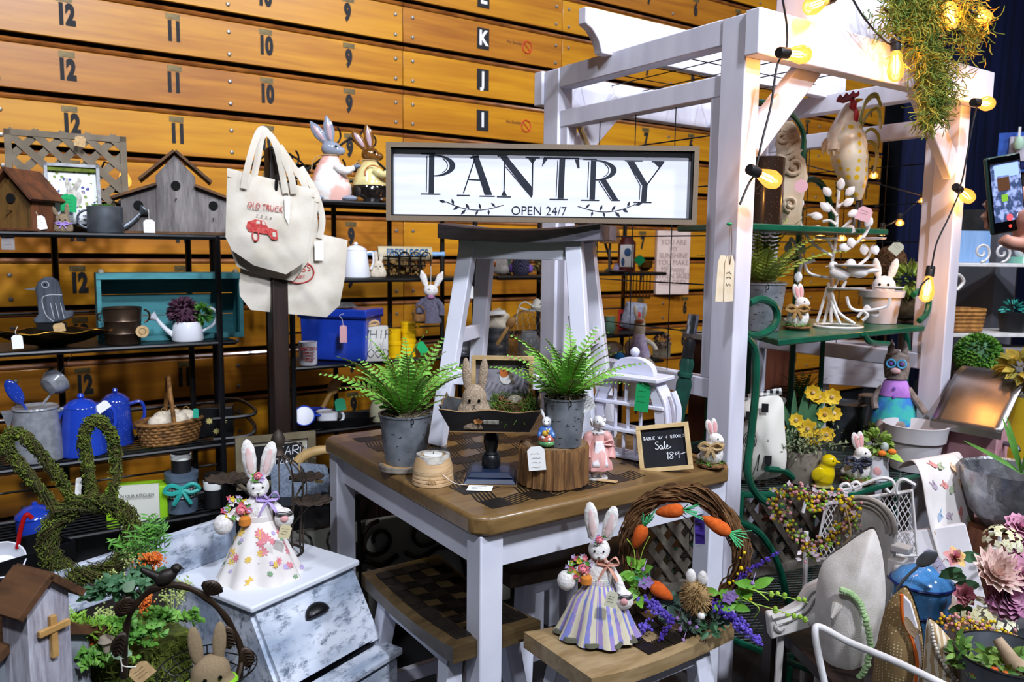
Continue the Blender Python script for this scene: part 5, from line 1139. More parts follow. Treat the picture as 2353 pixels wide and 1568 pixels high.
# candle tree with wire bird cage
T, k = put('candle_tree', 'rusty wire birdcage candle stand with leaf dishes behind the flowered doll', 'candle holder', 645, 1272, Z=BZ+.001)
RUSTM = mat('rust_brown_iron', '#4a3d33', '#37302a', rough=.6, metal=.4, sc=25)
part('base_ring', B().tube(arc((0, 0, 3*k), 50*k, 0, 360, 24, 'xy')[:-1], 3*k, 6, True), RUSTM, T)
for i in range(12):
 a = 2*pi*i/12; part('cage_wire', B().tube(curve([(50*k*cos(a), 50*k*sin(a), 2*k), (52*k*cos(a), 52*k*sin(a), 60*k), (60*k*cos(a), 60*k*sin(a), 150*k), (52*k*cos(a), 52*k*sin(a), 195*k), (22*k*cos(a), 22*k*sin(a), 222*k), (3*k*cos(a), 3*k*sin(a), 234*k)], 4), 1.7*k, 5), RUSTM, T)
part('finial', B().lathe([(0, 230*k), (14*k, 232*k), (10*k, 240*k), (9*k, 248*k), (13*k, 256*k), (16*k, 268*k), (9*k, 284*k), (2*k, 290*k)], 14), RUSTM, T)
part('hook', B().tube(curve([(-8*k, 0, 254*k), (-16*k, 0, 244*k), (-8*k, 0, 234*k)], 5), 2*k, 5).tube(curve([(14*k, 0, 264*k), (40*k, 0, 258*k), (56*k, 0, 244*k)], 5), 2.4*k, 5), RUSTM, T)
def dish(x, y, z, r):
 b = B().grid(lambda u, v: (x*k+r*k*v*cos(2*pi*u)*(1+.05*cos(22*pi*u)), y*k+r*k*v*sin(2*pi*u)*(1+.05*cos(22*pi*u)), (z+8*v*v+2.2*v*sin(22*pi*u))*k), 66, 6); part('leaf_dish', b, RUSTM, T, solid=1.5*k)
 part('arm', B().tube(curve([(x*k, y*k, z*k), (x*.8*k, y*.8*k, (z-14)*k), (x*.4*k, y*.4*k, (z-50)*k)], 5), 2.4*k, 6), RUSTM, T)
dish(-112, -20, 184, 45); dish(72, -30, 122, 43); dish(-84, 50, 160, 38); dish(62, 60, 152, 40)
part('twine', B().tube(curve([(56*k, 0, 244*k), (50*k, -4*k, 226*k), (44*k, -8*k, 214*k), (46*k, -8*k, 190*k)], 4), 1.6*k, 5), TWINE, T)
# dark stand behind with framed chalk print, cane and folded jeans
p = at(700, 1125, Y=2.72); sz = p.z
T = thing('plant_stand', 'black wrought iron scroll table in shadow left of the checked table', 'table', (p.x, p.y, 0), 0)
part('top', B().box((0, 0, sz-.012), (.34, .3, .02)), BLACKM, T)
for i in (-1, 1):
 for j in (-1, 1): part('leg', B().tube([(i*.15, j*.13, sz-.02), (i*.16, j*.14, 0)], .008, 6), BLACKM, T)
for s in (-1, 1, -2, 2): part('scroll', B().tube(spiral((s/abs(s)*.08, -.14, sz+.01-.17*abs(s)), .06, .012, pi/2, s/abs(s)*1.5), .005, 5), mat('worn_iron', '#5d5953', '#24221f', rough=.6, metal=.3, sc=40), T)
p = at(690, 1112, Y=2.66)
T = thing('jeans', 'folded pale denim stack on the black iron stand', 'clothing', (p.x, p.y, sz), facing(p)-.2); k = mpp(p)
DEN = mat('pale_denim', '#8793a4', '#6a7688', rough=.9, sc=120, bump=.3)
for i in range(3): part('fold', B().tube([(x*k, 0, 8*k+i*14*k+2*k*sin(x*.05+i)) for x in range(-64, 72, 8)], [7*k]+[8*k]*15+[6*k], 10, flat=5.), DEN, T, label='folded denim layer')
part('label_patch', B().box((50*k, -40*k, 44*k), (18*k, .002, 6*k)), mat('tan_patch', '#a58a52', rough=.7), T)
pricetag('white tag sticking out of the folded denim', 778, 1100, 22, 26, Y=2.6, tilt=40, scrib=0)
T, k = put('cane', 'pale carved wooden cane handle standing behind the candle tree', 'cane', 682, 1060, Y=2.74); T.location.z = sz
part('handle', B().tube(curve([(0, 0, 0), (-2*k, 0, 40*k), (6*k, 0, 68*k), (34*k, 0, 84*k), (70*k, 0, 88*k), (102*k, 0, 82*k)], 6), [13*k]*12+[12*k]*10+[11*k]*8+[9*k], 12), mat('pale_cane_wood', '#bf9e66', '#a98450', rough=.5, sc=12), T)
T, k = put('chalk_sign', 'grey framed black chalk-lettered print leaning on the dark post', 'picture', 636, 1100, Y=2.82, rz=10); T.location.z = sz; W_, H_ = 178*k, 120*k
b = B()
for z in (7*k, H_-7*k): b.box((0, 0, z), (W_, .02, 14*k))
for s in (-1, 1): b.box((s*(W_/2-9*k), 0, H_/2), (18*k, .02, H_-28*k))
part('frame', b, mat('weathered_grey_frame', '#7a7058', '#675d47', rough=.8, sc=18), T); part('mat_board', B().box((0, .004, H_/2), (W_-30*k, .004, H_-26*k)), mat('grey_mat', '#a6a18f', rough=.8), T); part('black_panel', B().box((0, .000, H_/2-4*k), (W_-60*k, .004, H_-40*k)), INK, T)
b = B(); hand(b, 'FARM', 2*k, 70*k, 20*k, .002, -.003); hand(b, 'TABLE', -10*k, 44*k, 18*k, .002, -.003); part('chalk_writing', b, CHALK, T)
# moss bunny wreath
def twig_rope(b, path, R, n, r=.0013, closed=False, tw=2.2, jit=.35):
 m = len(path)
 for i in range(n):
  ph = rnd.uniform(0, 6.28); rr = R*sqrt(rnd.random()); s0 = rnd.randrange(m); ln = m if closed else rnd.randrange(m//2, m); pts = []
  for j in range(ln+1):
   q = (s0+j) % m if closed else min(m-1, max(0, (s0 % max(1, m-ln))+j)); a = ph+tw*2*pi*j/m
   t = (Vector(path[(q+1) % m if closed else min(q+1, m-1)])-Vector(path[q-1 if closed else max(q-1, 0)])).normalized()
   n1 = t.cross(Vector((0, 1, 0))); n1 = n1.normalized() if n1.length > 1e-4 else Vector((1, 0, 0)); n2 = t.cross(n1)
   pts.append(Vector(path[q])+(n1*cos(a)+n2*sin(a))*rr*(1+rnd.uniform(-jit, jit)))
  b.tube(pts, r, 3)
 return b
T, k = put('bunny_wreath', 'moss-covered vine wreath shaped like a bunny head with two tall ears', 'wreath', 214, 1345, d=1.86)
ring = arc((0, 0, 110*k), 86*k, 0, 360, 36)[:-1]
earL = curve([(-52*k, 0, 168*k), (-106*k, 0, 258*k), (-146*k, 0, 330*k), (-150*k, 0, 362*k), (-128*k, 0, 368*k), (-96*k, 0, 330*k), (-54*k, 0, 258*k), (-30*k, 0, 196*k)], 5)
earR = curve([(6*k, 0, 200*k), (2*k, 0, 270*k), (-4*k, 0, 336*k), (8*k, 0, 376*k), (32*k, 0, 380*k), (54*k, 0, 340*k), (58*k, 0, 270*k), (46*k, 0, 200*k)], 5)
for nm, pth, R, n, cl in (('head_ring', ring, 23*k, 60, True), ('ear_loop', earL, 13*k, 34, False), ('ear_loop', earR, 13*k, 34, False)):
 o = part(nm, twig_rope(B(), pth, R, n, .0012, cl).tube(pth, R*.55, 7, cl), mat('mossy_vine', '#4d4522', '#39391a', rough=.95, sc=30), T, kind='stuff')
 g = B()
 for i in range(2300 if cl else 1500):
  q = Vector(rnd.choice(pth)); c = q+Vector((rnd.gauss(0, 1), rnd.gauss(0, 1), rnd.gauss(0, 1))).normalized()*R*rnd.uniform(.6, 1.0); dv = Vector((rnd.gauss(0, 1), rnd.gauss(0, 1), rnd.gauss(0, 1)+.3)).normalized()*.007
  g.tube([c-dv, c+Vector((rnd.gauss(0, 1), rnd.gauss(0, 1), 0))*.003, c+dv], .0011, 3)
 part('moss', g, MOSS, o, kind='stuff')
pricetag('narrow curled white tag standing between the moss bunny ears', 180, 1120, 16, 44, d=1.83, tilt=8, rz=40, scrib=0)
# display table under the foreground goods (mostly below the frame)
T = thing('low_table', 'low dark wooden table under the church and moss planter at lower left', 'table', (.10, 1.42, 0), .2)
part('top', B().box((0, 0, .46), (.62, .75, .025)), DKW, T)
for i in (-1, 1):
 for j in (-1, 1): part('leg', B().box((i*.28, j*.33, .225), (.04, .04, .45)), DKW, T)
# moss planter
p = at(300, 1500, d=1.62); k = mpp(p); zt = .4735
T = thing('planter', 'square moss planter overflowing with greenery and orange blooms', 'plant', (p.x, p.y, zt), facing(p)+.5); h = p.z-zt+40*k
part('box', B().add([(i*a_, j*a_, z) for a_, z in ((75*k, 0), (98*k, h)) for i, j in ((-1, -1), (1, -1), (1, 1), (-1, 1))], [(3, 2, 1, 0), (4, 5, 6, 7)]+[(i, (i+1) % 4, (i+1) % 4+4, i+4) for i in range(4)]), mat('moss_dark', '#3c4417', '#5a651f', rough=1, sc=30), T)
g = B()
for i in range(2600):
 f = rnd.randrange(4); t = rnd.random(); u = rnd.uniform(-1, 1); a_ = (75+23*t)*k*1.02; c = [(u*a_, -a_), (a_, u*a_), (u*a_, a_), (-a_, u*a_)][f]; c = Vector((c[0], c[1], h*t)); dv = Vector((rnd.gauss(0, 1), rnd.gauss(0, 1), rnd.gauss(0, 1))).normalized()*.011
 g.tube([c-dv, c+Vector((rnd.gauss(0, 1), rnd.gauss(0, 1), rnd.gauss(0, 1)))*.003, c+dv], .0011, 3)
part('moss', g, MOSS, T, kind='stuff')
top = Vector((0, 0, h)); iw = (Matrix.Translation(T.location) @ T.rotation_euler.to_matrix().to_4x4()).inverted()
def loc_(px, py, d): return iw @ at(px, py, d=d)
def umbel(px, py, d, r, m, nm='cream_umbel'):
 c = loc_(px, py, d); b = B()
 for i in range(90):
  v = Vector((rnd.gauss(0, 1), rnd.gauss(0, 1), rnd.gauss(0, .6))).normalized()*r*k*rnd.uniform(.35, 1); b.ball(c+v, 2.3*k, 6)
 for i in range(10): v = Vector((rnd.gauss(0, 1), rnd.gauss(0, 1), .2)).normalized()*r*k*.7; b.tube([c-Vector((0, 0, r*k*1.5)), c+v], 1*k, 4)
 return part(nm, b, m, T, kind='stuff')
CRM = mat('cream_buds', '#c3cd86', '#a4b565', rough=.7, sc=60)
for a in ((310, 1282, 1.62, 34), (262, 1335, 1.6, 28), (395, 1370, 1.58, 34), (240, 1412, 1.56, 26), (420, 1345, 1.66, 24)): umbel(*a, CRM)
ORG = mat('orange_bloom', '#d8641c', '#e8853a', rough=.7, sc=50)
def plume(px, py, d, L, w, an):
 c = loc_(px, py, d); b = B(); dv = (iw.to_3x3() @ (RT*cos(an)+UP*sin(an)))
 for i in range(150): t = rnd.random(); q = c+dv*(L*k*t)+Vector((rnd.gauss(0, 1), rnd.gauss(0, 1), rnd.gauss(0, 1)))*w*k*(1-t*.8)*.5; b.ball(q, 2.4*k, 5)
 part('orange_plume', b, ORG, T, kind='stuff')
plume(328, 1405, 1.54, 44, 18, 1.2); plume(222, 1480, 1.5, 36, 14, 2.2); plume(345, 1292, 1.62, 24, 26, .2); plume(330, 1282, 1.6, 30, 18, .1)
def sprigs(pts, m, nm, n, L, leaf, w, spread=.5, up=1.):
 b = B()
 for px, py, d in pts:
  for i in range(n):
   c = loc_(px+rnd.uniform(-16, 16), py+rnd.uniform(-8, 8), d); v = (iw.to_3x3() @ (RT*rnd.gauss(0, spread)-FW*rnd.uniform(0, .6)+Vector((0, 0, up*rnd.uniform(.3, 1))))).normalized()
   q = [c+v*(L*k*t)-Vector((0, 0, 1))*(L*k*.25*t*t) for t in (0, .33, .66, 1)]; b.tube(q, .7*k, 3)
   for j in range(7):
    t = .15+.85*j/6; c2 = c+v*(L*k*t)-Vector((0, 0, 1))*(L*k*.25*t*t); s = (-1)**j; e = (v.cross(Vector((rnd.gauss(0, 1), rnd.gauss(0, 1), rnd.gauss(0, 1)))).normalized()*s+v*.6); b.leaf(c2, e, leaf*k, w*k, (rnd.gauss(0, .5), -1, .6), n=2)
 part(nm, b, m, T, kind='stuff')
sprigs([(300, 1470, 1.52), (260, 1500, 1.5), (330, 1450, 1.53), (380, 1420, 1.55), (420, 1420, 1.56), (280, 1430, 1.52), (210, 1520, 1.48)], mat('fresh_green', '#4f8a2c', '#79ad45', rough=.55, sc=20), 'leafy_sprig', 13, 42, 15, 11, 1.1, .6)
sprigs([(180, 1430, 1.52), (170, 1460, 1.5), (210, 1450, 1.5)], mat('grass_green', '#6a9a22', '#87b536', rough=.6, sc=20), 'feather_grass', 16, 58, 18, 4, .9, .5)
sprigs([(350, 1290, 1.66), (365, 1270, 1.68), (335, 1300, 1.64)], LEAF, 'tall_sprig', 12, 120, 22, 5, .22, 1.6)
sprigs([(290, 1360, 1.58), (330, 1330, 1.62), (250, 1370, 1.58)], LEAFD, 'dark_foliage', 14, 50, 22, 12, .9, .9)
part('pale_leaf', B().leaf(loc_(255, 1500, 1.46), iw.to_3x3() @ RT, 40*k, 30*k, (0, -1, .6)).leaf(loc_(285, 1360, 1.54), iw.to_3x3() @ (RT+UP), 30*k, 24*k, (0, -1, .6)), SAGE, T, kind='stuff')
part('mushroom', B().lathe([(6*k, -20*k), (9*k, 0), (16*k, 4*k), (12*k, 14*k), (0, 18*k)], 14), mat('pale_stone', '#b8aa96', rough=.8), T, loc=loc_(244, 1478, 1.47))
pricetag('kraft tag tied with twine to the moss planter', 325, 1545, 46, 44, KRAFT, d=1.44, tilt=-35, string=[(-16, 24), (-6, 44), (-28, 10)])
# church birdhouse
p = at(92, 1568, d=1.36); k = mpp(p)
T = thing('birdhouse', 'whitewashed church birdhouse with wooden cross and brown shingle roofs', 'birdhouse', (p.x, p.y, zt), facing(p)+radians(34)); zz = p.z-zt
WW = mat('whitewashed_wood', '#c9c9d2', '#6a6270', rough=.7, kind='distress', sc=8, lo=.34, hi=.58, stretch=(5, 5, .5), c3='#a9a6b2', bump=.15)
H_ = zz+252*k; hw = 50*k
part('steeple', B().prism([(-hw, 0), (hw, 0), (hw, H_-40*k), (0, H_+8*k), (-hw, H_-40*k)], -.032, .032), WW, T)
for s, L in ((-1, 78), (1, 78)): part('roof_board', B().bar((s*-2*k, -.0, H_+14*k), (s*L*k, 0, H_-(58)*k), 17*k, .092, (0, 1, 0)), mat('cedar_shingle', '#5c3c22', '#432a16', rough=.8, kind='wood', sc=6, stretch=(3, .6, 3), c3='#704a2b'), T, bev=.001)
CRW = mat('raw_pine', '#c79f62', '#b58a4e', rough=.6, kind='wood', sc=6, stretch=(2, 2, 2))
part('cross_upright', B().box((4*k, -.037, H_-132*k), (15*k, .009, 98*k)), CRW, T, bev=.001); part('cross_arm', B().box((4*k, -.040, H_-112*k), (74*k, .008, 15*k)), CRW, T, bev=.001)
part('entrance_hole', B().lathe([(13*k, 0), (13*k, .003), (0, .003)], 18, M=Matrix.Translation((6*k, -.034, H_-262*k)) @ Euler((pi/2, 0, 0)).to_matrix().to_4x4()), HOLE, T)
part('nave', B().prism([(-.12, 0), (.12, 0), (.12, H_-210*k), (0, H_-140*k), (-.12, H_-210*k)], .032, .2), mat('grey_wash_board', '#8f959d', '#7d838c', rough=.7, sc=20), T)
for s in (-1, 1): part('nave_roof', B().bar((0, .116, H_-128*k), (s*.155, .116, H_-228*k), .014, .2, (0, 1, 0)), mat('cedar_shingle', '#5c3c22'), T)
# wire basket with twig handle, bird and burlap bunny
p = at(478, 1560, d=1.5); k = mpp(p)
T = thing('wire_basket', 'round wire basket with leafy iron twig handle and a perched bird', 'basket', (p.x, p.y, zt), facing(p)); zz = p.z-zt; WB = T
IR = mat('brown_iron', '#3b2c20', '#2a2019', rough=.45, metal=.5, sc=30)
for i in range(4): part('wire_ring', B().tube(arc((0, 0, zz+(28-14*i)*k), (108-16*i)*k, 0, 360, 36, 'xy')[:-1], 1.6*k, 5, True), BLACKM, T)
for i in range(16):
 a = i*pi/8; part('wire_rib', B().tube(curve([(108*k*cos(a), 108*k*sin(a), zz+28*k), (84*k*cos(a), 84*k*sin(a), zz+6*k), (50*k*cos(a), 50*k*sin(a), zz-20*k), (30*k*cos(a), 30*k*sin(a), .002)], 4), 1.4*k, 4), BLACKM, T)
hb = curve([(-176*k, 30*k, zz+20*k), (-166*k, 20*k, zz+130*k), (-150*k, 0, zz+190*k), (-112*k, -10*k, zz+232*k), (-62*k, -16*k, zz+240*k), (-12*k, -16*k, zz+214*k), (34*k, -14*k, zz+160*k), (66*k, -10*k, zz+90*k), (72*k, -20*k, zz+34*k), (54*k, -50*k, zz-10*k)], 7)
part('twig_handle', B().tube(hb, [7*k+1.2*k*sin(i*.9) for i in range(len(hb))], 8), IR, T)
for x, z, an, L in ((-178, 188, 1.0, 50), (-168, 150, -1.9, 56), (-6, 236, -.5, 50), (42, 128, -1.45, 56), (78, 70, -1.3, 52), (-160, 20, -.9, 56)):
 b = B(); c = Vector((x*k, -18*k, zz+z*k)); dv = Vector((cos(an), -.15, sin(an))); b.leaf(c, dv, L*k, 34*k, (0, -1, .15), n=6, fold=.25, bend=.1)
 for j in range(5):
  t = .2+.14*j; q = c+dv*L*k*t+Vector((0, -3*k, 0)); sd = Vector((-sin(an), 0, cos(an)))
  for s in (-1, 1): b.tube([q, q+(sd*s+dv*.6)*11*k], .8*k, 3)
 part('iron_leaf', b, IR, T, solid=1.2*k)
bd = B().ball((-80*k, -16*k, zz+262*k), (26*k, 15*k, 17*k), 16, (0, -.35, 0)).ball((-58*k, -16*k, zz+278*k), (12*k, 11*k, 11*k), 12).tube([(-96*k, -16*k, zz+264*k), (-128*k, -16*k, zz+286*k)], [11*k, 6*k], 8); o = part('bird', bd, mat('dark_iron_bird', '#2a2420', '#1d1815', rough=.5, metal=.4, sc=30), T, blob=1.8*k)
part('beak', B().tube([(-50*k, -16*k, zz+279*k), (-42*k, -16*k, zz+275*k)], [4*k, .6*k], 6), IR, o); part('eye', B().ball((-54*k, -26*k, zz+281*k), 2*k, 6), STEEL, o)
p2 = at(486, 1590, d=1.46)
burlap_bunny('burlap bunny with a lime green ribbon sitting in the wire basket', (p2.x, p2.y, p2.z-.03), facing(p2)+.1, 122*k, mat('coarse_burlap', '#998567', '#7f6b50', rough=.95, kind='weave', sc=700, bump=.6), mat('lime_ribbon', '#7fc51f', '#93d636', rough=.5, sc=60), ears=((-.2, -.12), (.14, .06)))
# ================================================================== TOTES
def puff(b, poly, h, rings=7, wr=0., y0=0., back=True):
 n = len(poly); cx = sum(p[0] for p in poly)/n; cz = sum(p[1] for p in poly)/n
 fn = lambda x, z, a: wr*(sin(x*37+z*23+a)+.6*sin(z*61-x*19+2*a)+.4*sin(x*90+z*70))
 for s in ((-1, 1) if back else (-1,)):
  vs = []; fs = []
  for i in range(rings):
   t = 1-i/rings
   for x, z in poly:
    X, Z = cx+(x-cx)*t, cz+(z-cz)*t; vs.append((X, y0+s*(h*(1-t**2.4)+(fn(X, Z, s)*(1-t**6)))+0, Z))
  vs.append((cx, y0+s*h, cz))
  for i in range(rings-1):
   for j in range(n): l = (j+1) % n; fs.append((i*n+j, i*n+l, (i+1)*n+l, (i+1)*n+j)[::s])
  for j in range(n): fs.append(((rings-1)*n+j, (rings-1)*n+(j+1) % n, rings*n)[::s])
  b.add(vs, fs)
 return b
def dense(poly, m=6):
 out = []
 for i in range(len(poly)):
  a, c = poly[i], poly[(i+1) % len(poly)]
  for j in range(m): out.append((a[0]+(c[0]-a[0])*j/m, a[1]+(c[1]-a[1])*j/m))
 return out
CANV = mat('natural_canvas', '#d3cbbd', '#c6bcab', rough=.95, sc=9, bump=.15, bsc=160)
REDP = mat('red_screen_print', '#b03030', '#c45a52', rough=.9, sc=90)
def tote(label, pts, d, h, straps, prints=None):
 ox, oy = pts[0]; p = at(ox, oy, d=d); k = d/FPX
 T = thing('tote_bag', label, 'bag', p, facing(p)); L = lambda x, y: ((x-ox)*k, (oy-y)*k)
 part('bag', puff(B(), dense([L(*q) for q in pts]), h, 9, .0035), CANV, T)
 part('hem', B().tube([(L(*pts[0])[0], -.004, L(*pts[0])[1]-.03), (L(*pts[1])[0], -.004, L(*pts[1])[1]-.03)], .0012, 4), mat('stitch', '#b3a792', rough=1), T)
 for st in straps: part('strap', B().tube(curve([(L(x, y)[0], yy, L(x, y)[1]) for x, y, yy in st], 6), .0029, 6, flat=4.5), CANV, T)
 return T, L, k
T1, L, k = tote('canvas tote printed with a red old truck, front-most on the dark post', [(522, 386), (719, 428), (713, 480), (692, 600), (648, 630), (575, 609), (527, 574), (514, 544)], 2.78, .022,
     [[(556, 432, -.02), (566, 385, -.025), (586, 318, -.01), (603, 290, .03), (622, 300, .06), (645, 380, .05)], [(580, 405, .0), (590, 360, .0), (600, 312, .0), (617, 306, .0), (634, 345, -.02), (650, 440, -.022)], [(668, 440, -.02), (662, 400, -.03), (642, 350, -.02), (622, 310, .01), (606, 296, .03)]])
q = B()
def pz(b, pts, y=-.0255, d=.0012): b.prism([L(*p) for p in pts], y-d, y)
pz(q, [(563, 508), (580, 502), (600, 505), (608, 520), (628, 526), (630, 548), (616, 548), (608, 536), (580, 532), (566, 530), (560, 520)])
part('truck_print', q, REDP, T1); q = B()
pz(q, [(583, 505), (590, 505), (591, 512), (582, 512)], -.027); pz(q, [(595, 506), (600, 507), (603, 515), (595, 513)], -.027); pz(q, [(618, 530), (625, 531), (625, 542), (618, 541)], -.027)
part('print_gap', q, CANV, T1, kind='stuff')
c = L(580, 540); part('wheel_print', B().tube([(c[0]+7*k*cos(a), -.026, c[1]+12*k*sin(a)) for a in [i*.45 for i in range(14)]], .003, 5, True), REDP, T1)
c = L(603, 474); o = text('OLD TRUCK', 19*k, REDP, T1, (c[0], -.027, c[1]), (pi/2, radians(7), 0), sx=.75, ext=.0012)
for i in range(4): pass
q = B()
for i, x in enumerate((585, 595, 605, 615)): e = L(x, 492+i*2); q.box((e[0], -.0265, e[1]), (4*k, .001, 3*k))
part('small_print', q, mat('grey_print', '#8d8578', rough=.9), T1, kind='stuff')
c = L(652, 472); part('paper_label', B().prism([L(646, 446), L(659, 447), L(657, 497), L(654, 512), L(646, 494)], -.034, -.0335), PAPER, T1)
T2, L, k = tote('plain canvas tote hanging just behind the truck tote', [(535, 395), (728, 440), (722, 500), (700, 600), (664, 646), (590, 634), (538, 612), (524, 570)], 2.84, .015, [[(700, 440, -.01), (690, 410, -.01), (668, 375, 0), (640, 330, .02)]])
T3, L, k = tote('lowest canvas tote with a partly hidden red round print and white label', [(560, 500), (730, 534), (795, 548), (787, 640), (774, 705), (743, 733), (640, 722), (570, 713), (547, 680), (546, 655), (556, 560)], 2.90, .013, [[(728, 545, -.01), (736, 500, -.01), (722, 440, 0), (690, 380, .02)], [(722, 540, .01), (718, 490, .01), (700, 420, .02)]])
c = L(680, 625); part('round_print', B().tube([(c[0]+34*k*cos(a), -.0155, c[1]+26*k*sin(a)) for a in [i*.2 for i in range(32)]], .0028, 4, True), REDP, T3); text("EGG'S", 22*k, REDP, T3, (c[0]+4*k, -.0165, c[1]+6*k), (pi/2, radians(-12), 0), sx=.8, ext=.0014); text('DAIRY', 10*k, REDP, T3, (c[0], -.0165, c[1]-12*k), (pi/2, radians(-8), 0), ext=.0014)
part('paper_label', B().prism([L(716, 552), L(737, 553), L(736, 597), L(716, 597)], -.026, -.0255), PAPER, T3)
# ================================================================== BLACK RACK BEHIND: rabbits, kitchen things
Y1, Y2, Y3, Y4 = [z+.001 for z in RZ]
def ceramic_rabbit(label, px, py, s, coat, base, ear, face, band, flip=1):
 T, k = put('ceramic_rabbit', label, 'rabbit', px, py, Y=3.42); T.location.z = Y1; k *= s
 part('body', B().lathe([(0, 0), (40*k, 0), (48*k, 20*k), (45*k, 50*k), (34*k, 80*k), (22*k, 100*k), (16*k, 112*k), (0, 114*k)], 26, sy=.8).ball((18*k, -20*k, 70*k), (14*k, 12*k, 18*k), 12), coat, T, blob=3*k)
 part('lower_body', B().lathe([(0, -1*k), (43*k, -1*k), (50.5*k, 20*k), (49*k, 38*k), (46*k, 44*k), (0, 44*k)], 26, sy=.82), base, T)
 part('head', B().ball((2*k, -2*k, 124*k), (24*k, 20*k, 19*k), 16).ball((22*k, -6*k, 119*k), (15*k, 13*k, 11*k), 14), face, T, blob=2.5*k)
 for x, a, L in ((-8, -.62, 62), (4, -.18, 66)):
  o = part('ear', B().lathe([(1*k, 0), (7*k, 8*k), (13*k, L*.45*k), (11*k, L*.75*k), (1*k, L*1.05*k)], 14, sy=.4), ear, T, loc=(x*k, 0, 134*k), rot=(0, a, 0)); part('ear_lining', B().ball((0, -4.5*k, L*.5*k), (6*k, 2*k, L*.36*k), 10), mat('mauve_glaze', '#b39aa0', rough=.2, coat=.6), o)
 part('arm', B().tube(curve([(14*k, -24*k, 82*k), (34*k, -34*k, 70*k), (56*k, -36*k, 78*k)], 5), [12*k]*4+[10*k]*4+[7*k]*3, 10), coat, T); part('paw', B().ball((62*k, -37*k, 81*k), (10*k, 8*k, 6*k), 10, (0, -.3, 0)), ear, T)
 for x in (-30, 44): part('foot', B().ball((x*k, -26*k, 6*k), (20*k, 14*k, 8*k), 12), ear, T)
 eyes(T, [(14*k, -21*k, 128*k)], 3*k); part('neck_raffia', B().tube(arc((0, 0, 108*k), 21*k, 0, 360, 16, 'xy', 17*k)[:-1], 1.5*k, 4, True).tube(curve([(-18*k, -12*k, 108*k), (-38*k, -16*k, 96*k), (-44*k, -14*k, 70*k)], 4), 1.2*k, 4), TWINE, T)
 part(*band, T) if band else None
G = dict(rough=.12, coat=.9)
GREYG = mat('grey_glaze', '#7c8494', '#9097a5', sc=10, **G); PINKG = mat('pink_white_glaze', '#efe9e4', '#e3a99c', kind='noise', sc=11, lo=.45, hi=.56, **G)
ceramic_rabbit('glossy grey-headed ceramic rabbit in pink and white on the rack top', 760, 458, .95, PINKG, mat('white_glaze', '#e8e6df', '#e3b1a4', sc=9, lo=.5, hi=.6, **G), GREYG, GREYG, None)
BRG = mat('brown_glaze', '#8a5a22', '#5e3a14', sc=10, **G)
ceramic_rabbit('brown ceramic rabbit in a yellow coat and black trousers beside the PANTRY sign', 850, 460, .88, mat('straw_glaze', '#d9cf93', '#c9a86a', sc=10, **G), mat('black_glaze', '#14100e', **G), BRG, BRG, ('coat_trim', B().tube(arc((8*.0018, -.055, .13), .035, 10, 200, 12), .003, 5), mat('rust_glaze', '#b0592a', **G)))
pricetag('small folded white tag beside the tote straps', 690, 397, 20, 20, Y=3.0, tilt=10, scrib=1)
T, k = coffee_pot('coffee_pot', 'white enamel coffee pot with side handle on the dark rack', 818, 642, 3.4, Y2, 33, 25, 62, ENAMEL, 1, True, False, .8)
burlap_bunny('small cream pear-shaped bunny beside the white coffee pot', (lambda p: (p.x, p.y, Y2))(at(869, 642, Y=3.38)), facing(at(869, 642, Y=3.38)), .075, CREAM, ears=((-.1, -.05), (.14, .12)))
T, k = put('wire_basket', 'black looped wire basket of potpourri on the dark rack', 'basket', 930, 640, Y=3.4); T.location.z = Y2
for z in (2, 26, 46): part('wire_ring', B().tube([(x*k, y*k, z*k) for x, y in ((-48, -26), (48, -26), (48, 26), (-48, 26))], 1.5*k, 4, True), BLACKM, T)
for i in range(5): part('wire_loop', B().tube([(-48*k+24*k*i-10*k, -26*k, 2*k)]+arc((-48*k+24*k*i, -26*k, 46*k), 11*k, 180, 0, 8)+[(-48*k+24*k*i+10*k, -26*k, 2*k)], 1.2*k, 4), BLACKM, T)
b = B()
for i in range(170): b.ball((rnd.uniform(-44, 44)*k, rnd.uniform(-22, 22)*k, rnd.uniform(4, 34)*k), rnd.uniform(3, 6)*k, 5)
part('potpourri', b, mat('potpourri', '#8a6a35', '#4d3a1f', rough=.9, sc=60), T, kind='stuff')
T = thing('rolling_pin', 'cream rolling pin printed FRESH EGGS lying on the wire basket', 'rolling pin', at(930, 588, Y=3.39), 0); T.location.z = Y2+52*k; T.rotation_euler.z = facing(T.location)+.12
part('roller', B().lathe([(0, -62*k), (17*k, -61*k), (17*k, 61*k), (0, 62*k)], 22, M=Euler((0, pi/2, 0)).to_matrix().to_4x4() ), mat('cream_roller', '#cdbf9d', '#bcab85', rough=.6, sc=12), T)
for s in (-1, 1): part('handle', B().lathe([(5*k, 0), (6*k, 8*k), (5*k, 20*k), (7*k, 30*k), (0, 34*k)], 12, M=Matrix.Translation((s*61*k, 0, 0)) @ Euler((0, s*pi/2, 0)).to_matrix().to_4x4()), mat('pale_blue_paint', '#7fa6cf', rough=.5), T)
text('FRESH EGGS', 22*k, mat('blue_print', '#33689a', rough=.8), T, (4*k, -17.4*k, 3*k), (pi/2, 0, 0), sx=.78, off=.0008)
T, k = put('roaster', 'large blue enamel roaster box with lid on the dark rack', 'box', 785, 838, Y=3.44, rz=-26); T.location.z = Y3
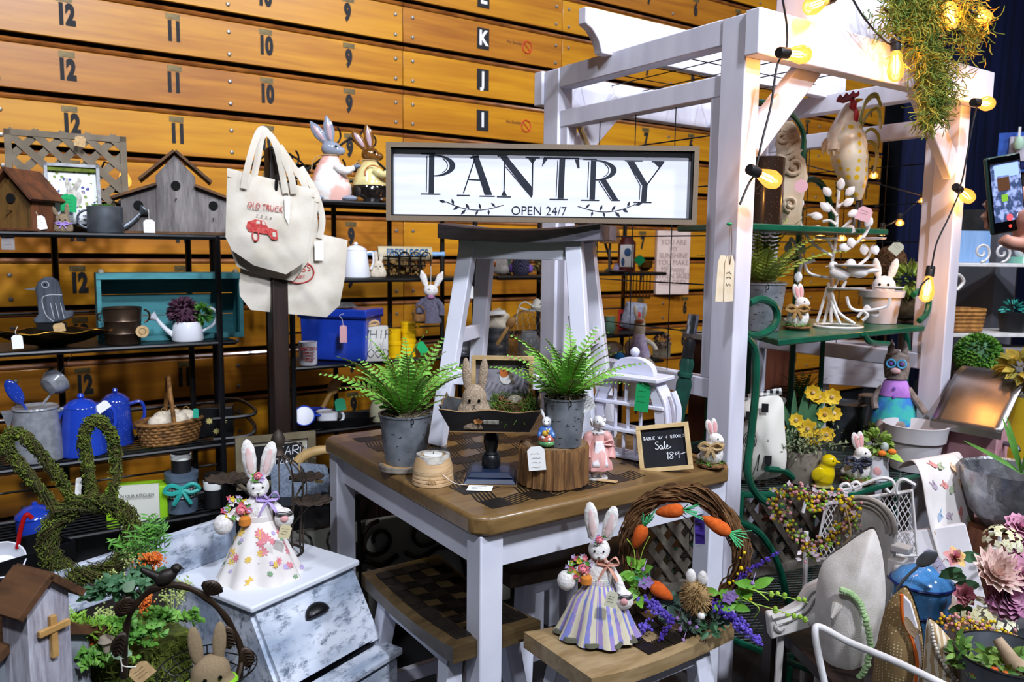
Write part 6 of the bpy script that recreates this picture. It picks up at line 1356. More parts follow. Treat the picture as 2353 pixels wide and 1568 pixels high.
part('body', B().prism([(-76*k, 4*k), (-70*k, 0), (70*k, 0), (76*k, 4*k), (80*k, 100*k), (-80*k, 100*k)], -.09, .09), BLUE, T, bev=.008); part('lid', B().box((0, 0, 108*k), (168*k, .20, 18*k)), BLUE, T, bev=.006); part('rim', B().box((0, 0, 98*k), (166*k, .196, 3*k)), mat('navy_rim', '#10205f', rough=.3), T)
T = thing('slate_stack', 'stack of flat grey slate coasters on the blue roaster', 'coaster', at(770, 716, Y=3.42), .3); T.location.z = Y3+119*k
for i in range(3): part('slate', B().box((0, 0, .004+i*.007), (.17-.02*i, .1, .006), (0, 0, .1*i)), mat('slate_stone', '#6d6a66', '#54524f', rough=.8, sc=30), T)
pricetag('pink diamond-shaped tag on the blue roaster', 789, 768, 16, 40, mat('pink_card', '#d7a3a8', rough=.8), Y=3.28, scrib=0, string=[(-2, 16), (-8, 26), (2, 30)])
T, k = put('mug', 'white mug printed BACON with small red text', 'mug', 708, 838, Y=3.32); T.location.z = Y3
part('body', B().lathe([(0, 0), (18*k, 0), (21*k, 4*k), (21*k, 50*k), (22*k, 54*k), (19*k, 54*k), (18*k, 8*k), (0, 6*k)], 24), ENAMEL, T); part('handle', B().tube(arc((-20*k, 0, 28*k), 14*k, 90, 270, 10), 3.2*k, 6), ENAMEL, T)
text('BACON', 11.5*k, REDP, T, (2*k, -21.6*k, 40*k), sx=.9, off=.0004); text('gives me\na reason\nto get out\nof bed', 7.2*k, REDP, T, (2*k, -21.8*k, 22*k), off=.0002)
T, k = put('block_sign', "white wooden block sign lettered WHIP'T with a burlap bow", 'sign', 850, 834, Y=3.31, rz=8); T.location.z = Y3
part('block', B().box((0, 0, 40*k), (80*k, .05, 80*k)), mat('block_white', '#d9d8d2', '#c9c7c0', rough=.7, sc=14), T, bev=.001)
b = B(); hand(b, "WHIP", -18*k, 52*k, 20*k, .0016, -.0255); hand(b, "'T", 30*k, 60*k, 10*k, .001, -.0255); hand(b, 'GOOD', -24*k, 8*k, 20*k, .0018, -.0255)
part('painted_words', b, INK, T, kind='stuff'); b = B()
b.tube(curve([(-20*k, -.0255, 38*k), (-14*k, -.0255, 30*k), (-8*k, -.0255, 38*k), (-4*k, -.0255, 30*k), (0, -.0255, 48*k), (2*k, -.0255, 30*k), (10*k, -.0255, 38*k), (14*k, -.0255, 30*k), (22*k, -.0255, 40*k), (24*k, -.0255, 24*k), (30*k, -.0255, 50*k), (38*k, -.0255, 66*k), (30*k, -.0255, 60*k)], 5), .0009, 4); part('script_words', b, mat('grey_script', '#7d7a76', rough=.8), T)
b = B()
for q in (-1, 1): b.tube(curve([(-10*k, -.02, 82*k), (-10*k+q*20*k, -.02, 92*k), (-10*k+q*28*k, -.02, 84*k), (-10*k, -.02, 80*k)], 4), 4*k, 5)
part('burlap_bow', b, KRAFT, T)
YEL = mat('yellow_plastic', '#e5b50c', '#d9a806', rough=.25, coat=.4, sc=10)
def canister(label, px, py, r, hs):
 T, k = put('canister', label, 'canister', px, py, Y=3.36); T.location.z = Y3; z = 0
 for i, h in enumerate(hs):
  part('cup', B().lathe([(0, z), (r*k, z), (r*k, z+3*k), (r*.93*k, z+4*k), (r*.96*k, z+(h-6)*k), (r*1.03*k, z+(h-5)*k), (r*1.03*k, z+h*k), (0, z+h*k)], 24), YEL, T)
  if i % 2 == 0: part('handle', B().tube(arc((r*k, 0, z+h*.6*k), 7*k, -80, 80, 8), 2.4*k, 5), YEL, T)
  z += h*k
canister('short yellow stack of plastic cups behind the block sign', 906, 820, 16, (34, 32)); canister('tall yellow stack of plastic cups beside the fern', 938, 818, 18, (38, 22, 20))
pricetag('green tag lying at the shelf edge right of the yellow cups', 970, 800, 30, 20, GREENC, Y=3.3, tilt=55, scrib=0)
# grey bunny doll hanging off the rack post
p = at(988, 742, Y=3.24); k = mpp(p)
T = thing('bunny_doll', 'white rag bunny in a grey knitted dress holding a small basket', 'doll', p, facing(p)); KN = mat('grey_knit', '#5d5968', '#4b4756', rough=.95, sc=120, bump=.4)
part('dress', B().lathe([(26*k, 0), (27*k, 4*k), (22*k, 30*k), (16*k, 56*k), (8*k, 62*k), (0, 63*k)], 24, sy=.7, wob=lambda a, t: 1+.05*sin(9*a)), KN, T); part('sleeve', B().tube(curve([(-14*k, 0, 52*k), (-26*k, -8*k, 40*k), (-24*k, -14*k, 22*k)], 4), 7*k, 8), KN, T); part('sleeve', B().tube(curve([(14*k, 0, 52*k), (26*k, -6*k, 38*k), (26*k, -8*k, 18*k)], 4), 7*k, 8), KN, T)
part('head', B().ball((2*k, -3*k, 74*k), (17*k, 14*k, 14*k), 16), FUR, T); eyes(T, [(-2*k, -16*k, 77*k), (9*k, -16*k, 76*k)], 1.4*k)
for x, a in ((-8, -.3), (12, .45)): part('ear', B().lathe([(1*k, 0), (6*k, 6*k), (8*k, 26*k), (1*k, 40*k)], 12, sy=.5), FUR, T, loc=(x*k, 0, 82*k), rot=(0, a, 0))
part('scarf', B().ball((2*k, -12*k, 60*k), (8*k, 5*k, 5*k), 10), mat('mauve_cloth', '#a06a93', rough=.9), T); part('basket', B().lathe([(8*k, 0), (15*k, 4*k), (14*k, 20*k), (12*k, 20*k), (10*k, 4*k)], 14), WICK, T, loc=(-24*k, -18*k, 2*k)); part('basket_handle', B().tube(arc((-24*k, -18*k, 20*k), 13*k, 0, 180, 10, ry=20*k), 1.6*k, 5), WICK, T)
part('hanger', B().tube([(2*k, 0, 86*k), (2*k, .02, 130*k)], .001, 4), STRING, T)
# lowest visible level
def cup(label, px, py, m, m2, rot, r=22, h=36, name='enamel_cup', Y=3.36):
 T, k = put(name, label, 'cup', px, py, Y=Y); T.location.z = Y4+.012+(r*k*1.0 if rot else 0); T.rotation_euler.x = rot
 part('outside', B().lathe([(0, 0), (r*.92*k, 0), (r*k, h*k), (r*1.05*k, (h+1)*k), (r*.96*k, (h+1)*k), (r*.97*k, h*.9*k)], 24), m, T); part('inside', B().lathe([(r*.95*k, h*.98*k), (r*.88*k, 4*k), (0, 3*k)], 24), m2, T); part('handle', B().tube(arc((r*k, 0, h*.55*k), 13*k, -85, 85, 10), 3*k, 6), m, T)
cup('enamel cup tipped on its side showing a white inside', 700, 985, BLUE, ENAMEL, radians(75)); cup('white enamel cup standing with a blue rim handle', 752, 972, ENAMEL, ENAMEL, 0, 24, 28)
cup('blue enamel cup between the two white ones', 727, 972, BLUE, BLUE, 0, 15, 28, Y=3.44)
T, k = put('baking_tray', 'black enamel tray under the enamel cups', 'tray', 770, 990, Y=3.38); T.location.z = Y4
part('tray', B().lathe([(0, 0), (82*k, 0), (92*k, 16*k), (94*k, 18*k), (80*k, 5*k), (0, 4*k)], 30, sy=.5), BLACKM, T)
T, k = put('wooden_spoon', 'wooden spoon propped in the dark behind the cups', 'spoon', 740, 940, Y=3.5); T.rotation_euler.y = .5; part('handle', B().tube([(0, 0, -20*k), (0, 0, 44*k)], 5*k, 8), CRW, T); part('bowl', B().ball((0, 0, 58*k), (14*k, 5*k, 22*k), 12), CRW, T)
pricetag('green tag standing in the dark behind the enamel cups', 782, 930, 24, 28, mat('mint_card', '#2fa478', rough=.8), Y=3.32, tilt=-8, scrib=0)
T, k = put('pitcher', 'small cream pitcher half hidden by the left fern pot', 'pitcher', 868, 985, Y=3.34); T.location.z = Y4
part('body', B().lathe([(0, 0), (16*k, 0), (20*k, 12*k), (18*k, 34*k), (12*k, 48*k), (15*k, 56*k), (12*k, 55*k), (0, 40*k)], 22), mat('cream_glaze', '#c9c6a3', **G), T); part('handle', B().tube(arc((17*k, 0, 30*k), 12*k, -80, 80, 8), 3*k, 6), MATS['cream_glaze'], T)
# ================================================================== SEEN THROUGH THE STOOL
ZM = 1.371; ZC = .931
T, k = put('cloth_figure', 'white cloth lamb-like figure with orange flower seen through the stool', 'figurine', 1146, 638, Y=3.4); T.location.z = ZM
part('body', B().ball((0, 0, 24*k), (22*k, 16*k, 24*k), 14).ball((10*k, -4*k, 12*k), (14*k, 14*k, 13*k), 12), FUR, T, blob=2*k); part('flower', B().ball((-12*k, -15*k, 26*k), 6*k, 8), ORG, T)
T, k = put('gift_box', 'grey-green box behind the white cloth figure under the upper stool', 'box', 1162, 636, Y=3.5); T.location.z = ZM; part('carton', B().box((0, 0, 26*k), (26*k, .05, 56*k)), SAGE, T); part('lid', B().box((0, 0, 54*k), (29*k, .055, 8*k)), SAGE, T)
T, k = put('cloth_hen', 'navy dotted cloth hen with purple felt wings seen through the stool', 'figurine', 1196, 638, Y=3.4); T.location.z = ZM
part('body', B().lathe([(0, 0), (17*k, 0), (23*k, 12*k), (19*k, 34*k), (13*k, 52*k), (0, 58*k)], 22), mat('navy_dots', '#1d1d3a', '#c9c6e0', rough=.9, kind='dots', sc=260, lo=.2, hi=.28), T); PUR = mat('purple_felt', '#7a55b0', rough=.9)
for s in (-1, 1): part('wing', B().ball((s*22*k, -4*k, 14*k), (7*k, 9*k, 10*k), 10), PUR, T)
T, k = put('jar', 'green-gold glass jar of dried flowers right of the navy hen', 'jar', 1224, 636, Y=3.42); T.location.z = ZM; part('glass', B().lathe([(0, 0), (14*k, 0), (15*k, 30*k), (12*k, 40*k)], 18), GLASS, T); part('dried_flowers', fluff(B(), (0, 0, 24*k), 14*k, 60, 12*k, 6*k), mat('dried_gold', '#8d8a4a', '#5c5a30', rough=.9, sc=60), T, kind='stuff')
T, k = put('flower_jar', 'black jar with orange and yellow dried flowers at left behind the stool leg', 'jar', 1078, 640, Y=3.4); T.location.z = ZM; part('jar', B().lathe([(0, 0), (16*k, 0), (18*k, 30*k), (12*k, 50*k), (0, 50*k)], 18), BLACKM, T); part('blooms', fluff(B(), (4*k, -8*k, 50*k), 14*k, 40, 11*k, 7*k), ORG, T, kind='stuff')
pricetag('plain white tag hanging on the black rack under the upper stool', 1079, 671, 18, 30, Y=3.285, scrib=0, string=[(0, 16), (0, 32)])
TIN = mat('bright_tin', '#9da1a8', '#7d8188', rough=.22, metal=.9, sc=8)
for nm, px, r, lab in (('tin_bucket', 1140, 28, 'ribbed bright tin bucket of cream cloth behind the stool'), ('tin_bucket', 1062, 20, 'shadowed ribbed tin bucket beside the left stool leg')):
 T, k = put(nm, lab, 'bucket', px, 826, Y=3.36); T.location.z = ZC; pr = [(0, 0)]
 for i in range(24): pr.append(((r+(1.2 if (i//3) % 2 else 0))*k, i*3.4*k))
 part('body', B().lathe(pr+[((r-2)*k, 80*k), ((r-3)*k, 10*k), (0, 8*k)], 26), TIN, T)
 if px > 1100: part('cloth_filling', puff(B(), dense([(-26*k, 70*k), (26*k, 70*k), (30*k, 108*k), (6*k, 124*k), (-24*k, 112*k)], 4), 18*k, 5, .004), CREAM, T); part('paper_stick', B().bar((-20*k, -26*k, 112*k), (20*k, -26*k, 116*k), 8*k), PAPER, T)
T, k = put('cloche', 'chicken wire cloche with a ribbon bow behind the tabletop stool', 'cloche', 1232, 832, Y=3.2); T.location.z = ZC+.0; WIRE = mat('chicken_wire', '#6b6763', '#7d7872', rough=.5, metal=.6, sc=40); R_ = 68*k
b = B(); nv, nu = 11, 26
def dome(u, v):
 a = 2*pi*u; z = min(1, v); r = R_*(1 if v < .55 else max(.04, cos((v-.55)/.45*pi/2)**.75)); zz = (126*k)*(v if v < .55 else .55+.45*sin((v-.55)/.45*pi/2)); return Vector((r*cos(a), r*sin(a), zz))
for i in range(nu):
 for j in range(nv):
  u0 = (i+.5*(j % 2))/nu; s0 = .5/nu
  p0 = dome(u0, j/nv); p1 = dome(u0, (j+.5)/nv); b.tube([p0, p1], .0011, 3); q = dome(u0-s0, (j+1)/nv); q2 = dome(u0+s0, (j+1)/nv); b.tube([q, p1, q2], .0011, 3)
part('wire_mesh', b, WIRE, T, kind='stuff'); part('base_hoop', B().tube(arc((0, 0, 0), R_, 0, 360, 30, 'xy')[:-1], .003, 5, True), WIRE, T)
b = B()
for q in (-1, 1): b.tube(curve([(0, -6*k, 124*k), (q*26*k, -10*k, 142*k), (q*40*k, -8*k, 130*k), (q*14*k, -8*k, 122*k), (0, -6*k, 124*k)], 5), 5*k, 5, flat=.4)
b.tube(curve([(0, -6*k, 124*k), (10*k, -8*k, 140*k), (26*k, -8*k, 150*k)], 4), 5*k, 5, flat=.4); b.tube(curve([(-40*k, -8*k, 132*k), (-46*k, -10*k, 110*k), (-46*k, -12*k, 92*k)], 4), 1.2*k, 4)
part('ribbon_bow', b, mat('grey_tulle', '#a9a49c', '#c4bfb6', rough=.8, sc=20), T); part('knob', B().lathe([(12*k, 124*k), (14*k, 130*k), (8*k, 146*k), (0, 150*k)], 14), mat('putty', '#b5b0a4', rough=.7), T)
T, k = put('jar', 'clear ribbed glass jar standing under the wire cloche', 'jar', 1215, 828, Y=3.2); T.location.z = ZC+.0
part('glass', B().lathe([(0, 0), (24*k, 0), (26*k, 6*k), (25*k, 30*k), (27*k, 34*k), (25*k, 60*k), (18*k, 70*k), (18*k, 76*k), (16*k, 74*k), (22*k, 58*k), (22*k, 4*k), (0, 3*k)], 22), mat('jar_glass', '#c3c9cf', rough=.06, trans=.85, ior=1.3), T)
T, k = put('wooden_spoon', 'wooden ladle with a gourd bowl hanging from the cloche ribbon', 'spoon', 1174, 742, Y=3.1); T.rotation_euler.y = .55; part('bowl', B().ball((0, 0, 0), (11*k, 6*k, 15*k), 12), mat('gourd_brown', '#9b7038', '#855d2c', rough=.6, sc=20), T); part('handle', B().tube([(0, 0, -10*k), (0, 0, -60*k)], [4*k, 5*k], 8), CRW, T)
# ================================================================== BETWEEN STOOL AND PERGOLA POST
q1, q2, q3 = [z+.001 for z in QZ]
T, k = put('lampshade', 'small tan lampshade on the rack at the right of the stool seat', 'lamp', 1400, 620, Y=3.35); T.location.z = q1
part('base', B().lathe([(0, 0), (12*k, 0), (11*k, 4*k), (3*k, 8*k), (3*k, 66*k), (0, 66*k)], 14), GALV, T); part('shade', B().lathe([(24*k, 64*k), (20*k, 98*k), (19*k, 98*k), (23*k, 64*k)], 26, wob=lambda a, t: 1+.015*sin(24*a)), mat('tan_shade', '#a87b46', '#96693a', rough=.9, sc=40), T)
T, k = put('tin_can', 'dark red tin with a blue bird picture on the back rack', 'tin', 1439, 622, Y=3.33); T.location.z = q1
part('can', B().lathe([(0, 0), (20*k, 0), (20*k, 66*k), (14*k, 74*k), (14*k, 80*k), (0, 80*k)], 24), mat('oxblood_tin', '#6d1d18', '#571512', rough=.5, sc=20), T); part('label', B().box((0, -20.5*k, 36*k), (30*k, .002, 50*k)), PAPER, T); part('blue_bird', B().ball((2*k, -21.4*k, 44*k), (8*k, .001, 10*k), 10).ball((-8*k, -21.4*k, 22*k), (4*k, .001, 10*k), 10), mat('blue_ink', '#3f6390', rough=.8), T, kind='stuff')
T, k = put('saucer', 'small white saucer with a miniature jug on the back rack', 'saucer', 1416, 621, Y=3.27); T.location.z = q1; part('plate', B().lathe([(0, 0), (12*k, 0), (24*k, 4*k), (0, 2*k)], 22), ENAMEL, T); part('jug', B().lathe([(0, 3*k), (6*k, 3*k), (7*k, 10*k), (4*k, 15*k), (6*k, 19*k), (0, 18*k)], 14), mat('lilac_glaze', '#b7aed6', **G), T)
pricetag('dark green pointed tag on the back rack beside the red tin', 1470, 598, 20, 20, GREENC, Y=3.22, tilt=45, scrib=0)
GOLD = mat('brass_wire', '#a87a2e', '#8b6224', rough=.3, metal=.9, sc=40)
T, k = put('brass_basket', 'brass wire basket hung under the upper shelf by the letter board', 'basket', 1462, 682, Y=3.42)
for z in (0, 54): part('wire_ring', B().tube([(x*k, y*k, z*k) for x, y in ((-30, -20), (30, -20), (30, 20), (-30, 20))], 1.6*k, 4, True), GOLD, T)
for i in range(9): part('wire', B().tube([((-30+i*7.5)*k, -20*k, 0), ((-30+i*7.5)*k, -20*k, 54*k)], 1.3*k, 4), GOLD, T)
T.location.z = q1-.012-54*k-.004
T, k = put('brass_bowl', 'small brass openwork bowl on the upper back shelf', 'bowl', 1482, 622, Y=3.4); T.location.z = q1; part('bowl', B().lathe([(6*k, 0), (16*k, 8*k), (18*k, 24*k), (16*k, 24*k), (13*k, 8*k), (0, 3*k)], 18), GOLD, T)
T = thing('letter_board', 'tall blush-white lettered board hung on the bleachers by the post', 'sign', at(1542, 676, Y=4.2), 0); k = mpp(T.location); T.rotation_euler.z = -.25; W_, H_ = 86*k, 144*k
part('board', B().box((0, 0, H_/2), (W_, .03, H_)), mat('blush_board', '#d9c2b8', '#cdb4aa', rough=.8, sc=8), T);
text('YOU ARE\nMY\nSUNSHINE\nYOU MAKE\nME happy\nWHEN SKIES\nARE GREY', 17*k, mat('taupe_letters', '#a48c84', rough=.9), T, (0, -.017, H_/2), sx=.95)
T, k = put('pillow', 'small grey pillow with red motif propped on the back rack', 'pillow', 1450, 716, Y=3.4); T.location.z = q2+.0
T.rotation_euler.y = .2; part('cushion', puff(B(), dense([(-26*k, 2*k), (24*k, 0), (22*k, 66*k), (-24*k, 62*k)], 5), 12*k, 6), mat('grey_ticking', '#a5a7b5', '#8b8da0', rough=.95, sc=60), T); part('red_motif', B().ball((10*k, -10*k, 34*k), (6*k, 3*k, 12*k), 10), mat('red_felt', '#b3282a', rough=.9), T)
T, k = put('mug', 'bright red cup on the middle back shelf', 'cup', 1396, 762, Y=3.42); T.location.z = q2; part('body', B().lathe([(0, 0), (13*k, 0), (14*k, 26*k), (12*k, 26*k), (11*k, 4*k), (0, 3*k)], 20), mat('red_glaze', '#c5301e', **G), T)
T, k = put('jar', 'mint green ceramic jar on the middle back shelf', 'jar', 1400, 768, Y=3.3); T.location.z = q2; part('body', B().lathe([(0, 0), (11*k, 0), (14*k, 14*k), (12*k, 34*k), (14*k, 40*k), (0, 40*k)], 20), mat('mint_glaze', '#8db9a0', '#7aa890', sc=12, **G), T)
T, k = put('gift_box', 'small red box with dark picture behind the cloth bunny', 'box', 1432, 768, Y=3.45); T.location.z = q2; part('carton', B().box((0, 0, 22*k), (26*k, .03, 44*k)), mat('red_card', '#b5231c', rough=.6), T); part('picture', B().box((0, -.016, 22*k), (15*k, .002, 28*k)), INK, T)
T, k = put('dish', 'grey stone dish holding a cream cloth egg on the lower back shelf', 'dish', 1406, 812, Y=3.3); T.location.z = q3; part('bowl', B().lathe([(0, 0), (14*k, 0), (30*k, 18*k), (28*k, 20*k), (0, 8*k)], 22), mat('stone_dish', '#a59d8f', '#8c8477', rough=.8, sc=20), T)
p = Vector(T.location)+Vector((0, 0, 30*k)); T = thing('fabric_egg', 'cream cloth egg with a white tag in the grey stone dish', 'egg', p, facing(p)); part('egg', B().ball((0, 0, 0), (26*k, 18*k, 18*k), 14), CREAM, T); part('tag_card', B().box((8*k, -18*k, -2*k), (13*k, .001, 15*k), (0, .6, 0)), PAPER, T)
T, k = put('cloth_bunny', 'long-legged cream cloth bunny in a lilac dress sitting on the back rack', 'doll', 1468, 800, Y=3.2); T.location.z = q3
part('body', B().lathe([(0, 10*k), (20*k, 12*k), (18*k, 40*k), (11*k, 62*k), (14*k, 78*k), (12*k, 98*k), (0, 106*k)], 20, sy=.7).tube(curve([(-12*k, 0, 54*k), (-28*k, -6*k, 40*k), (-24*k, -12*k, 20*k)], 4), 6*k, 8).tube(curve([(12*k, 0, 54*k), (30*k, -4*k, 44*k), (40*k, -8*k, 30*k)], 4), 6*k, 8).tube(curve([(8*k, -6*k, 14*k), (26*k, -20*k, 4*k), (44*k, -30*k, -18*k), (58*k, -32*k, -20*k)], 4), 7*k, 8).tube(curve([(-4*k, -6*k, 14*k), (10*k, -22*k, 2*k), (30*k, -34*k, -28*k), (42*k, -38*k, -32*k)], 4), 7*k, 8), CREAM, T, blob=2.4*k)
for x, a in ((-7, -.15), (7, .2)): part('ear', B().ball((0, 0, 16*k), (5*k, 3*k, 18*k), 10), CREAM, T, loc=(x*k, 0, 100*k), rot=(0, a, 0))
part('dress', B().lathe([(27*k, 14*k), (27*k, 18*k), (20*k, 40*k), (13.5*k, 62*k), (12*k, 66*k)], 26, sy=.78, wob=lambda a, t: 1+.05*sin(8*a)), mat('lilac_lace', '#b7a0d2', '#d9cfe0', rough=.9, sc=60), T); part('orange_bow', B().ball((0, -10*k, 96*k), (10*k, 4*k, 5*k), 10), mat('coral_cloth', '#d97a58', rough=.9), T)
T, k = put('pyramid_block', 'cream wedge block under the long-legged cloth bunny', 'block', 1463, 812, Y=3.18); T.location.z = q3-.22; part('block', B().lathe([(0, 0), (34*k, 0), (14*k, .22), (0, .22)], 4), CREAM, T)
T, k = put('ball', 'bright blue felt ball on the lower back shelf', 'ball', 1424, 800, Y=3.22); T.location.z = q3; part('felt_ball', B().ball((0, 0, 13*k), 13*k, 14), mat('blue_felt', '#2f86cf', rough=.9, sc=50), T)
T, k = put('cushion', 'flat lilac cloth pad beside the blue felt ball', 'pad', 1400, 806, Y=3.3); T.location.z = q3; part('pad', B().ball((0, 0, 10*k), (26*k, 20*k, 9*k), 14), mat('lilac_cloth', '#9b7fc4', rough=.9), T)
T, k = put('flower_box', 'clear box of dried flowers right of the cloth bunny', 'box', 1520, 812, Y=3.3); T.location.z = q3; part('box', B().box((0, 0, 18*k), (40*k, .06, 36*k)), mat('cloudy_plastic', '#8a7c64', '#a39883', rough=.4, sc=30), T); part('dried_flowers', fluff(B(), (0, 0, 36*k), 22*k, 90, 12*k, 7*k), mat('dusty_bloom', '#9c8470', '#7b5f63', rough=.9, sc=60), T, kind='stuff')
# ================================================================== UNDER THE TABLE
T = thing('iron_headboard', 'pale board with dark wrought iron leaf scrolls under the table', 'panel', (1.30, 2.62, 0), -.1)
part('board', B().box((0, 0, .29), (.95, .03, .42)), mat('pale_linen_board', '#9a9a8e', '#8a8a7f', rough=.9, sc=6), T)
b = lambda pts: part('iron_scroll', B().tube(curve(pts, 6), .009, 6), IR, T)
for s in (-1, 1):
 part('iron_scroll', B().tube(spiral((s*.09, -.03, .43), .075, .02, pi/2, -s*1.3, 22), .008, 6), IR, T)
 b([(s*.015, -.03, .36), (s*.08, -.03, .33), (s*.16, -.03, .36), (s*.25, -.03, .30), (s*.28, -.03, .1)])
part('iron_leaf', B().leaf((-.17, -.035, .44), (-.2, 0, -1), .1, .08, (0, -1, 0), bend=.1), IR, T, solid=.002)
b([(-.45, -.03, .42), (-.3, -.03, .30), (-.2, -.03, .22)])
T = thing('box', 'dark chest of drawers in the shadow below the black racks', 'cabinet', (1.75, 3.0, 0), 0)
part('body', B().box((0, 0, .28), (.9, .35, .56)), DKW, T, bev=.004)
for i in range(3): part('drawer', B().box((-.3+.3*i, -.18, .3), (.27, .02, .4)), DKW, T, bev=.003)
# ================================================================== GREEN RACK UNDER THE PERGOLA
def clip(poly, o, d):
 lo, hi = -9, 9; n = len(poly); ar = sum(poly[i][0]*poly[(i+1) % n][1]-poly[(i+1) % n][0]*poly[i][1] for i in range(n))
 for i in range(n):
  a, c = Vector(poly[i]), Vector(poly[(i+1) % n]); e = c-a; nr = Vector((-e.y, e.x)) if ar > 0 else Vector((e.y, -e.x))
  q, f = nr.dot(o-a), nr.dot(d)
  if abs(f) < 1e-9:
   if q < 0: return None
  elif f > 0: lo = max(lo, -q/f)
  else: hi = min(hi, -q/f)
 return (o+d*lo, o+d*hi) if hi > lo+.005 else None
def mesh_panel(b, poly, z, pitch, r=.0022, an=(.45, -.45), f=lambda p, z: (p.x, p.y, z)):
 for a in an:
  d = Vector((cos(a), sin(a))); nr = Vector((-d.y, d.x)); c = Vector((sum(p[0] for p in poly)/len(poly), sum(p[1] for p in poly)/len(poly)))
  for i in range(-60, 61):
   q = clip(poly, c+nr*(i*pitch), d)
   if q: b.tube([f(q[0], z), f(q[1], z)], r, 4)
 return b
T = thing('green_rack', 'dark green metal etagere with scrolled corners under the pergola', 'shelf rack', (2.7, 1.9, 0)); o = Vector((2.7, 1.9, 0)); GR = T
def gp(nm, b, m=GREENM, **k): b.v = [tuple(Vector(v)-o) for v in b.v]; return part(nm, b, m, GR, **k)
S1, S2, S3, S4 = 1.593, 1.234, .70, .25
P2 = [(2.07, 1.547), (2.99, 1.58), (2.83, 2.1), (2.38, 2.1)]; P1 = [(2.0, 1.65), (2.82, 1.65), (2.75, 2.02), (2.1, 2.02)]; P3 = [(2.12, 1.70), (2.45, 1.50), (3.0, 1.50), (3.3, 1.75), (3.12, 2.28), (2.35, 2.28)]; P4 = [(1.99, 1.74), (2.08, 1.24), (3.0, 1.24), (3.3, 1.7), (3.1, 2.28), (2.35, 2.28)]
M2 = Matrix(((1, 0, 0, 0), (0, 0, 1, 0), (0, 1, 0, 0), (0, 0, 0, 1)))
for P, z, solid in ((P1, S1, 1), (P2, S2, 1), (P3, S3, 0), (P4, S4, 0)):
 if solid: gp('shelf', B().prism(P, z-.022, z-.001, M2), bev=.004)
 else:
  gp('mesh_shelf', mesh_panel(B(), P, z-.006, .021), mat('dark_green_mesh', '#0a241d', rough=.5), kind='stuff'); gp('shelf_rim', B().tube([(x, y, z-.012) for x, y in P], .011, 8, True))
for x, y, z1 in ((2.3, 2.02, 1.95), (2.6, 2.08, 1.23), (2.8, 2.02, 1.95)): gp('upright', B().tube([(x, y, .02), (x, y, z1)], .012, 8))
gp('arch', B().tube(arc((2.55, 2.02, 1.95), .25, 0, 180, 16, ry=.12), .01, 8)); gp('arch', B().tube(arc((2.70, 1.9, 1.593), .14, 0, 180, 16, ry=.19), .012, 8))
gp('brace', B().tube([(2.3, 2.02, 1.93), (2.55, 2.02, 1.7)], .007, 6)); gp('brace', B().tube([(2.45, 2.02, 1.7), (2.8, 2.02, 1.7)], .007, 6))
gp('scroll_arm', B().tube([at(v.x, v.y, Y=1.56) for v in curve([(1722, 697, 0), (1750, 688, 0), (1778, 702, 0), (1786, 730, 0), (1770, 758, 0), (1735, 772, 0), (1705, 760, 0), (1694, 735, 0)], 6)], .012, 8))
gp('front_leg', B().tube([at(v.x, v.y, Y=1.56) for v in curve([(1692, 762, 0), (1718, 778, 0), (1736, 815, 0), (1736, 900, 0), (1726, 1000, 0), (1718, 1085, 0), (1738, 1135, 0), (1775, 1160, 0), (1800, 1165, 0)], 6)], .012, 8))
gp('front_leg', B().tube([at(v.x, v.y, Y=1.62) for v in curve([(1690, 1195, 0), (1745, 1225, 0), (1785, 1290, 0), (1805, 1360, 0), (1820, 1440, 0), (1812, 1568, 0), (1800, 1700, 0)], 6)], .012, 8))
gp('front_leg', B().tube([at(v.x, v.y, Y=1.82) for v in curve([(2078, 752, 0), (2086, 800, 0), (2082, 860, 0), (2076, 960, 0), (2060, 1100, 0), (2050, 1300, 0)], 6)], .012, 8))
gp('scroll_arm', B().tube([at(v.x, v.y, Y=1.60) for v in curve([(2098, 678, 0), (2118, 668, 0), (2134, 690, 0), (2128, 722, 0), (2112, 738, 0)], 6)], .011, 8)); gp('scroll_arm', B().tube([at(v.x, v.y, Y=1.55) for v in curve([(1985, 768, 0), (2000, 786, 0), (2040, 790, 0)], 6)], .01, 6))
gp('scroll_arm', B().tube([at(v.x, v.y, Y=1.66) for v in curve([(1762, 1078, 0), (1800, 1082, 0), (1822, 1098, 0)], 6)], .011, 6)); gp('scroll_arm', B().tube([at(v.x, v.y, Y=1.56) for v in curve([(2152, 1000, 0), (2166, 1020, 0), (2160, 1046, 0), (2140, 1062, 0)], 6)], .012, 8))
gp('leg', B().tube([(2.93, 1.97, 0), (2.93, 1.97, S2-.01)], .011, 6)); gp('leg', B().tube([(2.12, 1.72, 0), (2.12, 1.70, S3)], .011, 6)); gp('leg', B().tube([(2.2, 1.26, 0), (2.2, 1.26, S4)], .011, 6)); gp('leg', B().tube([(2.95, 1.26, 0), (2.95, 1.26, S4)], .011, 6))
